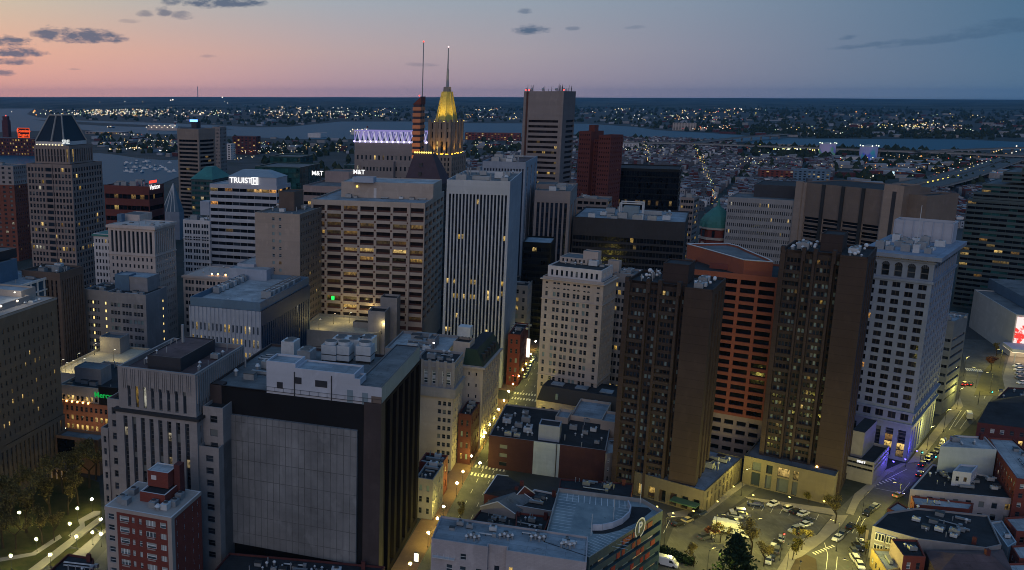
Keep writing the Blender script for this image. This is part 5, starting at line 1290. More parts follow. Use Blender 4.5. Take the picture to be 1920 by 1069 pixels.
# ---------------------------------------------------------------- Charles street row, left side
b = bld('cream_office', 'old grey stone office with white bay windows and crenellated top', (852, 682), 778, 869, yb=884, g=21)
z = b.z; w, d = b.w, b.d; S = W['oldgrey']; cr = b.wld(b.x1, b.y0); z1, z2 = z_at(*cr, 729), z_at(*cr, 747)
b.block(b.x0, b.x1, b.y0, b.y1, z1, z, S, M['roof_dark'], par=.8, Fs=dict(c=[(w * .24, w * .34), (w * .45, w * .56), (w * .70, w * .92)], r=rows(2, z - z1, .6, 2.6, .7), mode='strip', rec=.3, sp=W['white_wall'], kinds=[('apt_sash', 1)]), Rs=dict(c=(4, 1, 1, .45), r=rows(2, z - z1, .6, 2.6, .7), mode='strip', sp=W['white_wall'], kinds=[('apt_sash', 1)]))
b.band(b.x0, b.x1, b.y0, b.y1, z2, z1, .8, S, 'ledge'); b.band(b.x0, b.x1, b.y0, b.y1, z - 2.0, z - 1.6, .3, S)
for k in range(5): b.one('turret').box(b.x0 + w * (.18 + .2 * k) - .5, b.x0 + w * (.18 + .2 * k) + .5, b.y0 - .35, b.y0 + .2, z1, z + .5, S)
b.block(b.x0, b.x1, b.y0, b.y1, 0, z2, W['cream'], None, Fs=dict(c=[(w * .62, w * .70), (w * .745, w * .825), (w * .87, w * .95)], r=rows(8, z2, 2, .8, .5), kinds=[('glass_sash', 1)], rec=.25), Rs=dict(c=(5, .6, .6, .45), r=(8, 2, .8, .5), kinds=[('glass_sash', 1)], rec=.25))
b.clutter(b.x0, b.x1, b.y0 + 2, b.y1, z - .8, 8); b.finish()
b = bld('rooftop_store', 'low block with pale patched roof and rooftop plant beneath the ribbed tower', (836, 663), 722, 886, yb=790, g=20, d=28)
b.block(b.x0, b.x1, b.y0, b.y1, 0, b.z, W['oldgrey'], M['roof_pale'], par=1); b.clutter(b.x0 + .1 * b.w, b.x0 + .8 * b.w, b.y0 + 2, b.y1 - 2, b.z - 1, 14, 1.7, ('ac', 'tower', 'duct', 'box'))
b.block(b.x0 + .62 * b.w, b.x0 + .74 * b.w, b.y0 + .3 * b.d, b.y0 + .6 * b.d, b.z - 1, b.z + 3, W['oldgrey'], M['roof_grey'], part='penthouse', roofpart='penthouse_roof')
b.one('roof_lamp').ball(b.x0 + .78 * b.w, b.y0 + 2, b.z + 3.2, .3, emit('white_lamp', (1, .95, .8), 10)); b.one('lamp_post').cyl(b.x0 + .78 * b.w, b.y0 + 2, b.z - 1, b.z + 3, .08, .08, M['darkmetal'], 5); b.finish()
b = bld('mansard_store', 'cream corner store with dark green mansard roof and chimney block on the lamplit street', (906, 688), 868, 938, yb=842, g=24)
z = b.z; w, d = b.w, b.d; S = W['cream']
b.block(b.x0, b.x1, b.y0, b.y1, 0, z, S, None, Rs=dict(c=(8, 1, 1, .45), r=rows(7, z, 5, 1, .6), kinds=[('glass_sash', 1)], lit=.08, rec=.3), Fs=dict(c=(2, 1, 1, .2), r=rows(6, z, 5, 1, .3), kinds=[('glass', 1)]))
b.band(b.x0, b.x1, b.y0, b.y1, z - .9, z - .2, .9, S); b.part('mansard_roof').frust((b.x0, b.x1, b.y0, b.y1), z, (b.x0 + .8, b.x1 - 2.6, b.y0 + .3, b.y1 - 1), z + 6, wallm('dark_green_slate', (.018, .045, .036), .3, .5, .3), M['roof_dark'])
for k in range(5): b.one('dormer').box(b.x1 - 2.2, b.x1 - .3, b.y0 + 3 + k * (d - 6) / 5, b.y0 + 4.6 + k * (d - 6) / 5, z + .8, z + 3.8, W['spandrel'])
b.block(b.x0 - 4, b.x0 + 2, b.y0 + 1, b.y0 + 8, 0, z + 8, S, M['roof_dark'], part='chimney', roofpart='chimney_cap'); b.part('rooftop_frame').box(b.x0 - 3, b.x0 + 1.5, b.y0 + 3, b.y0 + 7, z + 9.5, z + 13, M['palemetal'])
for X in (b.x0 - 3, b.x0 + 1.3): b.part('rooftop_frame').box(X, X + .2, b.y0 + 3, b.y0 + 3.2, z + 8, z + 9.5, M['darkmetal'])
b.finish()
for nc, xa, xc, yb, m, lb, g_ in (((884, 778), 860, 900, 872, 'darkbrick', 'narrow dark brick shop house beside the cream corner store', 22), ((828, 872), 786, 840, 938, 'redbrick', 'red brick shop with black roof at the foot of the dark granite block', 22), ((812, 900), 780, 832, 976, 'oldgrey', 'low grey shop behind the street lamps by the granite block', 22),
                              ((976, 628), 953, 991, 724, 'redbrick', 'red brick store with pale roof right of the ribbed tower', 22), ((990, 536), 952, 1004, 650, 'oldgrey', 'grey store with cluttered roof behind the red brick store', 22)):
    b = bld('shop_building', lb, nc, xa, xc, yb=yb, g=g_); z = b.z; n = max(2, int(z / 4))
    ff = dict(c=lambda L: even(max(2, int(L / 3.2)), L, .4, .4, .4), r=(n, .8, 1.2, .5), kinds=[('glass_sash', 3), ('curtain', 1)], lit=.10, rec=.2)
    b.block(b.x0, b.x1, b.y0, b.y1, 0, z, W[m], M['roof_dark'] if m != 'redbrick' or yb < 800 else M['roof_dark'], Fs=ff, Rs=ff, par=.6); b.clutter(b.x0, b.x1, b.y0, b.y1, z - .6, 5, .8)
    if yb == 724: b.part('blade_sign').box(b.x1 + .1, b.x1 + 1.5, b.y1 - 3, b.y1 - 2.6, z * .35, z * .72, emit('white_blade_sign', (1, .9, .75), 2.2))
    b.finish()

# ---------------------------------------------------------------- 42 brick block with white patch
W['wareh'] = wallm('dark_maroon_brick', (.062, .026, .029), .3, .9, .4, brick=(.9, .35, .04, .12))
b = bld('brick_warehouse', 'long dark red brick warehouse with one pale blue rendered bay', (1136, 845), 917, 1148, yb=908, g=19)
z = b.z; w, d = b.w, b.d; mb = b.part('wall')
t = lambda p: (bis(lambda q: b.pj(q, b.y0, z)[0] - p, b.x0, b.x1) - b.x0) / w
t1, t2 = t(1001), t(1050)
b.face(mb, (b.x0, b.y0), (1, 0), t1 * w, 0, z, W['wareh'], c=[(t1 * w * .25, t1 * w * .42)], r=(3, .5, 2, .45), kinds=[('blind', 1)], rec=.2); b.face(mb, (b.x0 + t1 * w, b.y0), (1, 0), (t2 - t1) * w, 0, z, W['bluepatch']); b.face(mb, (b.x0 + t2 * w, b.y0), (1, 0), (1 - t2) * w, 0, z, W['wareh'])
b.face(mb, (b.x1, b.y0), (0, 1), d, 0, z, W['redbrick'], c=(3, .5, .5, .5), r=(3, 1, 1, .5), kinds=[('apt_sash', 1)], rec=.15); b.face(mb, (b.x1, b.y1), (-1, 0), w, 0, z, W['wareh']); b.face(mb, (b.x0, b.y1), (0, -1), d, 0, z, W['wareh'])
b.deck([(b.x0, b.y0), (b.x1, b.y0), (b.x1, b.y1), (b.x0, b.y1)], z, .5, .35, W['oldgrey'], M['roof_dark'])
b.part('downpipe').cyl(b.x0 + t2 * w - 1, b.y0 - .2, 0, z, .15, .15, M['darkmetal'], 6)
b.block(b.x0 + t1 * w + 1, b.x0 + t2 * w - .6, b.y0 + 3, b.y0 + 9, z - .5, z + 5, W['greyslab'], M['roof_dark'], part='penthouse', roofpart='penthouse_roof', par=.3)
b.clutter(b.x0 + .5, b.x0 + t1 * w, b.y0 + 1, b.y1 - 1, z - .5, 16, 1.0, ('ac', 'ac', 'vent')); b.clutter(b.x0 + t2 * w, b.x1, b.y0 + 1, b.y1 - 1, z - .5, 10, .9, ('ac', 'vent', 'pipe')); b.finish()

# small houses, each from the outline of its eaves
def house(pts, z, wall, lb, kind='flat', roof='roof_dark', nm='row_house', lit=.03, par=.5, clut=4, wins=(0, 1, 3), rise=2.8, walls=None, edge=False, cat='house', sash='apt_sash', bay=2.6):
    b = bld(nm, lb, pts=pts, z=z, cat=cat); q = b.q; n_ = len(q)
    n = max(1, int(z / 3.2))
    ff = dict(c=lambda L: even(max(2, int(L / bay)), L, .4, .4, .42), r=(n, .6, .9, .5), kinds=[(sash, 3), ('glass_sash', 2)], lit=lit, rec=.15)
    mb = b.part('wall')
    for i in range(n_):
        p, r_ = q[i], q[(i + 1) % n_]; L = math.dist(p, r_); u = ((r_[0] - p[0]) / L, (r_[1] - p[1]) / L)
        b.face(mb, p, u, L, 0, z, W[(walls or {}).get(i, wall)], **(ff if i in wins and L > 3 else {}))
    xs = [p[0] for p in q]; ys = [p[1] for p in q]
    if kind == 'flat':
        b.deck(q, z, par, .3, W['white_terra'] if edge else W[wall], M[roof])
        mx, my = (max(xs) - min(xs)) * .2, (max(ys) - min(ys)) * .22
        b.clutter(min(xs) + mx, max(xs) - mx, min(ys) + my, max(ys) - my, z - par, clut, .8)
        if clut > 3: c_ = b.one('chimney'); k = q[2]; k = (k[0] * .75, k[1] * .75); c_.box(k[0] - .5, k[0] + .5, k[1] - .4, k[1] + .4, z - par, z + 1.6, W['darkbrick'])
    else:
        if kind == 'gable_y': q = q[1:] + q[:1]
        mid = lambda a, c: ((a[0] + c[0]) / 2, (a[1] + c[1]) / 2)
        m0, m1 = mid(q[3], q[0]), mid(q[1], q[2]); rp = b.part('roof')
        if kind == 'hip': m0, m1 = (m0[0] * .5 + m1[0] * .1 , m0[1] * .5 + m1[1] * .1), (m1[0] * .5, m1[1] * .5)
        zz = z + rise
        rp.poly([(*q[0], z), (*q[1], z), (*m1, zz), (*m0, zz)], M[roof]); rp.poly([(*q[2], z), (*q[3], z), (*m0, zz), (*m1, zz)], M[roof])
        for a, c, m in ((q[3], q[0], m0), (q[1], q[2], m1)):
            (rp if kind == 'hip' else mb).poly([(*a, z), (*c, z), (*m, zz)], M[roof] if kind == 'hip' else W[wall])
            if edge:
                for e in (a, c): b.part('gable_edge').tube((*e, z + .05), (*m, zz + .05), .16, .16, M['whitepaint'], 4)
        b.part('chimney').box(m1[0] * .8 - .5, m1[0] * .8 + .5, m1[1] * .8 - .5, m1[1] * .8 + .5, z, zz + 1.4, W['darkbrick'])
    return b
for a in (
    ([(908, 926), (962, 936), (1003, 926), (953, 893)], 10, 'darkbrick', 'gabled dark brick house with white roof edges below the long warehouse', 'gable_x', 'roof_dark', dict(edge=True, rise=3.2)),
    ([(900, 950), (966, 964), (1006, 942), (938, 926)], 9, 'oldgrey', 'grey gabled house with pale gable edge beside the lamplit street', 'gable_y', 'roof_grey', dict(edge=True, rise=2.6, wins=())),
    ([(878, 984), (962, 1001), (985, 968), (902, 954)], 8, 'darkbrick', 'flat black roofed house nearest the white painted brick block', 'flat', 'roof_dark', dict(clut=9)),
    ([(966, 947), (1036, 959), (1047, 926), (1002, 917)], 10, 'greystone', 'black roofed house with pale front parapet touching the garage', 'flat', 'roof_dark', dict(clut=6, edge=True, wins=())),
    ([(966, 994), (1018, 1004), (1032, 968), (968, 960)], 9, 'redbrick', 'brick house with dormer row and one amber window by the garage deck', 'flat', 'roof_dark', dict(clut=7, lit=.2)),
    ([(1048, 914), (1183, 934), (1187, 906), (1050, 897)], 8, 'darkbrick', 'long low black roofed row between warehouse and garage', 'flat', 'roof_dark', dict(clut=8, wins=())),
    ([(1136, 851), (1156, 848), (1154, 821), (1128, 823)], 11, 'oldgrey', 'small shed with pale tin roof squeezed between warehouse and brown tower', 'flat', 'roof_pale', dict(clut=2)),
    ([(1763, 837), (1869, 843), (1847, 819), (1790, 816)], 17, 'bluepatch', 'tall pale blue rendered block with patched white roof at the crossing', 'flat', 'roof_pale', dict(clut=6, nm='rendered_block', cat='building', wins=(), edge=True)),
    ([(1869, 846), (1906, 897), (1990, 905), (1900, 823), (1853, 820)], 16, 'redbrick', 'brick block with white roof right of the pale blue rendered block', 'flat', 'roof_pale', dict(clut=5)),
    ([(1707, 917), (1932, 938), (1932, 908), (1749, 870)], 9, 'paintedbrick', 'long flaking white walled building with black roof by the crossing', 'flat', 'roof_dark', dict(clut=16, nm='row_building', cat='building', edge=True, bay=3.4, sash='blind')),
    ([(1664, 953), (1716, 974), (1730, 967), (1683, 940)], 8, 'darkbrick', 'low house with pale tin roof below the flaking white wall', 'flat', 'roof_pale', dict(clut=1)),
    ([(1714, 946), (1818, 955), (1826, 943), (1709, 929)], 7.5, 'redbrick', 'low brick house with white windows right of the pale tin roof', 'flat', 'roof_pale', dict(clut=3)),
    ([(1636, 986), (1722, 1010), (1850, 1027), (1878, 1021), (1853, 966), (1720, 952), (1664, 960)], 9.5, 'oldgrey', 'large black roofed corner house with white bay windows', 'flat', 'roof_dark', dict(clut=14, nm='corner_house', wins=(0,))),
    ([(1694, 1042), (1736, 1044), (1720, 1012), (1671, 1010)], 9, 'redbrick', 'small brick house with pale pink flank and three white windows', 'flat', 'roof_dark', dict(clut=2, walls={3: 'pinkstripe'}, wins=(0,))),
    ([(1757, 1078), (1905, 1084), (1880, 1030), (1734, 1031)], 8, 'brown', 'broad brown hip roofed building in the bottom right corner block', 'hip', 'roof_red', dict(nm='brown_building', cat='building', wins=(), rise=2.4)),
    ([(1857, 979), (1890, 1026), (1906, 1016), (1879, 976)], 7, 'bluepatch', 'narrow shed with sloping pale blue roof beside the black roofed corner house', 'flat', 'roof_blue', dict(clut=1, nm='shed', wins=())),
    ([(1884, 970), (1906, 996), (1970, 1000), (1960, 966)], 8, 'redbrick', 'brick house with blue white roof beyond the narrow pale shed', 'flat', 'roof_pale', dict(clut=2)),
    ([(1896, 1023), (1911, 1047), (1970, 1052), (1960, 1018)], 8, 'redbrick', 'brick house with white flat roof behind the bottom corner house', 'flat', 'roof_pale', dict(clut=2)),
    ([(1886, 1056), (1901, 1078), (1970, 1082), (1960, 1054)], 8, 'redbrick', 'brick house with white roof in the very bottom right corner', 'flat', 'roof_pale', dict(clut=2)),
    ([(1833, 792), (1930, 804), (1930, 740), (1868, 748)], 14, 'darkbrick', 'dark brick terrace with dormers right of the wide lit street', 'gable_x', 'roof_dark', dict(nm='terrace', rise=3)),
    ([(1864, 752), (1935, 760), (1935, 728), (1890, 726)], 12, 'darkbrick', 'low dark roofed terrace at the frame edge beyond the dormered one', 'flat', 'roof_dark', dict(nm='terrace')),
    ([(1634, 1028), (1662, 1070), (1692, 1064), (1670, 1030)], 5, 'ochre', 'yellow lamplit shop front below the bay windowed corner house', 'flat', 'roof_blue', dict(nm='shop_building', cat='building', clut=1, lit=.3)),
    ([(398, 1074), (690, 1100), (722, 1062), (430, 1036)], 8, 'darkbrick', 'black roofed low block at the foot of the blank panel', 'flat', 'roof_dark', dict(nm='low_block', cat='building', clut=18, wins=())),
    ([(84, 1078), (168, 1088), (176, 1046), (128, 1038)], 12, 'darkbrick', 'dark flat roofed house at the bottom left by the park street', 'flat', 'roof_dark', dict(clut=5)),
):
    W.setdefault('ochre', wallm('ochre_parapet', (.36, .27, .11), .2))
    b = house(a[0], a[1], a[2], a[3], a[4], roof=a[5], **a[6])
    if 'bay windows' in a[3] and 'corner house with' in a[3]:
        p, r_ = b.q[0], b.q[1]; L = math.dist(p, r_); u = ((r_[0] - p[0]) / L, (r_[1] - p[1]) / L)
        for k in range(2):
            for j in range(2):
                mb = b.one('bay_window'); x0, y0 = p[0] + u[0] * (1 + 2.6 * k), p[1] + u[1] * (1 + 2.6 * k)
                for i in range(3):
                    xx, yy = x0 + u[0] * i * .75, y0 + u[1] * i * .75; mb.box(xx, xx + .7, yy - .7, yy, 2.6 + 3.3 * j, 4.9 + 3.3 * j, M['whitepaint']); mb.poly([(xx + .1, yy - .72, 2.9 + 3.3 * j), (xx + .6, yy - .72, 2.9 + 3.3 * j), (xx + .6, yy - .72, 4.7 + 3.3 * j), (xx + .1, yy - .72, 4.7 + 3.3 * j)], GLASS['glass'])
    b.finish()
b = house([(1787, 883), (1822, 887), (1834, 873), (1800, 870)], 13.2, 'white_wall', 'small white cabin with lit doorway on the black roof by the crossing', roof='roof_blue', nm='rooftop_cabin', clut=0, lit=.35); b.finish()

# ---------------------------------------------------------------- garage with ramp deck
b = bld('parking_garage', 'blue green parking garage with open top deck, curved ramp and red panels', pts=[(1105, 1045), (1243, 957), (1205, 935), (1047, 915), (1019, 1016)], z=17)
GQ = b.q; z = b.z; mb = b.part('wall'); d = math.dist(GQ[0], GQ[1])
dk = NT('deck_asphalt'); p_ = dk.pos(); a_ = dk.mix(dk.mapr(dk.noise(p_, .15, 5, .65), .38, .62, 0, 1), (.15, .19, .21), (.26, .30, .31)); a_ = dk.mix(dk.mapr(dk.noise(p_, .5, 3, .6), .66, .74, 0, .8), a_, (.05, .06, .06))
dk.bsdf(a_, .85, .2)
for i in (1, 2, 3, 4):
    p, r_ = GQ[i], GQ[(i + 1) % 5]; L = math.dist(p, r_); b.face(mb, p, ((r_[0] - p[0]) / L, (r_[1] - p[1]) / L), L, 0, z, W['garage'])
nl = 5; fh = z / nl
GLASS['slotlit'] = litm('garage_lit_slot', (1, .8, .5), .5, None, 1, 1); GLASS['slotdark'] = glassm('garage_open_slot', (.02, .025, .03), rough=.7, spec=.1)
b.face(mb, GQ[0], (1, 0), d, 0, z, W['garage'], c=(14, .6, .6, .92), r=rows(nl, z, .6, 1.6, .42), mode='ribbon', rec=.8, kinds=[('slotdark', 4), ('curtain', 2), ('slotlit', 1)], sp=W['concrete'], winname='deck_opening')
b.deck(GQ, z, 1.1, .3, W['concrete'], dk.m, roofpart='deck')
rd = wallm('garage_red_panels', (.30, .035, .03), .15, .6, .1)
for j in range(nl):
    for k in range(14):
        if b.r.random() < (.1 if k < 5 else .5 if k < 12 else .2):
            y0 = GQ[0][0] + .6 + (d - 1.2) / 14 * k; b.one('red_panel').box(y0, y0 + (d - 1.2) / 14 * b.r.uniform(.5, 1), GQ[0][1] - .12, GQ[0][1], .6 + (z - 2.2) / nl * (j + .72), .6 + (z - 2.2) / nl * (j + 1.22), rd)
ln = b.part('bay_line'); zd = z - 1.1
def stripes(A, B, n, ln_, t0=.04, t1=.96):   # n bay lines inward from edge A-B (interior on the left)
    A, B = np.array(A), np.array(B); D = B - A; L = np.linalg.norm(D); D /= L; N_ = np.array((-D[1], D[0]))
    for k in range(n):
        p = A + D * L * (t0 + (t1 - t0) * k / n); q = [p + N_ * .6, p + N_ * .6 + D * .16, p + N_ * ln_ + D * .16, p + N_ * ln_]
        ln.poly([(*v, zd + .012) for v in q], M['whitepaint'])
stripes(GQ[3], GQ[4], 17, 5.5); stripes(GQ[2], GQ[3], 11, 5.5, .2, .95); stripes(GQ[0], GQ[1], 12, 5.5, .02, .45)
p3, p4 = np.array(GQ[3]), np.array(GQ[4]); off = (np.array(GQ[2]) - p3); off = off / np.linalg.norm(off) * 16
stripes(p3 + off, p4 + off * .9, 15, 5.0, .1, .9)
# curved ramp: wall along an arc and the dark slope beside it
arc = [b.px(*p, zd) for p in ((1110, 994), (1128, 994), (1147, 990), (1165, 982), (1178, 970), (1181, 960), (1176, 949))]
out = [b.px(*p, zd) for p in ((1112, 1001), (1135, 1001), (1160, 995), (1190, 982), (1210, 968), (1222, 958), (1215, 952))]
rw = b.part('ramp_wall')
for q in (arc,):
    for i in range(len(q) - 1):
        p0, p1 = q[i], q[i + 1]; nn = np.array((p1[1] - p0[1], -(p1[0] - p0[0]))); nn /= np.linalg.norm(nn); t0 = nn * .3
        A = [(p0[0], p0[1]), (p1[0], p1[1]), (p1[0] + t0[0], p1[1] + t0[1]), (p0[0] + t0[0], p0[1] + t0[1])]
        for k in range(4): rw.poly([(*A[k], zd), (*A[(k + 1) % 4], zd), (*A[(k + 1) % 4], zd + 1.7), (*A[k], zd + 1.7)], W['white_wall'])
        rw.poly([(*a, zd + 1.7) for a in A], W['white_wall'])
        b.part('ramp').poly([(*arc[i], zd + .02), (*out[i], zd + .02), (*out[i + 1], zd + .02), (*arc[i + 1], zd + .02)], M['roof_dark'])
for px_, py_ in ((1108, 1005), (1150, 975), (1200, 946)):
    x, y = b.px(px_, py_, zd); b.one('light_pole').cyl(x, y, zd, zd + 6, .1, .07, M['palemetal'], 5)
lg = b.part('parking_sign'); xc_ = GQ[0][0] + d * .66; yy = GQ[0][1] - .2
wt = plain('sign_white_paint', (.75, .78, .8), .5)
f = lambda r_, a: (xc_ + r_ * math.cos(a), yy, z - .6 + r_ * math.sin(a))
for k in range(28):
    a0, a1 = math.pi * (1.3 - 1.75 * k / 28), math.pi * (1.3 - 1.75 * (k + 1) / 28)
    lg.poly([f(2.3, a1), f(2.3, a0), f(2.75, a0), f(2.75, a1)], wt)
b.part('sign_board').box(xc_ - 2.2, xc_ + 2.2, yy + .05, yy + .2, z - 2.8, z + 1.6, W['garage'])
text('P', 4.0, wt, b.root, (xc_, yy - .02, z - .6), FR, 'sign_letter'); b.finish()

# ---------------------------------------------------------------- white painted brick block, front
b = bld('painted_brick_block', 'white painted brick block with blue grey flat roof and rooftop fans', (1100, 1053), 809, 1116, z=17.5, g=18, d=13)
z = b.z; w, d = b.w, b.d; mb = b.part('wall'); S = W['paintedbrick']
tt = lambda p: bis(lambda q: b.pj(q, b.y0, z)[0] - p, b.x0, b.x1)
xs, xe = tt(915), tt(950)
rr = [(2, 4), (5.4, 7.6), (9.0, 11.2)]
b.face(mb, (b.x0, b.y0), (1, 0), xs - b.x0, 0, z, S, c=[((xs - b.x0) * a, (xs - b.x0) * (a + .11)) for a in (.28, .52, .80)], r=rr + [(13.0, 14.6)], kinds=[('glass_framed', 1)], rec=.2, skip=lambda i, j: j == 3 and i != 1)
b.face(mb, (xs, b.y0 + 1.5), (1, 0), xe - xs, 0, z, S, c=[((xe - xs) * .35, (xe - xs) * .62)], r=[(9.5, 12)], kinds=[('glass', 1)])
b.face(mb, (xe, b.y0 - .4), (1, 0), b.x1 - xe, 0, z, S, c=[((b.x1 - xe) * a, (b.x1 - xe) * (a + .05)) for a in (.04, .33, .62)], r=[(6.4, 8.6), (11.0, 13.2)], kinds=[('glass_framed', 1)], lit=.3, litc=['lit2'], rec=.2)
for x, y0, y1 in ((xs, b.y0, b.y0 + 1.5), (xe, b.y0 - .4, b.y0 + 1.5)): mb.poly([(x, y0, 0), (x, y1, 0), (x, y1, z), (x, y0, z)], S)
b.face(mb, (b.x1, b.y0 - .4), (0, 1), d + .4, 0, z, W['darkbrick']); b.face(mb, (b.x1, b.y1), (-1, 0), w, 0, z, S); b.face(mb, (b.x0, b.y1), (0, -1), d, 0, z, S)
b.deck([(b.x0, b.y0), (xs, b.y0), (xs, b.y0 + 1.5), (xe, b.y0 + 1.5), (xe, b.y0 - .4), (b.x1, b.y0 - .4), (b.x1, b.y1), (b.x0, b.y1)], z, .5, .3, S, M['roof_blue'])
zr = z - .5
for px_, py_ in ((873, 1016), (936, 1014), (995, 1017), (1052, 1030)):
    x, y = b.px(px_, py_, zr)
    for k in range(4): b.unit(x + k * 1.0, y + 1 + (k % 2) * .9, zr, .9, .9, 1.5, 'vent')
    b.unit(x + 1.5, y + 3, zr, 3, 1.2, 1.1, 'ac')
b.clutter(b.x0 + 2, b.x1 - 2, b.y0 + 6, b.y1, zr, 8, .7)
b.part('fire_escape').box(b.x0 + .5, b.x0 + 6, b.y0 - 1.1, b.y0, z - 4.6, z - 4.4, M['palemetal'])
for k in range(5): b.part('fire_escape').box(b.x0 + .5 + k * 1.35, b.x0 + .6 + k * 1.35, b.y0 - 1.1, b.y0 - 1.0, z - 4.4, z - 3.3, M['palemetal'])
b.finish(); PAINT = b

# ---------------------------------------------------------------- podiums of the brown towers
b = bld('podium_block', 'sand coloured podium with lamplit arcade under the nearer brown tower', (1322, 921), 1190, 1392, yb=966, yc=858)
z = b.z; w, d = b.w, b.d
b.block(b.x0, b.x1, b.y0, b.y1, 0, z, W['podium'], M['roof_blue'], par=.5, Fs=dict(c=(6, .6, .6, .6), r=[(.4, z * .55)], rec=1.2, kinds=[('glass', 1)], lit=.4, litc=['lit', 'lit2']), Rs=dict(c=(9, 1, 1, .4), r=[(.4, z * .5), (z * .62, z * .85)], rec=.6, kinds=[('darkdoor', 1), ('glass', 2)]))
GLASS['darkdoor'] = plain('dark_roller_door', (.06, .075, .09), .6)
b.clutter(b.x1 - 10, b.x1 - 1, b.y0 + .5 * d, b.y1 - 2, z - .5, 7, 1.2); b.part('canopy').box(b.x1 - 9, b.x1 - 1, b.y0 - 4, b.y0 - .05, 3.2, 3.5, wallm('green_canopy', (.04, .09, .06), .1), bottom=True); b.finish()
b = bld('podium_block', 'sand coloured podium with garage doors under the farther brown tower', (1566, 893), 1396, 1590, yb=948, g=17)
z = b.z; w = b.w
b.block(b.x0, b.x1, b.y0, b.y1, 0, z, W['podium'], M['roof_grey'], par=.5, Fs=dict(c=[(w * .10, w * .20), (w * .26, w * .33), (w * .39, w * .52), (w * .56, w * .62)], r=[(.3, z * .5), (z * .56, z * .86)], rec=.8, kinds=[('darkdoor', 2), ('glass', 1)], litrow={1: .6}, litc=['lit', 'lit2', 'litorange']))
b.finish()
b = bld('corner_pavilion', 'low banded corner building with small white sign beside the blue white tower', (1640, 868), 1586, 1668, yb=910, g=30)
z = b.z; ff = dict(c=(5, .4, .4, .96), r=(2, 4, .6, .45), mode='ribbon', kinds=[('glass_black', 1)], rec=.5)
b.block(b.x0, b.x1, b.y0, b.y1, 0, z, W['greystone'], M['roof_dark'], Fs=ff, Rs=ff); text('BB&T', 1.1, emit('sign_white', (1, 1, 1), 2.6), b.root, (b.x0 + .55 * b.w, b.y0 - .1, z - .8), FR, 'sign_lettering', ext=.03)
b.part('upper_storey').box(b.x0, b.x0 + .45 * b.w, b.y0 + 4, b.y1, z - .9, z + 8, W['greystone'], M['roof_dark']); b.finish()

b = bld('small_brick_block', 'small orange brick block with pale attic and green lit sign', (222, 734), 108, 300, yb=838, g=18)
z = b.z; w = b.w; ob = wallm('orange_red_brick', (.38, .15, .085), .2, .9, .2, brick=(.9, .35, .03, .1)); zt = z * .72
GLASS['sash_round'] = GLASS['glass_sash']
b.block(b.x0, b.x1, b.y0, b.y1, 0, zt, ob, None, Fs=dict(c=lambda L: even(12, L, .5, .5, .5), r=(4, .5, .8, .52), kinds=[('glass_sash', 1)], rec=.2, litrow={1: .9, 2: .35, 0: .25}, lit=.0, litc=['lit', 'lit2']))
b.block(b.x0 + .4, b.x1 - .4, b.y0 + .6, b.y1, zt, z, W['cream'], M['roof_dark'], part='attic', Fs=dict(c=(12, .5, .5, .6), r=[(.4, 2.2)], kinds=[('glass', 1)], lit=.3, litc=['lit2']))
for k in range(6): b.one('wall_lamp').box(b.x0 + w * (.04 + .09 * k), b.x0 + w * (.04 + .09 * k) + .4, b.y0 - .3, b.y0 + .2, zt - .2, zt + .3, emit('amber_lamp', (1, .55, .15), 10))
b.part('sign_board').box(b.x1 - .32 * w, b.x1 - .02 * w, b.y0 - .2, b.y0 + .5, zt + .2, z + 1.2, W['black_granite']); text('Mercy', 2.8, emit('sign_green', (.01, .40, .07), .8), b.root, (b.x1 - .25 * w, b.y0 - .3, (zt + z) / 2 + .8), FR, 'sign_lettering')
b.pent(190, 722, 693, 139, 208, z - .9, W['greystone'], M['roof_grey']); b.clutter(b.x0, b.x1, b.y0, b.y1, z - .9, 9, 1.2); MERCY = b; b.finish()
b = bld('parking_deck', 'rooftop parking deck washed in yellow light beside the tan brick block', (186, 706), 96, 246, yb=790, g=18, d=42)
z = b.z; b.block(b.x0, b.x1, b.y0, b.y1, 0, z, W['concrete'], MATS['deck_concrete'], par=1)
b.block(b.x0 + .1 * b.w, b.x0 + .55 * b.w, b.y1 - 9, b.y1 - 1, z - 1, z + 6, W['greystone'], M['roof_grey'], part='stair_house', roofpart='stair_roof'); DECK1 = b; b.finish()
b = bld('glass_pavilion', 'low brown pavilion with black glass and lit entrance canopy by the park', (184, 826), 104, 204, yb=892, g=18)
z = b.z; b.block(b.x0, b.x1, b.y0, b.y1, 0, z, wallm('rust_brick', (.17, .10, .065), .2), M['roof_grey'], Fs=dict(c=[(b.w * .02, b.w * .45)], r=[(3, z - 1)], kinds=[('glass_black', 1)]))
b.part('canopy').box(b.x0, b.x0 + .62 * b.w, b.y0 - 7, b.y0 - .1, 3.4, 4.2, W['convention'], bottom=True)
for k in range(6): b.one('canopy_post').box(b.x0 + k * .12 * b.w, b.x0 + k * .12 * b.w + .4, b.y0 - 6.8, b.y0 - 6.4, 0, 3.4, W['cream'])
for k in range(5): b.one('canopy_light').box(b.x0 + .05 * b.w + k * .12 * b.w, b.x0 + .05 * b.w + k * .12 * b.w + .8, b.y0 - 6, b.y0 - 5.2, 3.2, 3.38, emit('amber_lamp', (1, .55, .15), 10), bottom=True)
b.finish()
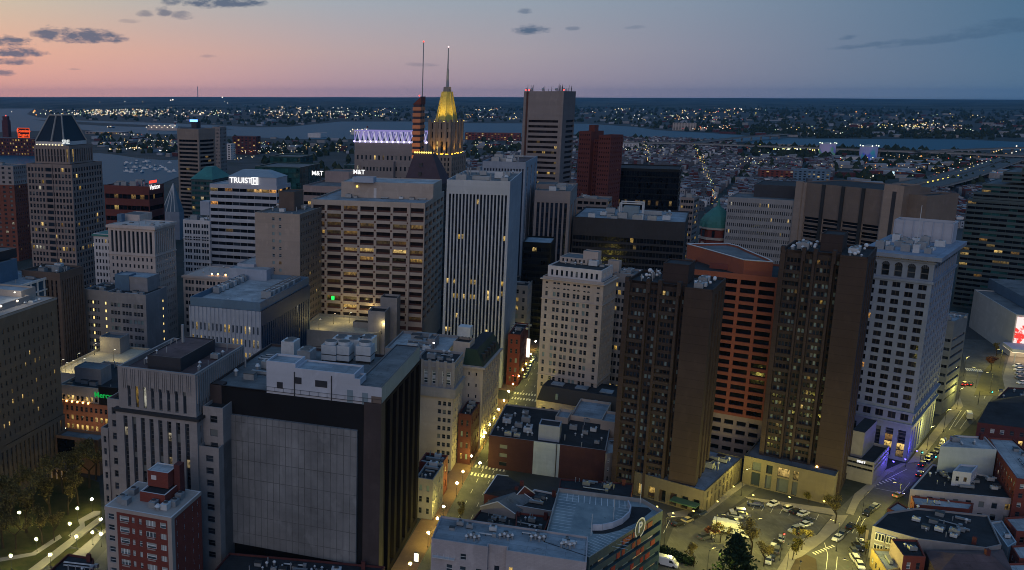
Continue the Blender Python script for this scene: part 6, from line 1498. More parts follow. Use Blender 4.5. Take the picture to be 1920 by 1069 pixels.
# glass pyramids of the harbour aquarium
b = bld('glass_pyramid_hall', 'harbour hall with pale blue glass pyramid roof', (336, 398), 304, 345, yb=450)
z = b.z; b.block(b.x0, b.x1, b.y0, b.y1, 0, z, W['greyslab'], M['roof_grey']); g_ = wallm('pale_blue_glazing', (.09, .15, .21), .2, .3, .1); zt = z_at(*b.wld(0, 0), 344)
b.part('pyramid_roof').frust((b.x0, b.x1, b.y0, b.y1), z, (b.x0 + .55 * b.w, b.x0 + .6 * b.w, b.y0 + .45 * b.d, b.y0 + .5 * b.d), zt, g_)
for k in range(4): b.part('glazing_bar').tube((b.x0 + k * .25 * b.w, b.y0 - .1, z), (b.x0 + .57 * b.w, b.y0 + .44 * b.d, zt + .1), .5, .4, M['palemetal'])
b.finish()
# ---------------------------------------------------------------- ground, water, hills
gm = NT('city_ground'); p_ = gm.pos()
g1 = gm.mix(gm.mapr(gm.noise(p_, .012, 5, .65), .42, .58, 0, 1), (.020, .026, .020), (.050, .050, .052))
g1 = gm.mix(gm.mapr(gm.noise(p_, .0016, 4, .6), .45, .6, 0, .8), g1, (.014, .022, .016))
g1 = gm.mix(gm.mapr(gm.noise(p_, .35, 5, .65), .3, .7, 0, .5), g1, (.055, .055, .058))
gm.bsdf(g1, .9, .2)
mb = MB(); mb.poly([(-25000, -700, 0), (25000, -700, 0), (25000, 25000, 0), (-25000, 25000, 0)], gm.m); mb.obj('ground', kind='structure')
wm = NT('harbour_water'); nz = wm.n('ShaderNodeBump'); nz.inputs['Strength'].default_value = .5; nz.inputs['Distance'].default_value = 1.2
wm.l(wm.noise(wm.scale(wm.pos(), 1, .6, 1), .045, 5, .65), nz.inputs['Height'])
wm.bsdf((.014, .078, .122), .5, .07, nrm=nz.outputs[0])
def sheet(name, pts, z, m, label=None, kind='structure'):
    mb = MB(); mb.poly([at_z(x, y, z) for x, y in pts][::-1], m)
    me = mb.obj(name, kind=kind, label=label)
    if me.data.polygons[0].normal.z < 0: me.data.flip_normals()
    return me
sheet('river_water', [(-80, 187.5), (150, 189.5), (125, 193), (62, 205), (50, 214), (70, 220), (150, 226), (330, 231.5), (420, 236), (480, 239), (540, 238), (600, 232), (640, 228), (760, 228), (880, 231), (1100, 232), (1190, 238), (1230, 244), (1345, 250.5), (1420, 256), (1500, 260), (1800, 261.5), (1930, 267), (2010, 269), (2010, 284), (1920, 282), (1720, 281), (1640, 279), (1560, 274), (1440, 270), (1340, 264), (1290, 258.5), (1180, 256), (1080, 252), (960, 258), (860, 262), (680, 261), (560, 261), (440, 256), (330, 252), (240, 252), (150, 243), (-80, 250)], .4, wm.m)
sheet('harbour_water', [(-80, 293), (40, 291), (150, 289), (185, 287), (215, 290), (262, 297), (302, 300), (338, 300), (338, 330), (300, 346), (180, 346), (-80, 322)], .5, wm.m)
sheet('point_land', [(150, 190.5), (330, 192), (420, 196), (300, 199), (160, 197), (90, 195)], .8, gm.m)
sheet('pier_land', [(60, 224), (200, 231), (420, 241), (440, 243), (330, 240), (200, 236), (110, 231)], .8, gm.m)
hm = NT('wooded_hills'); hm.bsdf(hm.mix(hm.mapr(hm.noise(hm.scale(hm.pos(), 1, .4, 1), .0022, 6, .7), .40, .60, 0, 1), (.008, .016, .012), (.060, .070, .060)), .95, .1)
mb = MB(); K = 150; prof = [(8800, 0, 0), (11500, .30, .3), (14500, .52, .2), (18500, .82, .12), (21500, 1.0, .06), (24500, .6, 0)]
hr = random.Random(3); ph = [hr.uniform(0, 6.28) for _ in range(24)]
grid = []
for k in range(K + 1):
    px_ = -260 + 2440 * k / K
    topy = 182.0 + max(0, (px_ - 900)) / 1000 * 3.4 - (1.2 if px_ < 0 else 0)
    rowp = []
    for j, (r_, f, am) in enumerate(prof):
        wv = sum(math.sin(px_ * (.004 + .0075 * q) + ph[q + 6 * (j % 4)]) / (1 + .5 * q) for q in range(6)) * .38
        d = ray(px_, 180); h = math.hypot(d[0], d[1]); zt = 125 - 21500 * (topy - 180) / 1727
        zz = zt * f * (1 + am * wv) - (3 if j == 0 else 0); rr_ = r_ * (1 + (.10 if j < 3 else .03) * math.sin(px_ * .011 + ph[j]))
        rowp.append((d[0] / h * rr_, d[1] / h * rr_, zz))
    grid.append(rowp)
for k in range(K):
    for j in range(len(prof) - 1): mb.poly([grid[k][j], grid[k + 1][j], grid[k + 1][j + 1], grid[k][j + 1]], hm.m)
mb.obj('hills', kind='structure')

# near streets
def asphalt(name, c, patch=.4):
    if name in MATS: return MATS[name]
    t = NT(name); p = t.pos()
    a = t.mix(t.mapr(t.noise(p, .18, 5, .7), .35, .68, 0, 1), c, tuple(x * (1 - patch) for x in c)); a = t.mix(t.mapr(t.noise(t.scale(p, 1, .15, 1), 1.1, 3, .6), .55, .7, 0, .4), a, tuple(x * 1.5 for x in c)); a = t.mix(t.mapr(t.noise(p, .7, 3, .7), .62, .75, 0, .7), a, tuple(x * .35 for x in c))
    t.bsdf(a, .8, .3); MATS[name] = t.m; return t.m
RO = asphalt('road_asphalt', (.085, .085, .082)); LOT = asphalt('lot_asphalt', (.11, .108, .10), .5); PV = wallm('pavement_concrete', (.24, .22, .20), .25, .9, .0, brick=(1.5, 1.5, .04, .08, 0)); BP = wallm('brick_paving', (.20, .12, .085), .25, .9, 0, brick=(.6, .3, .03, .12))
gr = NT('lawn_grass'); gr.bsdf(gr.mix(gr.mapr(gr.noise(gr.pos(), .16, 6, .7), .35, .65, 0, 1), (.026, .034, .012), (.062, .054, .022)), .95, .1); LAWN = gr.m
def slab(name, pts, z0, z1, m, world=False):
    mb = MB(); P = pts if world else [at_z(x, y, z1)[:2] for x, y in pts]
    if sum(P[i][0] * P[(i + 1) % len(P)][1] - P[(i + 1) % len(P)][0] * P[i][1] for i in range(len(P))) < 0: P = P[::-1]
    mb.poly([(*p, z1) for p in P], m)
    for i in range(len(P)):
        a, c = P[i], P[(i + 1) % len(P)]
        mb.poly([(*a, z0), (*c, z0), (*c, z1), (*a, z1)], PV)
    return mb.obj(name, kind='structure')
A0 = np.array(at_z(783, 1066)[:2]); B0 = np.array(at_z(968, 725)[:2]); D0 = (B0 - A0) / np.linalg.norm(B0 - A0); N0 = np.array((D0[1], -D0[0]))
def strip(a, c, t0, t1): return [tuple(A0 + D0 * t0 + N0 * a), tuple(A0 + D0 * t0 + N0 * c), tuple(A0 + D0 * t1 + N0 * c), tuple(A0 + D0 * t1 + N0 * a)]
slab('road', strip(0, 11.5, -40, 1400), -.01, .01, RO, True)
slab('pavement', strip(-6.5, -.01, -40, 148), 0, .14, BP, True); slab('pavement', strip(-6.5, -.01, 160, 420), 0, .14, BP, True)
slab('pavement', strip(11.51, 15, -40, 62), 0, .14, PV, True); slab('pavement', strip(11.51, 15.5, 76, 150), 0, .14, PV, True)
mk = MB(); wp = plain('road_paint', (.62, .60, .52), .7)
for k in range(60):
    for a in (3.6, 7.4):
        t0 = -20 + k * 9; mk.poly([(*p, .022) for p in strip(a, a + .14, t0, t0 + 3.2)], wp)
for t0 in (66, 73, 150, 157): 
    for k in range(9): mk.poly([(*p, .024) for p in strip(.6 + k * 1.2, 1.2 + k * 1.2, t0, t0 + 2.6)], wp)
mk.obj('road_markings', kind='structure')
wide = [(1470, 1085), (1640, 1085), (1634, 1020), (1662, 955), (1706, 912), (1778, 838), (1836, 780), (1868, 735), (1893, 690), (1960, 690), (1960, 640), (1800, 636), (1812, 700), (1800, 742), (1762, 792), (1706, 866), (1655, 886), (1600, 928), (1562, 965), (1528, 1012)]
slab('road', wide, -.01, .012, RO)
slab('road', [(1225, 1080), (1262, 990), (1325, 952), (1398, 905), (1425, 912), (1340, 975), (1318, 1000), (1360, 1045), (1470, 1060), (1470, 1085)], -.01, .016, RO)
slab('parking_lot', [(1318, 990), (1402, 938), (1440, 944), (1560, 968), (1530, 1002), (1490, 1012), (1462, 1060), (1340, 1034)], -.005, .02, LOT)
slab('pavement', [(1396, 931), (1562, 954), (1566, 966), (1440, 943), (1404, 936)], 0, .15, PV); slab('pavement', [(1532, 1003), (1562, 966), (1590, 966), (1578, 985), (1540, 1018), (1500, 1046), (1476, 1080), (1450, 1080), (1490, 1014)], 0, .15, PV)
slab('pavement', [(1586, 962), (1602, 926), (1655, 884), (1690, 868), (1700, 870), (1660, 892), (1612, 940), (1600, 966)], 0, .15, PV); slab('pavement', [(1702, 868), (1764, 790), (1800, 745), (1806, 762), (1770, 806), (1724, 866)], 0, .15, PV)
slab('pavement', [(1256, 970), (1322, 966), (1398, 908), (1392, 902), (1318, 950), (1250, 962)], 0, .16, PV)
slab('planting_bed', [(1476, 1080), (1492, 1048), (1512, 1040), (1530, 1048), (1534, 1080)], 0, .3, wallm('mulch', (.07, .05, .035), .3))
slab('traffic_island', [(1826, 742), (1842, 700), (1872, 662), (1886, 668), (1878, 700), (1884, 728), (1870, 742)], 0, .15, wallm('dry_grass', (.09, .085, .045), .3)); slab('plaza', [(1870, 742), (1900, 640), (1960, 630), (1960, 740)], 0, .12, PV)
mk = MB()
def line(a, c, w=.16, z=.03):
    a, c = np.array(at_z(*a)[:2]), np.array(at_z(*c)[:2]); d = c - a; d /= np.linalg.norm(d); n = np.array((-d[1], d[0])) * w / 2
    mk.poly([(*p, z) for p in (a - n, c - n, c + n, a + n)], wp)
for a, c in (((1547, 1085), (1552, 1040)), ((1552, 1040), (1546, 1018)), ((1566, 1085), (1570, 1044)), ((1598, 1000), (1612, 968)), ((1606, 1000), (1622, 972)), ((1575, 1010), (1600, 990)), ((1660, 900), (1700, 880)), ((1640, 915), (1690, 925)), ((1690, 925), (1706, 905)), ((1790, 800), (1812, 770)), ((1800, 804), (1822, 774)), ((1780, 806), (1802, 770)), ((1828, 745), (1850, 700)), ((1845, 748), (1862, 706)), ((1340, 1010), (1322, 996)), ((1244, 1000), (1256, 976))): line(a, c)
for k in range(8): line((1416 + k * 17, 946 + k * 2.7), (1411 + k * 17, 956 + k * 2.7), .12)
for k in range(9): line((1382 - k * 6.5, 958 + k * 4.2), (1392 - k * 6.5, 963 + k * 4.2), .12)
for k in range(8): line((1524 + k * 5, 1036 - k * 2), (1530 + k * 5, 1040 - k * 2), .5); line((1630 + k * 6, 910 - k * 2), (1636 + k * 6, 914 - k * 2), .5); line((1810 + k * 4, 690 + k * .4), (1814 + k * 4, 695 + k * .4), .6)
mk.obj('road_markings', kind='structure')
# park by the left edge
slab('lawn', [(-60, 1000), (120, 880), (186, 905), (192, 975), (60, 1072), (-60, 1100)], 0, .05, LAWN)
slab('path', [(100, 1072), (196, 985), (200, 996), (136, 1072)], 0, .09, PV); slab('path', [(48, 1072), (62, 1062), (186, 968), (190, 976), (72, 1072)], 0, .3, wallm('park_wall_stone', (.30, .27, .20), .2))
slab('path', [(-60, 1052), (0, 1046), (60, 1036), (112, 1002), (116, 1008), (66, 1041), (0, 1053), (-60, 1060)], 0, .1, PV); slab('path', [(128, 1004), (150, 985), (146, 975), (176, 958), (188, 958), (188, 964), (158, 978), (160, 990), (136, 1010)], 0, .1, PV)
slab('lawn', [(78, 1060), (128, 1028), (148, 1030), (104, 1062)], .05, .16, LAWN); slab('lawn', [(130, 1024), (172, 994), (186, 998), (150, 1028)], .05, .16, LAWN); slab('lawn', [(178, 990), (192, 980), (206, 984), (190, 996)], .05, .16, LAWN)
slab('road', [(150, 1085), (225, 1000), (260, 1000), (215, 1085)], -.01, .02, RO)

# ---------------------------------------------------------------- occlusion helper for the far field
HULLS = []
def hull(pts):
    pts = sorted(set(pts)); 
    def half(ps):
        o = []
        for p in ps:
            while len(o) > 1 and (o[-1][0] - o[-2][0]) * (p[1] - o[-2][1]) - (o[-1][1] - o[-2][1]) * (p[0] - o[-2][0]) <= 0: o.pop()
            o.append(p)
        return o
    a, c = half(pts), half(pts[::-1]); return a[:-1] + c[:-1]
for n in ALLB:
    s = n[5]
    if s.w: HULLS.append((hull([s.pj(x, y, q) for x in (s.x0, s.x1) for y in (s.y0, s.y1) for q in (0, s.z)]), s.c[1]))
def hidden(px_, py_, Y):
    for h, y in HULLS:
        if y < Y - 5 and all((h[(i + 1) % len(h)][0] - h[i][0]) * (py_ - h[i][1]) - (h[(i + 1) % len(h)][1] - h[i][1]) * (px_ - h[i][0]) >= 0 for i in range(len(h))): return True
    return False
def inpoly(x, y, P):
    r_ = False
    for i in range(len(P)):
        (x0, y0), (x1, y1) = P[i - 1], P[i]
        if (y0 > y) != (y1 > y) and x < (x1 - x0) * (y - y0) / (y1 - y0) + x0: r_ = not r_
    return r_
WATER = [[(-80, 187), (150, 189), (125, 193), (62, 205), (50, 214), (70, 220), (150, 226), (330, 231), (420, 235), (480, 238), (540, 237), (600, 231), (640, 227), (760, 227), (880, 230), (1100, 231), (1190, 237), (1230, 243), (1345, 250), (1500, 259), (1800, 260), (2010, 268), (2010, 285), (1720, 282), (1640, 280), (1440, 271), (1340, 265), (1180, 257), (1080, 253), (860, 263), (560, 262), (330, 253), (150, 244), (-80, 251)], [(-80, 292), (150, 288), (215, 289), (262, 296), (338, 299), (338, 331), (300, 347), (180, 347), (-80, 323)]]
def wet(x, y): return any(inpoly(x, y, P) for P in WATER)

# rowhouses of the southern districts
fr = random.Random(21); g_ = R(20); E_, N_ = np.array((math.cos(g_), -math.sin(g_))), np.array((math.sin(g_), math.cos(g_)))
hv = []; W['row_grey'] = wallm('row_house_grey', (.10, .10, .115), .3)
for wname, rc in (('darkbrick', 'roof_blue'), ('row_grey', 'roof_grey'), ('row_grey', 'roof_dark'), ('oldgrey', 'roof_blue'), ('greyslab', 'roof_dark'), ('row_grey', 'roof_blue'), ('white_terra', 'roof_pale')):
    m = MB(); x, y, h = 3.0, 6.5, 8.0
    for p, q in (((-x, -y), (x, -y)), ((x, -y), (x, y)), ((x, y), (-x, y)), ((-x, y), (-x, -y))): m.poly([(*p, 0), (*q, 0), (*q, h), (*p, h)], W[wname])
    m.poly([(-x, -y, h - .3), (x, -y, h - .3), (x, y, h - .3), (-x, y, h - .3)], M[rc])
    for i in (-1, 1):
        for j in range(2): m.poly([(i * 1.4 - .5, -y - .03, 1.4 + 3.2 * j), (i * 1.4 + .5, -y - .03, 1.4 + 3.2 * j), (i * 1.4 + .5, -y - .03, 3.2 + 3.2 * j), (i * 1.4 - .5, -y - .03, 3.2 + 3.2 * j)], GLASS['glass'], [(0, 0), (1, 0), (1, 1), (0, 1)])
    m.box(x - .9, x - .3, y - 2, y - 1.2, h - .3, h + 1, W['darkbrick']); hv.append(m)
houses = []
for iv in range(-8, 75):
    for iu in range(-90, 120):
        u0, v0 = iu * 6.3, 700 + iv * 30
        if iu % 14 in (0, 13) or iv % 9 == 8: continue
        for side in (0, 1):
            p = E_ * u0 + N_ * (v0 + side * 14) + E_ * (v0 * .15)
            if p[1] < 700: continue
            q = proj(p[0], p[1], 5)
            if not (430 < q[0] < 1930 and 258 < q[1] < 420): continue
            if q[0] > 1560 and q[1] < 352 or (q[0] > 1380 and q[1] < 296): continue
            if q[0] < 640 and q[1] < 266: continue
            if wet(q[0], q[1] + 2) or hidden(q[0], q[1], p[1]) or fr.random() < .10: continue
            houses.append((p[1], p, side))
houses.sort(key=lambda t: t[0])
hm_ = [m.mesh('row_house') for m in hv]; rest = MB()
for k, (Y, p, side) in enumerate(houses):
    v = fr.choices(range(7), (4, 3, 3, 2, 2, 1, 1))[0]; sz = fr.uniform(.8, 1.25)
    rz = -g_ + (math.pi if side else 0)
    if k < 300:
        o = bpy.data.objects.new('row_house', hm_[v]); col.objects.link(o); o.location = (p[0], p[1], 0); o.rotation_euler = (0, 0, rz); o.scale = (1, 1, sz)
        tag(o, 'small flat roofed row house in the dense low district beyond downtown', 'house', 'row houses beyond downtown')
    else:
        ca, sa = math.cos(rz), math.sin(rz); src = hv[v]; ui = 0
        for f, mi in zip(src.f[:5], src.mi[:5]): rest.poly([(p[0] + src.v[i][0] * ca - src.v[i][1] * sa, p[1] + src.v[i][0] * sa + src.v[i][1] * ca, src.v[i][2] * sz) for i in f], src.mats[mi])
if rest.f: rest.obj('row_houses', label='dense rows of flat roofed brick houses stretching to the water', kind='stuff')
print('rowhouses', len(houses))

# far low sheds and halls as one mass, and a wood of far trees
far = MB(); fm = [wallm('far_shed_wall', (.25, .24, .24), .2), W['darkbrick'], W['greyslab'], W['oldgrey']]
def scatter(poly, n):
    xs = [p[0] for p in poly]; ys = [p[1] for p in poly]; out = []
    for _ in range(n * 20):
        if len(out) >= n: break
        # even in ground area rather than picture area
        x, y = fr.uniform(min(xs), max(xs)), fr.uniform(min(ys), max(ys))
        if inpoly(x, y, poly) and not wet(x, y): out.append((x, y))
    return out
LAND = [[(60, 207), (330, 205), (900, 200), (1300, 205), (1920, 215), (1920, 258), (1440, 258), (1230, 240), (1100, 229), (880, 229), (640, 226), (560, 235), (480, 237), (330, 230), (150, 224)], [(180, 252), (440, 258), (680, 264), (1080, 256), (1340, 268), (1340, 262), (1900, 292), (1900, 330), (1380, 300), (480, 290), (330, 296), (190, 285)], [(0, 195), (600, 194), (1920, 200), (1920, 215), (300, 205)]]
for P, n, k in ((LAND[0], 330, 1.0), (LAND[1], 260, .8), ([(1380, 290), (1920, 300), (1920, 345), (1420, 345)], 90, .8)):
    for x, y in scatter(P, n):
        X, Y, _ = at_z(x, y); w_, d_, h_ = fr.uniform(8, 42) * k, fr.uniform(8, 30) * k, fr.uniform(4, 11) * k
        if fr.random() < .12: w_ *= 2.5
        a = -g_ + fr.choice((0, math.pi / 2)) + fr.uniform(-.2, .2); ca, sa = math.cos(a), math.sin(a)
        c4 = [(X + i * w_ * ca - j * d_ * sa, Y + i * w_ * sa + j * d_ * ca) for i, j in ((-.5, -.5), (.5, -.5), (.5, .5), (-.5, .5))]; m = fr.choice(fm)
        for i in range(4): far.poly([(*c4[i], 0), (*c4[(i + 1) % 4], 0), (*c4[(i + 1) % 4], h_), (*c4[i], h_)], m)
        far.poly([(*c, h_) for c in c4], fr.choice((M['roof_pale'], M['roof_grey'], M['roof_blue'], M['roof_dark'])))
far.obj('far_district', label='far low sheds and halls scattered over the land around the water', kind='stuff')
wd_ = MB(); tm = NT('far_foliage'); tm.bsdf(tm.mix(rnd(tm), (.012, .020, .012), (.035, .042, .022)), .95, .05)
for P, n in ((LAND[0], 1500), (LAND[1], 700), (LAND[2], 900), ([(480, 270), (1900, 290), (1900, 350), (480, 350)], 420), ([(1180, 236), (1900, 250), (1900, 262), (1440, 262)], 350), ([(1425, 276), (1720, 284), (1720, 290), (1425, 286)], 120)):
    for x, y in scatter(P, n):
        X, Y, _ = at_z(x, y); k = fr.uniform(3.5, 7) * (1 + Y / 6000)
        if hidden(x, y, Y): continue
        tp = (X, Y, k * fr.uniform(1.3, 1.9)); ring_ = [(X + k * fr.uniform(.6, 1.1) * math.cos(i * 1.2566 + .3), Y + k * fr.uniform(.6, 1.1) * math.sin(i * 1.2566 + .3), k * fr.uniform(.4, .9)) for i in range(5)]
        for i in range(5): wd_.poly([ring_[i], ring_[(i + 1) % 5], tp], tm.m, [(0, 0)] * 3); wd_.poly([(ring_[i][0], ring_[i][1], 0), (ring_[(i + 1) % 5][0], ring_[(i + 1) % 5][1], 0), ring_[(i + 1) % 5], ring_[i]], tm.m, [(0, 0)] * 4)
wd_.obj('far_woods', label='dark far off trees covering the land around the river', kind='stuff')

# ---------------------------------------------------------------- far things
def fbox(name, label, x0, x1, yb, yt, wall, roof='roof_grey', d=20, g=20, cat='building', fin=True, win=None):
    b = bld(name, label, (x1, yt), x0, None, yb=yb, g=g, d=d, cat=cat)
    b.block(b.x0, b.x1, b.y0, b.y1, 0, b.z, W[wall], M[roof], par=.6, Fs=win, Rs=win)
    return b.finish() if fin else b
wf = lambda n, r_, lit=.1, **k: dict(c=lambda L: even(max(2, int(L / n)), L, .4, .4, .5), r=(r_, .6, .8, .5), kinds=[('glass', 1)], lit=lit, **k)
b = fbox('brick_refinery', 'long dark brick refinery under the red neon sign across the harbour', -40, 64, 293, 260, 'darkbrick', win=wf(7, 5, .3), d=40, fin=False)
z = b.z; X = bis(lambda q: b.pj(q, b.y0, z + 8)[0] - 44, b.x0, b.x1); ng = emit('red_neon', (1, .10, .02), 1.3); zt = z_at(*b.wld(X, b.y0), 240)
b.part('sign_panel').box(X - 15, X + 15, b.y0 + 1, b.y0 + 1.6, z + 1, zt, wallm('sign_dark_red', (.12, .01, .008), .1))
for (x0, x1, z0, z1) in ((-15, 15, z + 1, z + 1.9), (-15, 15, zt - .9, zt), (-15, -14.1, z + 1, zt), (14.1, 15, z + 1, zt)): b.part('neon_border').box(X + x0, X + x1, b.y0 + .6, b.y0 + .95, z0, z1, ng)
hh = zt - z - 1; text('Domino', hh * .40, ng, b.root, (X, b.y0 + .7, z + 1 + hh * .69), FR, 'neon_lettering', sx=1.25); text('Sugars', hh * .40, ng, b.root, (X, b.y0 + .7, z + 1 + hh * .29), FR, 'neon_lettering', sx=1.25)
for k in range(4): b.part('sign_frame').cyl(X - 12 + 8 * k, b.y0 + 2, z - .6, zt - 1, .5, .5, M['darkmetal'], 4)
b.finish()
b = fbox('brick_silo', 'tall dark silo tower with red beacon at the left edge of the water', 3, 14, 258, 226, 'darkbrick', d=14, fin=False); z = b.z
b.part('upper_stage').box(b.x0 + 2, b.x1 - 2, b.y0 + 2, b.y1 - 2, z, z_at(*b.wld(0, 0), 218), W['darkbrick']); b.part('beacon').ball(0, 0, z_at(*b.wld(0, 0), 217), 2, emit('red_beacon', (1, .1, .08), 2)); b.finish()
b = fbox('power_station', 'far power station block below a single tall chimney', 360, 378, 190, 187.2, 'mauve', d=120, fin=False); x, y = 0, 0
b.part('chimney').cyl(0, 0, 0, z_at(*b.wld(0, 0), 163), 12, 8, W['oldgrey'], 8); b.part('chimney_collar').cyl(0, 0, z_at(*b.wld(0, 0), 164), z_at(*b.wld(0, 0), 162.5), 10, 9, W['darkside'], 8); b.finish()
# ships
def ship(name, label, x0, x1, yb, yt, hullm, lit, g=20):
    b = bld(name, label, (x1, yt), x0, None, yb=yb, g=g, d=28, cat='ship'); z = b.z; L = b.w; m = b.part('hull')
    pts = [(b.x0 + .07 * L, b.y0), (b.x1, b.y0 + 4), (b.x1, b.y1 - 4), (b.x0 + .07 * L, b.y1), (b.x0, 0)]
    for i in range(5): p, q = pts[i], pts[(i + 1) % 5]; m.poly([(*p, 0), (*q, 0), (*q, z * .6), (*p, z * .6)], hullm)
    m.poly([(*p, z * .6) for p in pts], M['roof_grey']); b.part('superstructure').box(b.x1 - .22 * L, b.x1 - .06 * L, b.y0 + 3, b.y1 - 3, z * .6, z * 1.25, M['whitepaint']); b.part('deck_house').box(b.x0 + .12 * L, b.x1 - .25 * L, b.y0 + 3, b.y1 - 3, z * .6, z, hullm)
    b.part('funnel').cyl(b.x1 - .1 * L, 0, z * 1.25, z * 1.6, 3, 3, W['maroon'], 8); b.part('mast').cyl(b.x0 + .2 * L, 0, z, z * 1.7, .8, .5, M['metal'], 5)
    for k in range(lit): b.one('deck_lamp').ball(b.x0 + (k + .5) / lit * L, b.y0 - 1, z * (1.02 if k % 2 else .66), 1.5, emit('ship_lamp', (1, .85, .6), 2.5), 6, 4)
    b.finish()
ship('car_carrier_ship', 'pale boxy car carrier ship lit along its deck beyond the pyramid tower', 272, 331, 245.5, 236, wallm('pale_hull', (.42, .36, .34), .15), 12)
ship('moored_ship', 'white moored ship with lit bow left of the violet truss roof', 655, 690, 253, 243, wallm('white_hull', (.55, .52, .48), .1), 8)
ship('tug_boat', 'small dark tug boat in mid channel', 200, 209, 240, 237, W['darkside'], 2)
bt = []
for k, hm2 in enumerate((M['whitepaint'], W['bluemetal'], M['whitepaint'])):
    m, c_ = MB(), MB(); L_ = 8 + 2 * k
    P_ = [(-L_ / 2, -1.5), (L_ * .3, -1.5), (L_ / 2, 0), (L_ * .3, 1.5), (-L_ / 2, 1.5)]
    for i in range(5): m.poly([(*P_[i], 0), (*P_[(i + 1) % 5], 0), (*P_[(i + 1) % 5], 1.5), (*P_[i], 1.5)], hm2)
    m.poly([(*p, 1.5) for p in P_], W['podium']); c_.box(-L_ * .25, L_ * .15, -1, 1, 1.5, 3.2, M['whitepaint']); c_.cyl(-L_ * .1, 0, 3.2, 9 + k, .1, .06, M['metal'], 4); bt.append((m.mesh('hull'), c_.mesh('cabin')))
for k in range(34):
    x, y = fr.uniform(228, 330), fr.uniform(302, 326)
    if y < 301 + (x - 228) * .03 or hidden(x, y, at_z(x, y)[1]): continue
    X, Y, _ = at_z(x, y, .5); r_ = thing('moored_boat', 'small boat moored among others in the inner harbour marina', 'boat', (X, Y, .5), R(fr.choice((-20, 70, 160)) + fr.uniform(-8, 8)), 'boats moored in the marina')
    for nm, me in zip(('hull', 'cabin'), fr.choice(bt)): o = bpy.data.objects.new(nm, me); col.objects.link(o); o.parent = r_
fbox('pier_shed', 'long pale pier shed with lamps on the inner channel', 160, 228, 252.5, 247.5, 'mauve', 'roof_pale', d=60, win=wf(14, 1, .4)); fbox('pier_shed', 'white gabled pier shed with bright end wall near the violet truss', 577, 601, 258.5, 250, 'white_terra', 'roof_grey', d=60)
fbox('waterside_block', 'beige slab block standing alone on the far river bank', 1262, 1306, 245, 231, 'hotelbeige', d=40, win=wf(9, 6, .02)); fbox('waterfront_flats', 'row of brick waterfront flats with lit windows right of the gilded tower', 872, 975, 264, 250, 'redbrick', d=30, win=wf(9, 4, .35))
fbox('white_flats', 'white block of flats in front of the raised highway', 1168, 1198, 281, 270, 'white_terra', d=20, win=wf(6, 5, .05)); fbox('brick_flats', 'red and white block of flats beyond the perforated grey block', 1426, 1490, 343, 320, 'redbrick', d=30, win=wf(6, 5, .1)); fbox('navy_flats', 'dark blue block of flats joined to the red and white one', 1488, 1558, 345, 320, 'bluemetal', 'roof_grey', d=26, win=wf(6, 5, .05))
fbox('lit_shed', 'white roofed shed between the two glowing tanks', 1566, 1612, 301, 295, 'white_terra', 'roof_pale', d=50); fbox('lit_shed', 'low shed with pale lit front right of the glowing tanks', 1722, 1742, 316, 312, 'mauve', 'roof_pale', d=30, win=wf(5, 1, .8)); fbox('white_tower_block', 'small white block beside the slender residential tower', 418, 433, 300, 270, 'white_terra', d=20, win=wf(6, 7, .05))
fbox('harbour_flats', 'dark waterfront flats with scattered lights right of the harbour tower', 436, 480, 290, 256, 'darkbrick', d=25, win=wf(8, 7, .2)); fbox('dark_hall', 'dark glass hall with white lettering beside the teal blocks', 645, 760, 352, 312, 'tealglass', d=30, win=wf(6, 5, .05, ))
# two glowing painted tanks
def tank(px0, px1, yb, yt, label, hue):
    c0 = at_z((px0 + px1) / 2, yb); r_ = (px1 - px0) / 2 * c0[1] / F * 1.02; zt = z_at(c0[0], c0[1] + r_, yt)
    b = thing('storage_tank', label, 'tank', (c0[0], c0[1] + r_, 0)); t = NT('tank_mural'); p = t.pos()
    sp_ = t.n('ShaderNodeSeparateXYZ'); t.l(p, sp_.inputs[0]); n1 = t.noise(p, .07, 4, .6); n2 = t.noise(t.scale(p, 1, 1, .5), .035, 2, .5)
    cc = t.mix(t.mapr(n1, .45, .55, 0, 1), hue[0], hue[1]); cc = t.mix(t.mapr(t.math('ADD', n2, t.math('MULTIPLY', sp_.outputs[2], .006)), .55, .62, 0, 1), cc, hue[2])
    t.bsdf(cc, .6, .3, emis=cc, es=.12)
    m = MB(); m.cyl(0, 0, 0, zt, r_, r_, t.m, 24, True, M['roof_pale']); m.obj('tank_shell', b); m = MB(); m.cyl(0, 0, zt, zt + 3, r_ * .98, r_ * .2, M['roof_pale'], 24); m.obj('tank_roof', b); m = MB(); m.cyl(0, 0, zt - .6, zt + .2, r_ + .5, r_ + .5, M['palemetal'], 24, False); m.obj('top_walkway', b)
    for k in range(6): m = MB(); m.ball((r_ + 1) * math.cos(k - 2.8), (r_ + 1) * math.sin(k - 2.8), zt + 1, 1.1, emit('tank_lamp', (.9, 1, .75), 3), 6, 4); m.obj('tank_lamp', b)
tank(1544, 1571, 294, 269, 'round storage tank glowing with green, violet and white mural, the lamp ringed one', ((.12, .35, .16), (.16, .16, .50), (.30, .28, .46))); tank(1621, 1650, 301, 274, 'round storage tank glowing with pale blue mountain like mural', ((.05, .30, .38), (.07, .10, .55), (.22, .24, .46)))

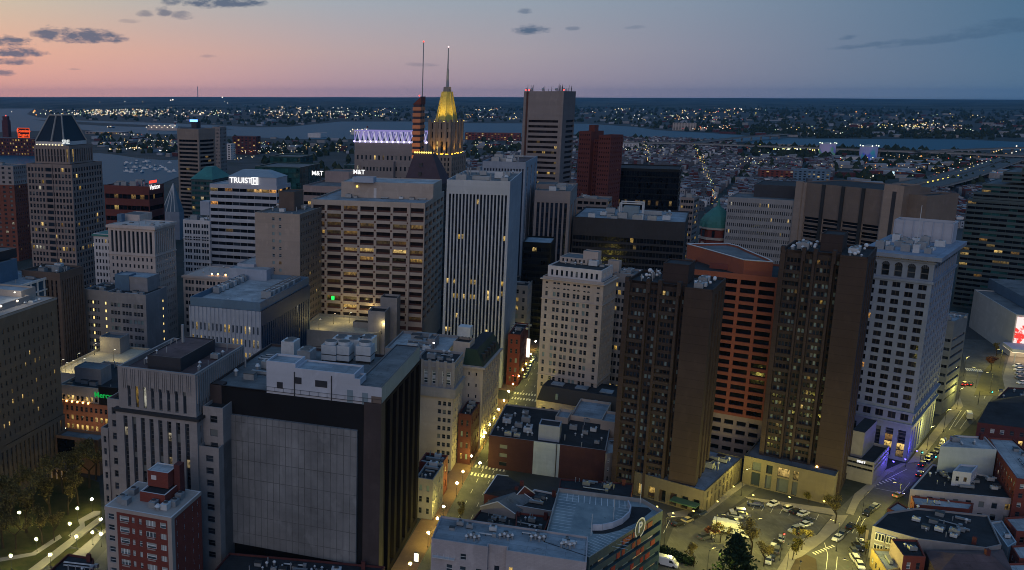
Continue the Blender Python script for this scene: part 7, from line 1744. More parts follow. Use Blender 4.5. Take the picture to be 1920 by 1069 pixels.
# ---------------------------------------------------------------- raised roads and bridges
def viaduct(name, label, pts, z, w, lamps=0, col_=None, cat='bridge', lampm=None, every=60):
    P = [np.array(at_z(x, y, z)[:2]) for x, y in pts]; b = thing(name, label, cat, (*P[0], 0)); o = P[0]; dk_, pr, pi_ = MB(), MB(), 0
    off = []
    for i in range(len(P)):
        d = P[min(i + 1, len(P) - 1)] - P[max(i - 1, 0)]; d /= np.linalg.norm(d); n = np.array((-d[1], d[0])); off.append((P[i] - o - n * w / 2, P[i] - o + n * w / 2))
    CN = W['concrete']
    for i in range(len(P) - 1):
        (a, b_), (a2, b2) = off[i], off[i + 1]
        dk_.poly([(*a, z), (*a2, z), (*b2, z), (*b_, z)], RO); 
        for q0, q1 in ((a, a2), (b2, b_)): dk_.poly([(*q0, z - 2), (*q1, z - 2), (*q1, z + 1), (*q0, z + 1)], CN); dk_.poly([(*q1, z), (*q0, z), (*q0, z + 1), (*q1, z + 1)], CN)
        dk_.poly([(*b_, z - 2), (*b2, z - 2), (*a2, z - 2), (*a, z - 2)], CN)
        L = np.linalg.norm(P[i + 1] - P[i]); n_ = max(1, int(L / every))
        for k in range(n_):
            c = P[i] - o + (P[i + 1] - P[i]) * (k + .5) / n_; m = MB(); m.box(c[0] - 1.6, c[0] + 1.6, c[1] - 1.6, c[1] + 1.6, 0, z - 2, CN)
            if k < 12: m.obj('pier', b)
    dk_.obj('deck', b); return b
viaduct('viaduct', 'raised highway crossing behind the glowing storage tanks', [(1130, 266), (1300, 269), (1440, 274), (1560, 278.5), (1680, 283), (1800, 287), (1960, 294)], 13, 24); viaduct('viaduct', 'curving bridge running over the river toward the far bank', [(1300, 268), (1345, 262), (1400, 256.5), (1470, 251)], 13, 20); viaduct('viaduct', 'upper ramp leaving the river bridge at the right edge', [(1720, 284), (1800, 281), (1880, 278), (1990, 275)], 15, 14)
viaduct('motorway', 'lamplit motorway ramp climbing past the stepped banded block', [(1705, 360), (1745, 349), (1800, 335), (1850, 318), (1900, 300), (1990, 280)], 9, 24, cat='road'); viaduct('motorway', 'second motorway carriageway left of the lamplit ramp', [(1690, 346), (1745, 334), (1800, 322), (1850, 307), (1900, 292), (1990, 275)], 9, 22, cat='road')

# ---------------------------------------------------------------- far lights
def blob(m, n=6):
    b = MB(); b.ball(0, 0, 0, 1, m, n, 4); return b
LC = {'white': emit('far_lamp_white', (1, .93, .78), 1.5), 'warm': emit('far_lamp_warm', (1, .66, .26), 1.5), 'amber': emit('far_lamp_amber', (1, .40, .10), 1.3), 'green': emit('far_lamp_greenish', (.75, 1, .62), 1.2), 'red': emit('far_lamp_red', (1, .10, .08), 1.2), 'yellow': emit('far_lamp_yellow', (1, .80, .14), 1.4)}
ball = {k: blob(m).mesh('street_light') for k, m in LC.items()}
spots = []
def lights(poly, n, mix, s=(.35, .95), bright=1.0):
    P = scatter(poly, max(3, n // 7)) or [poly[0]]; Q = []
    for x, y in scatter(poly, n * 2):
        c = fr.choice(P); k = fr.betavariate(1.2, 2.6); Q.append((c[0] + (x - c[0]) * k, c[1] + (y - c[1]) * k * .55))
    for x, y in [q for q in Q if not wet(*q)][:n]: spots.append((x, y, fr.choices(list(mix), list(mix.values()))[0], fr.uniform(*s) * bright))
MX = dict(white=5, warm=4, amber=1, green=2, red=.4, yellow=1)
lights([(60, 207), (330, 206), (450, 210), (430, 222), (330, 222), (200, 221), (70, 217)], 360, dict(white=6, warm=3, green=3, amber=.5), (.5, 1.0))
lights([(440, 200), (640, 198), (760, 203), (760, 222), (640, 226), (560, 226), (440, 222)], 210, dict(white=5, warm=4, green=2), (.5, .95))
lights([(760, 204), (990, 200), (990, 228), (880, 229), (760, 225)], 60, MX); lights([(1080, 198), (1300, 200), (1440, 205), (1440, 240), (1340, 240), (1240, 236), (1080, 230)], 130, MX)
lights([(1560, 233), (1830, 233), (1830, 250), (1560, 246)], 95, dict(white=4, warm=6, yellow=2, green=1), (.5, 1)); lights([(1440, 205), (1920, 212), (1920, 250), (1440, 258)], 80, MX); lights([(1330, 200), (1430, 202), (1400, 208), (1330, 208)], 30, dict(white=4, warm=3, red=2))
lights([(0, 190), (900, 189), (1920, 195), (1920, 205), (60, 204)], 75, dict(white=4, warm=2, amber=.5), (.4, .8)); lights([(1440, 282), (1540, 284), (1540, 294), (1440, 293)], 45, dict(yellow=2, white=4, green=2), (.7, 1.4)); lights([(150, 252), (430, 258), (430, 285), (180, 285)], 95, MX, (.4, .8)); lights([(430, 262), (770, 266), (770, 300), (430, 300)], 110, MX, (.4, .75))
lights([(870, 262), (980, 262), (980, 330), (870, 330)], 30, MX, (.4, .7)); lights([(1080, 262), (1330, 270), (1330, 345), (1160, 345)], 60, MX, (.35, .7)); lights([(1340, 275), (1560, 300), (1560, 350), (1340, 350)], 75, MX, (.35, .7)); lights([(1560, 295), (1920, 300), (1920, 350), (1570, 345)], 90, dict(white=3, warm=4, amber=3, red=1.5, green=.6, yellow=1), (.45, .9)); lights([(230, 302), (290, 306), (330, 312), (330, 340), (280, 330), (230, 316)], 40, dict(white=5, warm=2), (.4, .8)); lights([(190, 283), (330, 283), (330, 292), (200, 290)], 26, dict(white=5, warm=2), (.6, 1.1)); lights([(1225, 234), (1400, 238), (1400, 250), (1250, 246)], 40, dict(amber=4, white=3, red=2), (.5, .9)); lights([(430, 296), (500, 270), (510, 310), (430, 310)], 20, MX)
for k in range(60):   # the lamplit avenue running away south
    t = k / 59; x = 1341 - 38 * t + fr.uniform(-8, 8) * (1 - .6 * t); y = 402 - 128 * t ** .8
    spots.append((x, y, fr.choice(('yellow', 'warm', 'amber', 'green', 'yellow')), fr.uniform(.5, .9)))
for k in range(22): t = k / 21; spots.append((1216 - 6 * t + fr.uniform(-5, 5), 312 - 42 * t, fr.choice(('yellow', 'green', 'warm')), fr.uniform(.45, .8)))
for k in range(7): spots.append((1738 + 9.5 * k, 354 - 2.2 * k, 'yellow', 1.5))
for k in range(16): spots.append((1800 + 8 * k, 331 - 3 * k, fr.choice(('warm', 'yellow', 'white')), 1.0)); spots.append((1750 + 9 * k, 338 - 2.8 * k, fr.choice(('white', 'amber', 'red')), .7))
for k in range(5): spots.append((1862 + 5 * k, 293 - 1.6 * k, 'warm', 1.1))
for x, y, c, s in ((22, 212, 'white', .8), (65, 210, 'amber', 1.8), (63, 213, 'warm', 1.5), (68, 218, 'amber', 1.2), (320, 188, 'white', 1.2), (324, 187, 'white', 1.4), (417, 182.5, 'white', 1.2), (1655, 309, 'amber', 1.8), (1640, 320, 'amber', 1.2), (1726, 302, 'amber', 1.8), (1724, 303, 'white', 1.4), (1905, 281, 'white', 1.3), (1425, 279, 'yellow', 1.6), (1605, 212, 'amber', 1.2), (1623, 216, 'amber', 1.0)): spots.append((x, y, c, s))
vis = []
for x, y, c, s in spots:
    X, Y, _ = at_z(x, y)
    if y < 196: Y_ = min(Y, 12000); X, Y = X * Y_ / Y, Y_
    z = 9.0 if y > 196 else z_at(X, Y, y)
    q = proj(X, Y, z)
    if not hidden(q[0], q[1], Y): vis.append((s * Y / 1690, X, Y, z, c, s))
vis.sort(key=lambda t: -t[5]); lab = {'white': 'white', 'warm': 'warm', 'amber': 'amber', 'green': 'greenish', 'red': 'red', 'yellow': 'yellow'}
rest = MB()
for k, (r_, X, Y, z, c, s) in enumerate(vis):
    if k < 300:
        o = bpy.data.objects.new('street_light', ball[c]); col.objects.link(o); o.location = (X, Y, z); o.scale = (r_,) * 3
        tag(o, 'small glowing %s street light far off near the water' % lab[c], 'street light', 'far %s street lights' % lab[c])
    else: rest.ball(X, Y, z, r_, LC[c], 5, 3)
rest.obj('city_lights', label='countless tiny street lights across the far districts', kind='stuff'); print('lights', len(vis))
b = fbox('billboard', 'white and blue lit roadside billboard', 1662, 1680, 326, 322, 'whiteframe', d=1, cat='sign', fin=False); b.part('lit_face').box(b.x0, b.x1, b.y0 - .3, b.y0 - .05, 0, b.z, emit('billboard_glow', (.55, .85, 1), 1.6)); b.finish()
b = fbox('billboard', 'yellow green lit roadside billboard', 1745, 1756, 307, 303, 'whiteframe', d=1, cat='sign', fin=False); b.part('lit_face').box(b.x0, b.x1, b.y0 - .3, b.y0 - .05, 0, b.z, emit('billboard_green', (.6, 1, .1), 1.4)); b.finish()
# ---------------------------------------------------------------- lamps
iron = M['darkmetal']
def lamp_proto(name, h, gcol, gs, watts, lcol, rad=.28, arm=0.0):
    root = thing(name, '', '', (0, 0, 0)); m = MB()
    m.cyl(0, 0, 0, .5, .2, .14, iron, 8); m.cyl(0, 0, .5, h - .3, .075, .055, iron, 7, False); post = m.obj('post', root)
    g = MB(); gx = arm
    if arm:
        a = MB(); a.tube((0, 0, h - .4), (arm, 0, h), .06, .05, iron, 6); a.obj('arm', root); g.box(gx - .45, gx + .45, -.18, .18, h, h + .14, iron, bottom=True); g.box(gx - .36, gx + .36, -.14, .14, h - .06, h - .005, gcol, bottom=True)
    else: g.sm = True; g.ball(0, 0, h, rad, gcol, 10, 6, 1.15)
    g.obj('globe' if not arm else 'lamp_head', root)
    L = bpy.data.objects.new('lamp_light', bpy.data.lights.new('lamp_light', 'POINT')); col.objects.link(L); L.parent = root; L.location = (gx, 0, h - (.55 if arm else 0.0)); L.data.energy = watts; L.data.color = lcol; L.data.shadow_soft_size = rad * 1.3
    if not arm: L.visible_camera = False if False else True
    return root
globe_y = emit('street_globe_yellow', (1, .76, .30), 2.2); globe_w = emit('park_globe_white', (1, .88, .58), 3.2)
def place(proto, spots_, h, label, cat, group, rz=0.0):
    kids = [o for o in col.objects if o.parent == proto]; sub = {k.name: [o for o in col.objects if o.parent == k] for k in kids}
    for i, s in enumerate(spots_):
        px_, py_ = s[:2]; X, Y, _ = at_z(px_, py_, h)
        if i == 0: r = proto
        else:
            r = proto.copy(); col.objects.link(r)
            for k in kids: c = k.copy(); col.objects.link(c); c.parent = r
        r.location = (X, Y, 0); r.rotation_euler = (0, 0, s[2] if len(s) > 2 else rz); tag(r, label(i) if callable(label) else label, cat, group)
p = lamp_proto('street_lamp', 4.6, globe_y, 7, 3900, (1, .83, .15), .25)
CH = [(769, 1057), (803, 999), (820, 972), (832, 950), (857, 906), (868, 884), (884, 855), (907, 819), (910, 811), (918, 796), (926, 784), (935, 768), (945, 751), (954, 734), (962, 720), (972, 705), (980, 693), (986, 682), (996, 664), (1004, 640), (900, 868), (960, 772), (982, 772)]
place(p, CH, 4.6, 'black post street lamp with glowing yellow globe along the lamplit canyon street', 'street lamp', 'globe street lamps along the canyon street')
p = lamp_proto('park_lamp', 4.0, globe_w, 8, 2300, (1, .88, .34), .26)
place(p, [(172, 936), (145, 953), (131, 982), (68, 1011), (143, 1006), (94, 1040), (189, 974), (173, 998), (189, 1001), (36, 961), (20, 1042)], 4.0, 'white globe park lamp among the bare trees and lawns', 'park lamp', 'globe lamps in the park')
p = lamp_proto('street_light', 9.0, emit('sodium_head', (1, .82, .35), 3.5), 6, 3700, (1, .85, .17), .3, 2.0)
YL = [(1250, 968, 0), (1345, 962, -.5), (1413, 972, 0), (1500, 985, 0), (1330, 1030, .5), (1480, 1028, 1.2), (1575, 978, 2.5), (1622, 925, .6), (1500, 1060, 1), (1600, 1052, 2.6), (1690, 905, 3), (1744, 800, .4), (1775, 768, .2), (1800, 728, .4), (1835, 690, 2.4), (1862, 700, 2.4), (1812, 670, .5), (1880, 655, 3), (1630, 1010, 3), (1395, 880, .3)]
place(p, YL, 9.0, 'tall arm street light shedding yellow light near the parking lot and wide street', 'street light', 'arm street lights round the lot and wide street')
p = lamp_proto('deck_light', 5.0, emit('deck_head', (1, .95, .8), 4), 8, 700, (1, .78, .30), .3, .8)
DD = [(625, 588), (645, 577), (692, 577), (698, 595), (655, 586), (716, 606), (598, 598)]
zd = DECK2.z - 1.1; kids = [o for o in col.objects if o.parent == p]
def dplace(lst, zd, label, group, first=None):
    for i, (x, y) in enumerate(lst):
        X, Y, _ = at_z(x, y, zd + 5)
        r = first if (first and i == 0) else p.copy()
        if r is not first:
            col.objects.link(r)
            for k in kids: c = k.copy(); col.objects.link(c); c.parent = r
        r.location = (X, Y, zd); tag(r, label, 'deck light', group)
dplace(DD, zd, 'pole light on the round cornered deck before the grid tower', 'pole lights on the round cornered deck', p); dplace([(145, 662), (155, 672), (122, 680), (134, 676), (176, 644), (115, 674), (212, 655)], DECK1.z - 1, 'pole light on the yellow washed deck beside the tan block', 'pole lights on the yellow washed deck')
# floodlights on facades
def flood(name, label, X, Y, Z, watts, lc, tgt=None, r=.3, size=60, body=True):
    root = thing(name, label, 'floodlight', (X, Y, Z)); m = MB(); m.box(-.25, .25, -.2, .2, -.1, .25, iron); m.obj('housing', root); m = MB(); m.box(-.22, .22, -.24, -.2, -.05, .2, emit('flood_lens_' + name, lc, 5)); m.obj('lens', root)
    L = bpy.data.objects.new('flood_beam', bpy.data.lights.new('flood_beam', 'SPOT' if tgt else 'POINT')); col.objects.link(L); L.parent = root; L.location = (0, 0, .5); L.data.energy = watts; L.data.color = lc; L.data.shadow_soft_size = r
    if tgt:
        v = Vector(tgt) - Vector((X, Y, Z + .5)); L.rotation_euler = v.to_track_quat('-Z', 'Y').to_euler(); L.data.spot_size = R(size); L.data.spot_blend = .8
from mathutils import Vector
gb, gz, gl = GOLDT
for i, (dx, dy, nm) in enumerate(((-.2, -.62, 'front left'), (.25, -.62, 'front right'), (.68, -.25, 'side near'), (.68, .3, 'side far'))):
    X, Y = gb.wld(dx * gb.w, dy * gb.d); flood('gold_floodlight', 'amber floodlight at the %s foot of the gilded roof' % nm, X, Y, gz + .3, 12000, (1, .72, .16), (*gb.wld(dx * .5 * gb.w, dy * .4 * gb.d), gz + 20), .5, 95)
    flood('amber_floodlight', 'amber floodlight washing the %s of the gilded tower shaft' % nm, X, Y, gl + 1.2, 3000, (1, .50, .06), (*gb.wld(dx * .9 * gb.w, dy * .8 * gb.d), gl + 14), .5, 90)
sx_, sy_ = SPIRE.wld(-3, SPIRE.y0 - 7); flood('spire_floodlight', 'amber floodlight at the foot of the striped spire', sx_, sy_, SPIRE.z * .56, 40000, (1, .62, .18), (*SPIRE.wld(0, 0), SPIRE.z * .72), .5, 80)
for i, (px_, py_) in enumerate(((1694, 862), (1716, 846), (1672, 866))):
    X, Y, _ = at_z(px_ + 3, py_, 4.5); flood('violet_floodlight', 'violet floodlight %s at the foot of the blue white tower' % ('by the corner', 'up the street', 'at the crossing')[i], X, Y, 4.5, 1500, (.14, .10, 1), None, .4)
for i, (px_, py_, w_) in enumerate(((1232, 950, 1500), (1262, 962, 2200), (1300, 958, 1500), (1412, 928, 1500), (1480, 932, 2000), (1545, 940, 2000), (1345, 940, 900), (1375, 912, 900))):
    X, Y, _ = at_z(px_, py_, 3.5); flood('wall_floodlight', 'warm wall floodlight %s' % ('at the far end of the lamplit arcade', 'in the middle of the lamplit arcade', 'at the arcade corner under the green canopy', 'beside the first garage door of the podium', 'between the garage doors of the podium', 'on the blank podium wall by the crossing', 'on the alley wall just past the arcade corner', 'deep in the alley beside the arcade podium')[i], X, Y, 3.4, w_ * .3, (1, .74, .14), None, .3)
for k_ in (.25, .6):
    X, Y = MERCY.wld(MERCY.x0 + k_ * MERCY.w, MERCY.y0 - 6); flood('added_street_light', 'added amber light before the small orange brick block, the %s one' % ('inner' if k_ > .5 else 'outer'), X, Y, 7, 380, (1, .80, .45), None, .3)  # point lights added to brighten the brick front, standing for street lamps
X, Y = TAN.wld(TAN.x1 - 5.5, TAN.y1 - 14); flood('roof_floodlight', 'white floodlight on the tan block roof', X, Y, TAN.z + 4, 900, (1, .92, .75), None, .3)

# ---------------------------------------------------------------- vehicles
tyre = plain('tyre_rubber', (.012, .012, .012), .85); cglass = glassm('car_glass', (.012, .015, .018), rough=.06, spec=.6)
hl = emit('headlight_lens', (1, .95, .85), .5); tl = plain('tail_lens', (.25, .01, .01), .3); tlon = emit('tail_lens_on', (1, .03, .02), 6)
def paint(name, c): 
    t = NT(name); n = t.bsdf(c, .28, .5, .1); n.inputs['Coat Weight'].default_value = .6; return t.m
PAINTS = {'white': paint('white_car_paint', (.62, .63, .64)), 'silver': paint('silver_car_paint', (.34, .35, .36)), 'black': paint('black_car_paint', (.012, .012, .014)), 'grey': paint('grey_car_paint', (.10, .105, .11)), 'blue': paint('dark_blue_car_paint', (.02, .035, .08)), 'red': paint('red_car_paint', (.22, .02, .02)), 'gold': paint('pale_gold_car_paint', (.36, .30, .18))}
def loft(m, secs, mat):
    for a, c in zip(secs[:-1], secs[1:]):
        n = len(a)
        for i in range(n): m.poly([a[i], a[(i + 1) % n], c[(i + 1) % n], c[i]], mat, [(0, 0)] * 4)
    m.poly(secs[0][::-1], mat, [(0, 0)] * len(secs[0])); m.poly(secs[-1], mat, [(0, 0)] * len(secs[-1]))
def car_proto(colr, suv=False, tail=False):
    root = thing('parked_car' if not tail else 'car', '', 'car', (0, 0, 0)); P = PAINTS[colr]; hgt = .35 if suv else 0
    def sec(x, w, z0, z1): return [(x, -w, z0), (x, -w * 1.02, z0 + .35), (x, -w * .92, z1), (x, w * .92, z1), (x, w * 1.02, z0 + .35), (x, w, z0)]
    m = MB(); m.sm = False
    loft(m, [sec(-2.3, .74, .35, .85 + hgt * .3), sec(-2.05, .86, .28, .98 + hgt * .4), sec(-1.2, .9, .26, 1.0 + hgt * .4), sec(.9, .9, .26, .98 + hgt * .4), sec(1.9, .86, .28, .84 + hgt * .4), sec(2.25, .74, .36, .70 + hgt * .3)], P); m.obj('body', root)
    c = MB(); zr = 1.44 + hgt; x0, x1 = (-2.1, .7) if suv else (-1.75, .65)
    lo = [(x0, -.82, .96 + hgt * .4), (x1 + .45, -.82, .95 + hgt * .4), (x1 + .45, .82, .95 + hgt * .4), (x0, .82, .96 + hgt * .4)]; hi = [(x0 + (.15 if suv else .55), -.64, zr), (x1 - .25, -.64, zr), (x1 - .25, .64, zr), (x0 + (.15 if suv else .55), .64, zr)]
    for i in range(4): c.poly([lo[i], lo[(i + 1) % 4], hi[(i + 1) % 4], hi[i]], cglass)
    c.obj('cabin_glass', root); r = MB(); r.box(hi[0][0] - .05, hi[1][0] + .05, -.66, .66, zr - .03, zr + .04, P); r.obj('roof_panel', root)
    for sx in (-1.4, 1.38):
        for sy in (-1, 1):
            w_ = MB(); n = 10
            ring_ = lambda y, r_: [(sx + r_ * math.cos(i * 2 * math.pi / n), y, .33 + r_ * math.sin(i * 2 * math.pi / n)) for i in range(n)]
            a, b_ = ring_(sy * .92, .33), ring_(sy * .70, .33)
            for i in range(n): w_.poly([a[i], a[(i + 1) % n], b_[(i + 1) % n], b_[i]], tyre)
            w_.poly(a, tyre); w_.poly([(p[0] * .6 + sx * .4, sy * .93, p[2] * .6 + .33 * .4) for p in a], M['metal']); w_.obj('wheel', root)
    for sy in (-1, 1):
        h_ = MB(); h_.box(2.12, 2.26, sy * .6 - .14, sy * .6 + .14, .62 + hgt * .3, .76 + hgt * .3, emit('headlight_on', (1, .95, .8), 5) if tail else hl); h_.obj('headlight', root); t_ = MB(); t_.box(-2.32, -2.2, sy * .6 - .14, sy * .6 + .14, .68 + hgt * .3, .84 + hgt * .3, tlon if tail else tl); t_.obj('tail_light', root)
    return root
protos = {}
CARS = []   # px, py, heading in degrees from east, colour, suv, place
EW, NS, DG = -20.0, 70.0, 48.0
for x, y, c, s in ((1383, 963, 'white', 1), (1391, 968, 'grey', 0), (1378, 971, 'silver', 0), (1369, 977, 'blue', 0), (1362, 982, 'white', 0), (1416, 948, 'blue', 0)): CARS.append((x, y, EW, c, s, 'in the lot row beside the white box truck'))
for x, y, c, s in ((1449, 948, 'white', 0), (1479, 957, 'silver', 1), (1493, 962, 'black', 0), (1506, 966, 'white', 0), (1515, 979, 'blue', 0), (1511, 986, 'white', 0), (1490, 997, 'silver', 1), (1501, 1000, 'black', 1)): CARS.append((x, y, 30, c, s, 'along the far edge of the parking lot'))
for x, y, c, s in ((1455, 1022, 'black', 0), (1465, 1013, 'silver', 0), (1450, 1028, 'white', 0), (1444, 1037, 'black', 0), (1456, 1035, 'grey', 1), (1447, 1047, 'black', 0), (1440, 1054, 'silver', 0), (1461, 1026, 'black', 0)): CARS.append((x, y, 60, c, s, 'packed in the near lot corner under the red topped pole'))
for x, y, c, s in ((1272, 985, 'black', 0), (1287, 979, 'gold', 0), (1300, 972, 'black', 1), (1313, 965, 'blue', 0)): CARS.append((x, y, 32, c, s, 'at the kerb beside the lamplit podium arcade'))
for x, y, c, s in ((1322, 1010, 'grey', 1), (1338, 1001, 'gold', 0)): CARS.append((x, y, 25, c, s, 'half under the brown trees by the lot'))
for x, y, c, s in ((1595, 990, 'black', 0), (1578, 1004, 'grey', 0), (1570, 1012, 'white', 0), (1626, 964, 'black', 0), (1634, 957, 'grey', 0), (1641, 952, 'silver', 0)): CARS.append((x, y, 42, c, s, 'queued in the middle lanes of the wide street'))
for x, y, c, s in ((1614, 1020, 'silver', 0), (1607, 1029, 'black', 0), (1601, 1038, 'grey', 0), (1602, 1050, 'white', 1), (1612, 1063, 'white', 0)): CARS.append((x, y, 75, c, s, 'at the kerb beside the yellow shop front'))
for x, y, c, s in ((1739, 863, 'black', 0), (1744, 858, 'silver', 0), (1749, 853, 'black', 0), (1756, 847, 'grey', 0), (1761, 842, 'black', 0), (1767, 832, 'white', 1)): CARS.append((x, y, DG, c, s, 'parked along the violet lit kerb'))
for x, y, c, s in ((1908, 688, 'white', 0), (1910, 695, 'white', 0), (1912, 703, 'silver', 0), (1913, 711, 'grey', 0), (1916, 720, 'white', 0)): CARS.append((x, y, 10, c, s, 'in the side lot near the arena'))
for k in range(7): CARS.append((984 + 2.6 * k, 707 - 5.5 * k, NS, ('silver', 'black', 'white', 'grey')[k % 4], 0, 'far along the canyon street'))
for x, y in ((1728, 872), (1724, 891)): CARS.append((x, y, DG, 'black', 2, 'braking with red tail lights at the violet crossing'))
CARS += [(1684, 931, 30, 'gold', 2, 'turning under amber light at the crossing'), (1808, 722, DG, 'red', 2, 'heading off with red tail lights up the wide street'), (1819, 722, DG, 'black', 2, 'heading off with red tail lights up the wide street')]
seen = {}
for x, y, a, c, s, where in CARS:
    key = (c, s); lb_ = '%s %s %s' % (c.replace('blue', 'dark blue').replace('gold', 'pale gold'), 'sport utility car' if s == 1 else 'car', where)
    X, Y, _ = at_z(x, y)
    if key not in protos:
        r = car_proto(c, s == 1, s == 2); protos[key] = (r, [o for o in col.objects if o.parent == r])
    else:
        pr, kids = protos[key]; r = pr.copy(); col.objects.link(r)
        for k in kids: q = k.copy(); col.objects.link(q); q.parent = r
    r.location = (X, Y, .03); r.rotation_euler = (0, 0, R(a + rng.uniform(-4, 4)) + (math.pi if s != 2 and rng.random() < .4 else 0)); tag(r, lb_, 'car', 'cars ' + where)
# box truck
X, Y, _ = at_z(1372, 1003); X0, Y0, _ = at_z(1342, 996); X1, Y1, _ = at_z(1404, 1010); ta = math.atan2(Y1 - Y0, X1 - X0)
tr = thing('box_truck', 'white box rental truck with dark lettering at the edge of the lot', 'truck', (X, Y, .03), ta); m = MB(); m.box(-5.2, 2.2, -1.2, 1.2, 1.0, 4.0, PAINTS['white'], bottom=True); m.obj('cargo_box', tr)
m = MB(); secs = [[(2.3, -1.05, .6), (2.3, -1.05, 2.5), (2.3, 1.05, 2.5), (2.3, 1.05, .6)], [(3.3, -1.05, .6), (3.3, -1.0, 2.4), (3.3, 1.0, 2.4), (3.3, 1.05, .6)], [(3.9, -1.05, .6), (3.9, -1.0, 1.5), (3.9, 1.0, 1.5), (3.9, 1.05, .6)], [(4.8, -1.0, .6), (4.8, -.95, 1.25), (4.8, .95, 1.25), (4.8, 1.0, .6)]]; loft(m, secs, PAINTS['white']); m.obj('cab', tr)
m = MB(); m.poly([(3.32, -.98, 2.36), (3.92, -.98, 1.52), (3.92, .98, 1.52), (3.32, .98, 2.36)][::-1], cglass); m.poly([(2.5, -1.06, 1.5), (3.5, -1.06, 1.5), (3.25, -1.06, 2.3), (2.5, -1.06, 2.3)], cglass); m.obj('cab_window', tr); m = MB(); m.box(-5.1, 4.6, -.9, .9, .5, 1.0, M['darkmetal']); m.obj('chassis', tr)
for sx in (-3.6, 3.6):
    for sy in (-1, 1):
        m = MB(); n = 12; a = [(sx + .45 * math.cos(i * 2 * math.pi / n), sy * 1.1, .46 + .45 * math.sin(i * 2 * math.pi / n)) for i in range(n)]; b_ = [(p[0], sy * .75, p[2]) for p in a]
        for i in range(n): m.poly([a[i], a[(i + 1) % n], b_[(i + 1) % n], b_[i]], tyre)
        m.poly(a, tyre); m.obj('wheel', tr)
text('Budget', 1.7, plain('truck_lettering_dark', (.04, .05, .07), .5), tr, (-.6, -1.23, 2.4), FR, 'lettering', ext=.01); m = MB(); m.poly([(-4.4, -1.215, 3.3), (-3.3, -1.215, 2.5), (-3.0, -1.215, 3.4)], plain('truck_mark_red', (.4, .04, .02), .5)); m.poly([(-4.2, -1.215, 1.9), (-3.2, -1.215, 2.4), (-3.4, -1.215, 1.7)], plain('truck_mark_red', (.4, .04, .02), .5)); m.obj('side_mark', tr)
def van(px_, py_, a, label, sc_=1.0):
    X, Y, _ = at_z(px_, py_); v = thing('delivery_van', label, 'van', (X, Y, .03), R(a)); P = PAINTS['white']; m = MB()
    sec = lambda x, w, z1: [(x, -w, .35), (x, -w, z1 - .3), (x, -w * .86, z1), (x, w * .86, z1), (x, w, z1 - .3), (x, w, .35)]
    loft(m, [sec(-2.9, .95, 2.5), (sec(-2.7, 1.0, 2.65)), sec(1.2, 1.0, 2.65), sec(1.9, .98, 2.2), sec(2.35, .96, 1.45), sec(2.95, .9, 1.15)], P); m.obj('body', v); m = MB(); m.poly([(1.5, -.8, 2.50), (2.36, -.85, 1.47), (2.36, .85, 1.47), (1.5, .8, 2.50)], cglass); m.poly([(.7, -1.01, 1.4), (1.9, -1.01, 1.4), (1.4, -1.01, 2.1), (.7, -1.01, 2.1)], cglass); m.obj('windscreen', v)
    for sx in (-1.9, 1.9):
        for sy in (-1, 1):
            m = MB(); n = 10; a_ = [(sx + .36 * math.cos(i * 2 * math.pi / n), sy * 1.02, .37 + .36 * math.sin(i * 2 * math.pi / n)) for i in range(n)]; b_ = [(p[0], sy * .75, p[2]) for p in a_]
            for i in range(n): m.poly([a_[i], a_[(i + 1) % n], b_[(i + 1) % n], b_[i]], tyre)
            m.poly(a_, tyre); m.obj('wheel', v)
    for sy in (-1, 1): m = MB(); m.box(2.86, 2.97, sy * .65 - .14, sy * .65 + .14, .7, .95, hl); m.obj('headlight', v)
van(1250, 1060, -33, 'large white van parked by the hedge below the parking garage'); van(1816, 783, 60, 'white van waiting at the far junction of the wide street')

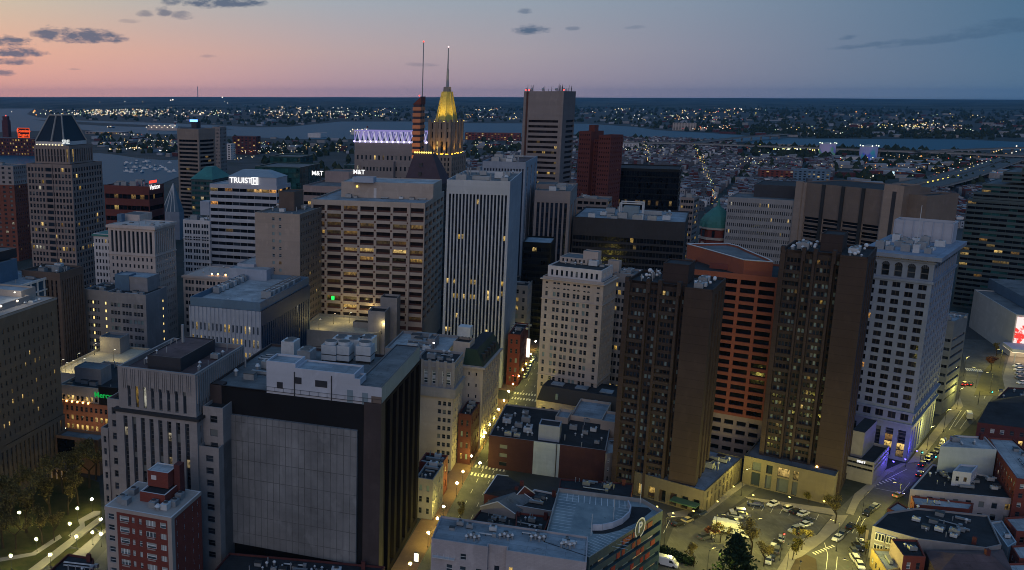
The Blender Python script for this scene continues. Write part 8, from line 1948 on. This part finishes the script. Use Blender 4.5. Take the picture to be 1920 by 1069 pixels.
# ---------------------------------------------------------------- trees
bark = plain('tree_bark', (.035, .028, .020), .95, .1)
def leafm(name, c):
    t = NT(name); r = rnd(t); n = t.bsdf(t.mix(r, tuple(x * .45 for x in c), tuple(x * 1.5 for x in c)), .9, .1); return t.m
LM = {'bare': leafm('budding_leaves', (.11, .09, .035)), 'rust': leafm('rust_leaves', (.11, .045, .03)), 'green': leafm('dark_evergreen_leaves', (.014, .028, .014)), 'olive': leafm('olive_leaves', (.085, .075, .02))}
def tree_mesh(kind, h, sp, nleaf, seed, ls=.32):
    r = random.Random(seed); tk, cw = MB(), MB(); tips = []
    def branch(p, d, L, rad, lev):
        q = p + d * L; tk.tube(p, q, rad, rad * .62, bark, 5)
        if lev == 0: tips.append((p, q)); return
        for k in range(r.choice((2, 3, 3)) if lev > 1 else 3):
            nd = d * .55 + np.array((r.uniform(-1, 1), r.uniform(-1, 1), r.uniform(-.05, .75))) * .75; nd /= np.linalg.norm(nd); branch(p + d * L * r.uniform(.65, 1), nd, L * r.uniform(.6, .82), rad * .58, lev - 1)
        if lev < 3: tips.append((p, q))
    if kind != 'green': branch(np.array((0, 0, 0.)), np.array((r.uniform(-.06, .06), r.uniform(-.06, .06), 1.)), h * .34, h * .024, 4)
    else:
        tk.tube((0, 0, 0), (0, 0, h * .9), h * .03, .03, bark, 6)
        for k in range(70): z = h * r.uniform(.1, .95); a = r.uniform(0, 6.28); w = sp * (1 - (z / h) ** 1.3) * r.uniform(.6, 1.1); tips.append((np.array((0, 0, z)), np.array((w * math.cos(a), w * math.sin(a), z - .1 * w))))
    lm = LM[kind]
    for k in range(nleaf):
        p, q = r.choice(tips); t = r.uniform(.35, 1.15); c = p + (q - p) * t + np.array([r.gauss(0, .30 if kind != 'green' else .35) for _ in range(3)])
        a = np.array([r.gauss(0, 1) for _ in range(3)]); a /= np.linalg.norm(a); b_ = np.cross(a, np.array([r.gauss(0, 1) for _ in range(3)])); b_ /= np.linalg.norm(b_) + 1e-6; s = ls * r.uniform(.5, 1.2)
        cw.poly([tuple(c - a * s), tuple(c + b_ * s * .6), tuple(c + a * s), tuple(c - b_ * s * .6)], lm, [(0, 0)] * 4)
    return tk.mesh('trunk'), cw.mesh('crown')
TV = {}
for kind, h, sp, n, ls in (('bare', 10.5, 4, 2000, .2), ('rust', 8, 4, 2200, .26), ('green', 8, 4.6, 3800, .3), ('olive', 6.5, 3, 2200, .24)):
    TV[kind] = [tree_mesh(kind, h, sp, n, s, ls) for s in ((1, 2, 3) if kind in ('bare', 'olive') else (4,))]
def tree(px_, py_, kind, label, group, s=1.0):
    X, Y, _ = at_z(px_, py_); v = rng.choice(TV[kind]); r = thing('tree', label, 'tree', (X, Y, 0), rng.uniform(0, 6.28), group); r.scale = (s,) * 3
    for nm, me in zip(('trunk', 'crown'), v): o = bpy.data.objects.new(nm, me); col.objects.link(o); o.parent = r
for x, y, s in ((50, 999, 1.2), (95, 973, 1.25), (147, 948, 1.15), (6, 1028, 1.1), (80, 1022, .75), (102, 1014, .6), (20, 965, 1.1), (62, 952, 1.1), (118, 925, 1.0), (168, 915, 1.1), (180, 900, 1.05), (-6, 990, 1.2), (30, 1030, .8), (128, 965, .8)):
    tree(x, y, 'bare', 'bare budding park tree with dark branching crown', 'bare trees in the park', s * 1.55)
tree(1566, 982, 'bare', 'bare brown street tree at the lot corner by the crossing', None, .95); tree(1858, 696, 'rust', 'rust red tree on the traffic island', None, 1.1); tree(1374, 1098, 'green', 'broad dark evergreen tree at the bottom below the box truck', None, 1.75); tree(1408, 1040, 'bare', 'bare twiggy tree right behind the dark evergreen', None, 1.1); tree(1432, 1062, 'bare', 'bare twiggy tree between box truck and parked cars', None, .8)
tree(1334, 1012, 'rust', 'brown leaved tree hugging the lot beside the box truck', None, .62); tree(1350, 1018, 'bare', 'thin bare tree in front of the box truck', None, .7); tree(1486, 1050, 'olive', 'olive crowned young tree in front of the packed cars', None, 1.0); tree(1503, 1032, 'bare', 'slim bare tree on the pavement right of the packed cars', None, .7); tree(1610, 1012, 'olive', 'yellow lit olive tree beside the bay windowed house', None, .85); tree(1546, 948, 'olive', 'small lit tree against the podium wall, the right one', None, .6); tree(1515, 944, 'olive', 'small lit tree against the podium wall, the left one', None, .6); tree(1622, 1040, 'olive', 'olive tree squeezed before the yellow shop front', None, .7); tree(862, 986, 'bare', 'bare street tree by the gabled roofs on the canyon street', None, .75); tree(1300, 1062, 'bare', 'bare tree right of the large white van', None, .7); tree(1868, 668, 'bare', 'bare tree behind the rust red one', None, .8)
hd = MB(); r_ = random.Random(5)
for k in range(3000):
    t = r_.random(); X, Y, _ = at_z(1238 + 55 * t, 1036 + 22 * t); c = np.array((X + r_.gauss(0, .7), Y + r_.gauss(0, .7), abs(r_.gauss(.8, .5)))); a = np.array([r_.gauss(0, .2) for _ in range(3)]); b_ = np.array([r_.gauss(0, .2) for _ in range(3)]); hd.poly([tuple(c - a), tuple(c + b_), tuple(c + a), tuple(c - b_)], LM['green'], [(0, 0)] * 4)
tag(hd.obj('hedge'), 'dark hedge between parking garage and side street', 'hedge')

# ---------------------------------------------------------------- street things
def signal(px_, py_, h, label, cl, rz=0.0, arm=5.0):
    X, Y, _ = at_z(px_, py_, h); r = thing('traffic_light', label, 'traffic light', (X - arm * math.cos(rz), Y - arm * math.sin(rz), 0), rz); m = MB(); m.cyl(0, 0, 0, h + .6, .12, .09, iron, 7); m.obj('pole', r); m = MB(); m.tube((0, 0, h + .4), (arm, 0, h + .5), .07, .05, iron, 5); m.obj('mast_arm', r); m = MB(); m.box(arm - .2, arm + .2, -.18, .18, h - .6, h + .5, iron, bottom=True); m.obj('signal_head', r)
    m = MB(); m.box(arm - .17, arm + .17, -.22, -.18, h - .2, h + .14, cl, bottom=True); m.obj('lit_lens', r)
gn, rd_ = emit('signal_green', (.05, 1, .75), 7), emit('signal_red', (1, .06, .04), 7)
signal(1729, 848, 5.5, 'traffic light showing green at the violet crossing, nearer the tower', gn); signal(1754, 856, 5.5, 'traffic light showing green at the violet crossing, nearer the parked cars', gn); signal(1470, 1001, 8, 'tall pole with red signal above the packed cars', rd_, 0, .3); signal(962, 704, 5, 'traffic light showing red on the canyon street', rd_); signal(880, 830, 5, 'traffic light showing red by the crosswalk on the canyon street', rd_); signal(1860, 735, 5.5, 'traffic light showing green on the far junction', gn)
X, Y, _ = at_z(781, 1043, 2); r = thing('bus_shelter', 'lit advertising kiosk on the canyon street pavement', 'kiosk', (X, Y, .14), -.38); m = MB(); m.box(-.7, .7, -.2, .2, 0, 3.0, iron); m.obj('frame', r); m = MB(); m.box(-.6, .6, -.24, -.2, .4, 2.8, emit('kiosk_panel', (1, .92, .7), 2.2)); m.obj('lit_panel', r)
X, Y, _ = at_z(1663, 1014); r = thing('banner_sign', 'pale upright banner beside the bay windowed house', 'banner', (*at_z(1618, 1032)[:2], 0)); m = MB(); m.cyl(0, 0, 0, 6.5, .08, .06, iron, 6); m.obj('pole', r); m = MB(); m.box(.1, .9, -.03, .03, 2.5, 6.3, W['cream'], bottom=True); m.obj('banner_cloth', r)

# ---------------------------------------------------------------- air
hz = MB(); hz.box(-25500, 25500, -900, 25500, -1, 300, M['metal'], bottom=True); hz.mats = []; hz.mi = []
HZ = NT('haze_volume'); pv = HZ.n('ShaderNodeVolumePrincipled'); pv.inputs['Density'].default_value = 2.1e-5; pv.inputs['Color'].default_value = (.15, .52, .95, 1); pv.inputs['Anisotropy'].default_value = 0.0; HZ.l(pv.outputs[0], HZ.out.inputs['Volume']); hz.mats = [HZ.m]; hz.mi = [0] * 6
ho = hz.obj('haze', label='thin blue evening haze over the city', kind='stuff')
for m in bpy.data.materials:
    if m.node_tree and any(n.type == 'EMISSION' or (n.type == 'BSDF_PRINCIPLED' and n.inputs['Emission Strength'].is_linked) for n in m.node_tree.nodes): m.cycles.emission_sampling = 'NONE'
for n in ('video_board', 'canopy_glow'):
    if n in bpy.data.materials: bpy.data.materials[n].cycles.emission_sampling = 'AUTO'
print('objects', len(bpy.data.objects), 'windows', WINOBJ)
# ---------------------------------------------------------------- sky and light
wd = bpy.data.worlds.new('World'); sc.world = wd; wd.use_nodes = True
class WT_(NT):
    def __init__(s):
        s.t = wd.node_tree; s.t.nodes.clear(); s.out = s.n('ShaderNodeOutputWorld')
t = WT_()
gen = t.n('ShaderNodeTexCoord').outputs['Generated']
nv = t.n('ShaderNodeVectorMath', operation='NORMALIZE'); t.l(gen, nv.inputs[0])
sx = t.n('ShaderNodeSeparateXYZ'); t.l(nv.outputs[0], sx.inputs[0])
az = t.math('ARCTAN2', sx.outputs[0], sx.outputs[1]); el = t.math('ARCSINE', sx.outputs[2])
AZ = lambda px: math.atan2(ray(px, 180)[0], ray(px, 180)[1])
def ramp(stops):
    n = t.n('ShaderNodeValToRGB'); n.color_ramp.interpolation = 'EASE' if False else 'LINEAR'
    a0, a1 = -math.pi, math.pi
    t.l(t.mapr(az, a0, a1, 0, 1), n.inputs[0])
    els = n.color_ramp.elements
    st = [((a - a0) / (a1 - a0), c) for a, c in stops]
    els[0].position, els[0].color = st[0][0], (*st[0][1], 1)
    els[1].position, els[1].color = st[-1][0], (*st[-1][1], 1)
    for p, c in st[1:-1]:
        e = els.new(p); e.color = (*c, 1)
    return n.outputs[0]
BK = lambda k, c: tuple(k * x for x in c)
back = rgb(92, 110, 136)
A = [AZ(-500), AZ(0), AZ(320), AZ(640), AZ(960), AZ(1280), AZ(1600), AZ(1920), AZ(2600)]
def row(cs, b, k=1.2):
    st = [(-math.pi, BK(k, b))] + [(a, BK(k, rgb(*c))) for a, c in zip(A, cs)] + [(math.pi, BK(k, b))]
    return ramp(st)
r0 = row([(214, 128, 112), (206, 147, 136), (193, 146, 144), (164, 134, 143), (146, 129, 141), (123, 119, 135), (100, 111, 130), (80, 103, 125), (62, 88, 116)], back, 1.32)
r1 = row([(238, 168, 126), (219, 166, 142), (200, 160, 148), (174, 153, 153), (155, 146, 153), (130, 132, 147), (101, 117, 138), (74, 104, 131), (62, 90, 118)], back)
r2 = row([(214, 188, 150), (192, 178, 158), (170, 166, 162), (152, 158, 166), (138, 149, 161), (121, 136, 153), (97, 119, 141), (70, 102, 128), (60, 90, 116)], rgb(100, 118, 145))
r3 = row([(76, 118, 160)] * 9, rgb(76, 116, 160))
e1, e2, e3 = R(0.2), R(2.6), R(5.6)
c = t.mix(t.mapr(el, e1, e2, 0, 1), r0, r1); c = t.mix(t.mapr(el, e2, e3, 0, 1), c, r2); c = t.mix(t.mapr(el, e3, R(28), 0, 1), c, r3)
# clouds: small slate-blue puffs at the places they hang
cl = None
vec = t.n('ShaderNodeCombineXYZ'); t.l(az, vec.inputs[0]); t.l(el, vec.inputs[1])
wob = t.n('ShaderNodeTexNoise'); wob.inputs['Scale'].default_value = 70; wob.inputs['Detail'].default_value = 6; wob.inputs['Roughness'].default_value = .68
t.l(t.scale(vec.outputs[0], 1, 2.6, 1), wob.inputs['Vector'])
for (px, py, rx, ry, k) in ((30, 100, 48, 9, 1), (90, 66, 26, 13, 1), (160, 71, 68, 14, 1), (20, 80, 34, 10, 1), (22, 117, 34, 6, .9), (6, 138, 20, 6, .8), (420, 7, 74, 10, 1), (320, 3, 20, 9, .8), (307, 24, 14, 10, .8), (340, 30, 20, 8, .6), (272, 27, 16, 6, .6), (240, 40, 20, 4, .3), (995, 58, 28, 9, 1), (985, 21, 12, 5, .6), (1075, 54, 14, 4, .5), (790, 122, 30, 4, .3), (1800, 70, 110, 7, .5), (1890, 52, 60, 12, .5), (1640, 84, 70, 4, .5), (1590, 71, 14, 4, .5), (140, 130, 12, 2, .3), (390, 106, 14, 3, .3), (1190, 52, 16, 3, .3)):
    d = ray(px, py); a0 = math.atan2(d[0], d[1]); e0 = math.asin(d[2] / math.hypot(*d[:2], d[2]))
    sl = -.10 if px > 1500 else 0.0
    u = t.math('DIVIDE', t.math('SUBTRACT', az, a0), rx * 1.2 / 1760); v = t.math('DIVIDE', t.math('SUBTRACT', t.math('SUBTRACT', el, e0), t.math('MULTIPLY', t.math('SUBTRACT', az, a0), -sl)), ry * 1.25 / 1700)
    v = t.math('MAXIMUM', v, t.math('MULTIPLY', v, -1.5))
    q = t.math('SUBTRACT', 1.0, t.math('ADD', t.math('MULTIPLY', u, u), t.math('MULTIPLY', v, v)))
    m = t.math('ADD', q, t.math('MULTIPLY', t.math('SUBTRACT', wob.outputs[0], .47), 3.4))
    m = t.math('MULTIPLY', t.mapr(t.math('MULTIPLY', m, t.math('GREATER_THAN', q, -1.6)), .1, 1.0, 0, 1), k)
    cl = m if cl is None else t.math('MAXIMUM', cl, m)
ccol = t.mix(t.mapr(az, AZ(300), AZ(1300), 0, 1), rgb(84, 98, 122), rgb(66, 94, 122))
c = t.mix(t.math('MULTIPLY', cl, .88), c, ccol)
c = t.mix(t.mapr(el, R(-.6), R(0), 0, 1), rgb(30, 50, 72), c)
bg = t.n('ShaderNodeBackground'); t.l(c, bg.inputs[0]); bg.inputs[1].default_value = 1.0; t.l(bg.outputs[0], t.out.inputs[0])

sun = bpy.data.objects.new('sun', bpy.data.lights.new('sun', 'SUN')); col.objects.link(sun)
sun.data.energy = .56; sun.data.angle = R(40); sun.data.color = (1, .85, .77)
from mathutils import Vector
sun.rotation_euler = Vector((.30, .92, -.34)).to_track_quat('-Z', 'Y').to_euler()

sc.view_settings.view_transform = 'Standard'; sc.view_settings.look = 'None'; sc.view_settings.exposure = 0; sc.view_settings.gamma = 1
cy = sc.cycles
cy.use_denoising = True
try: cy.denoiser = 'OPENIMAGEDENOISE'
except Exception: pass
cy.max_bounces = 4; cy.diffuse_bounces = 2; cy.glossy_bounces = 2; cy.transmission_bounces = 2; cy.volume_bounces = 0
cy.sample_clamp_indirect = 3; cy.sample_clamp_direct = 0
cy.caustics_reflective = False; cy.caustics_refractive = False
cy.use_light_tree = True; cy.filter_width = 1.0
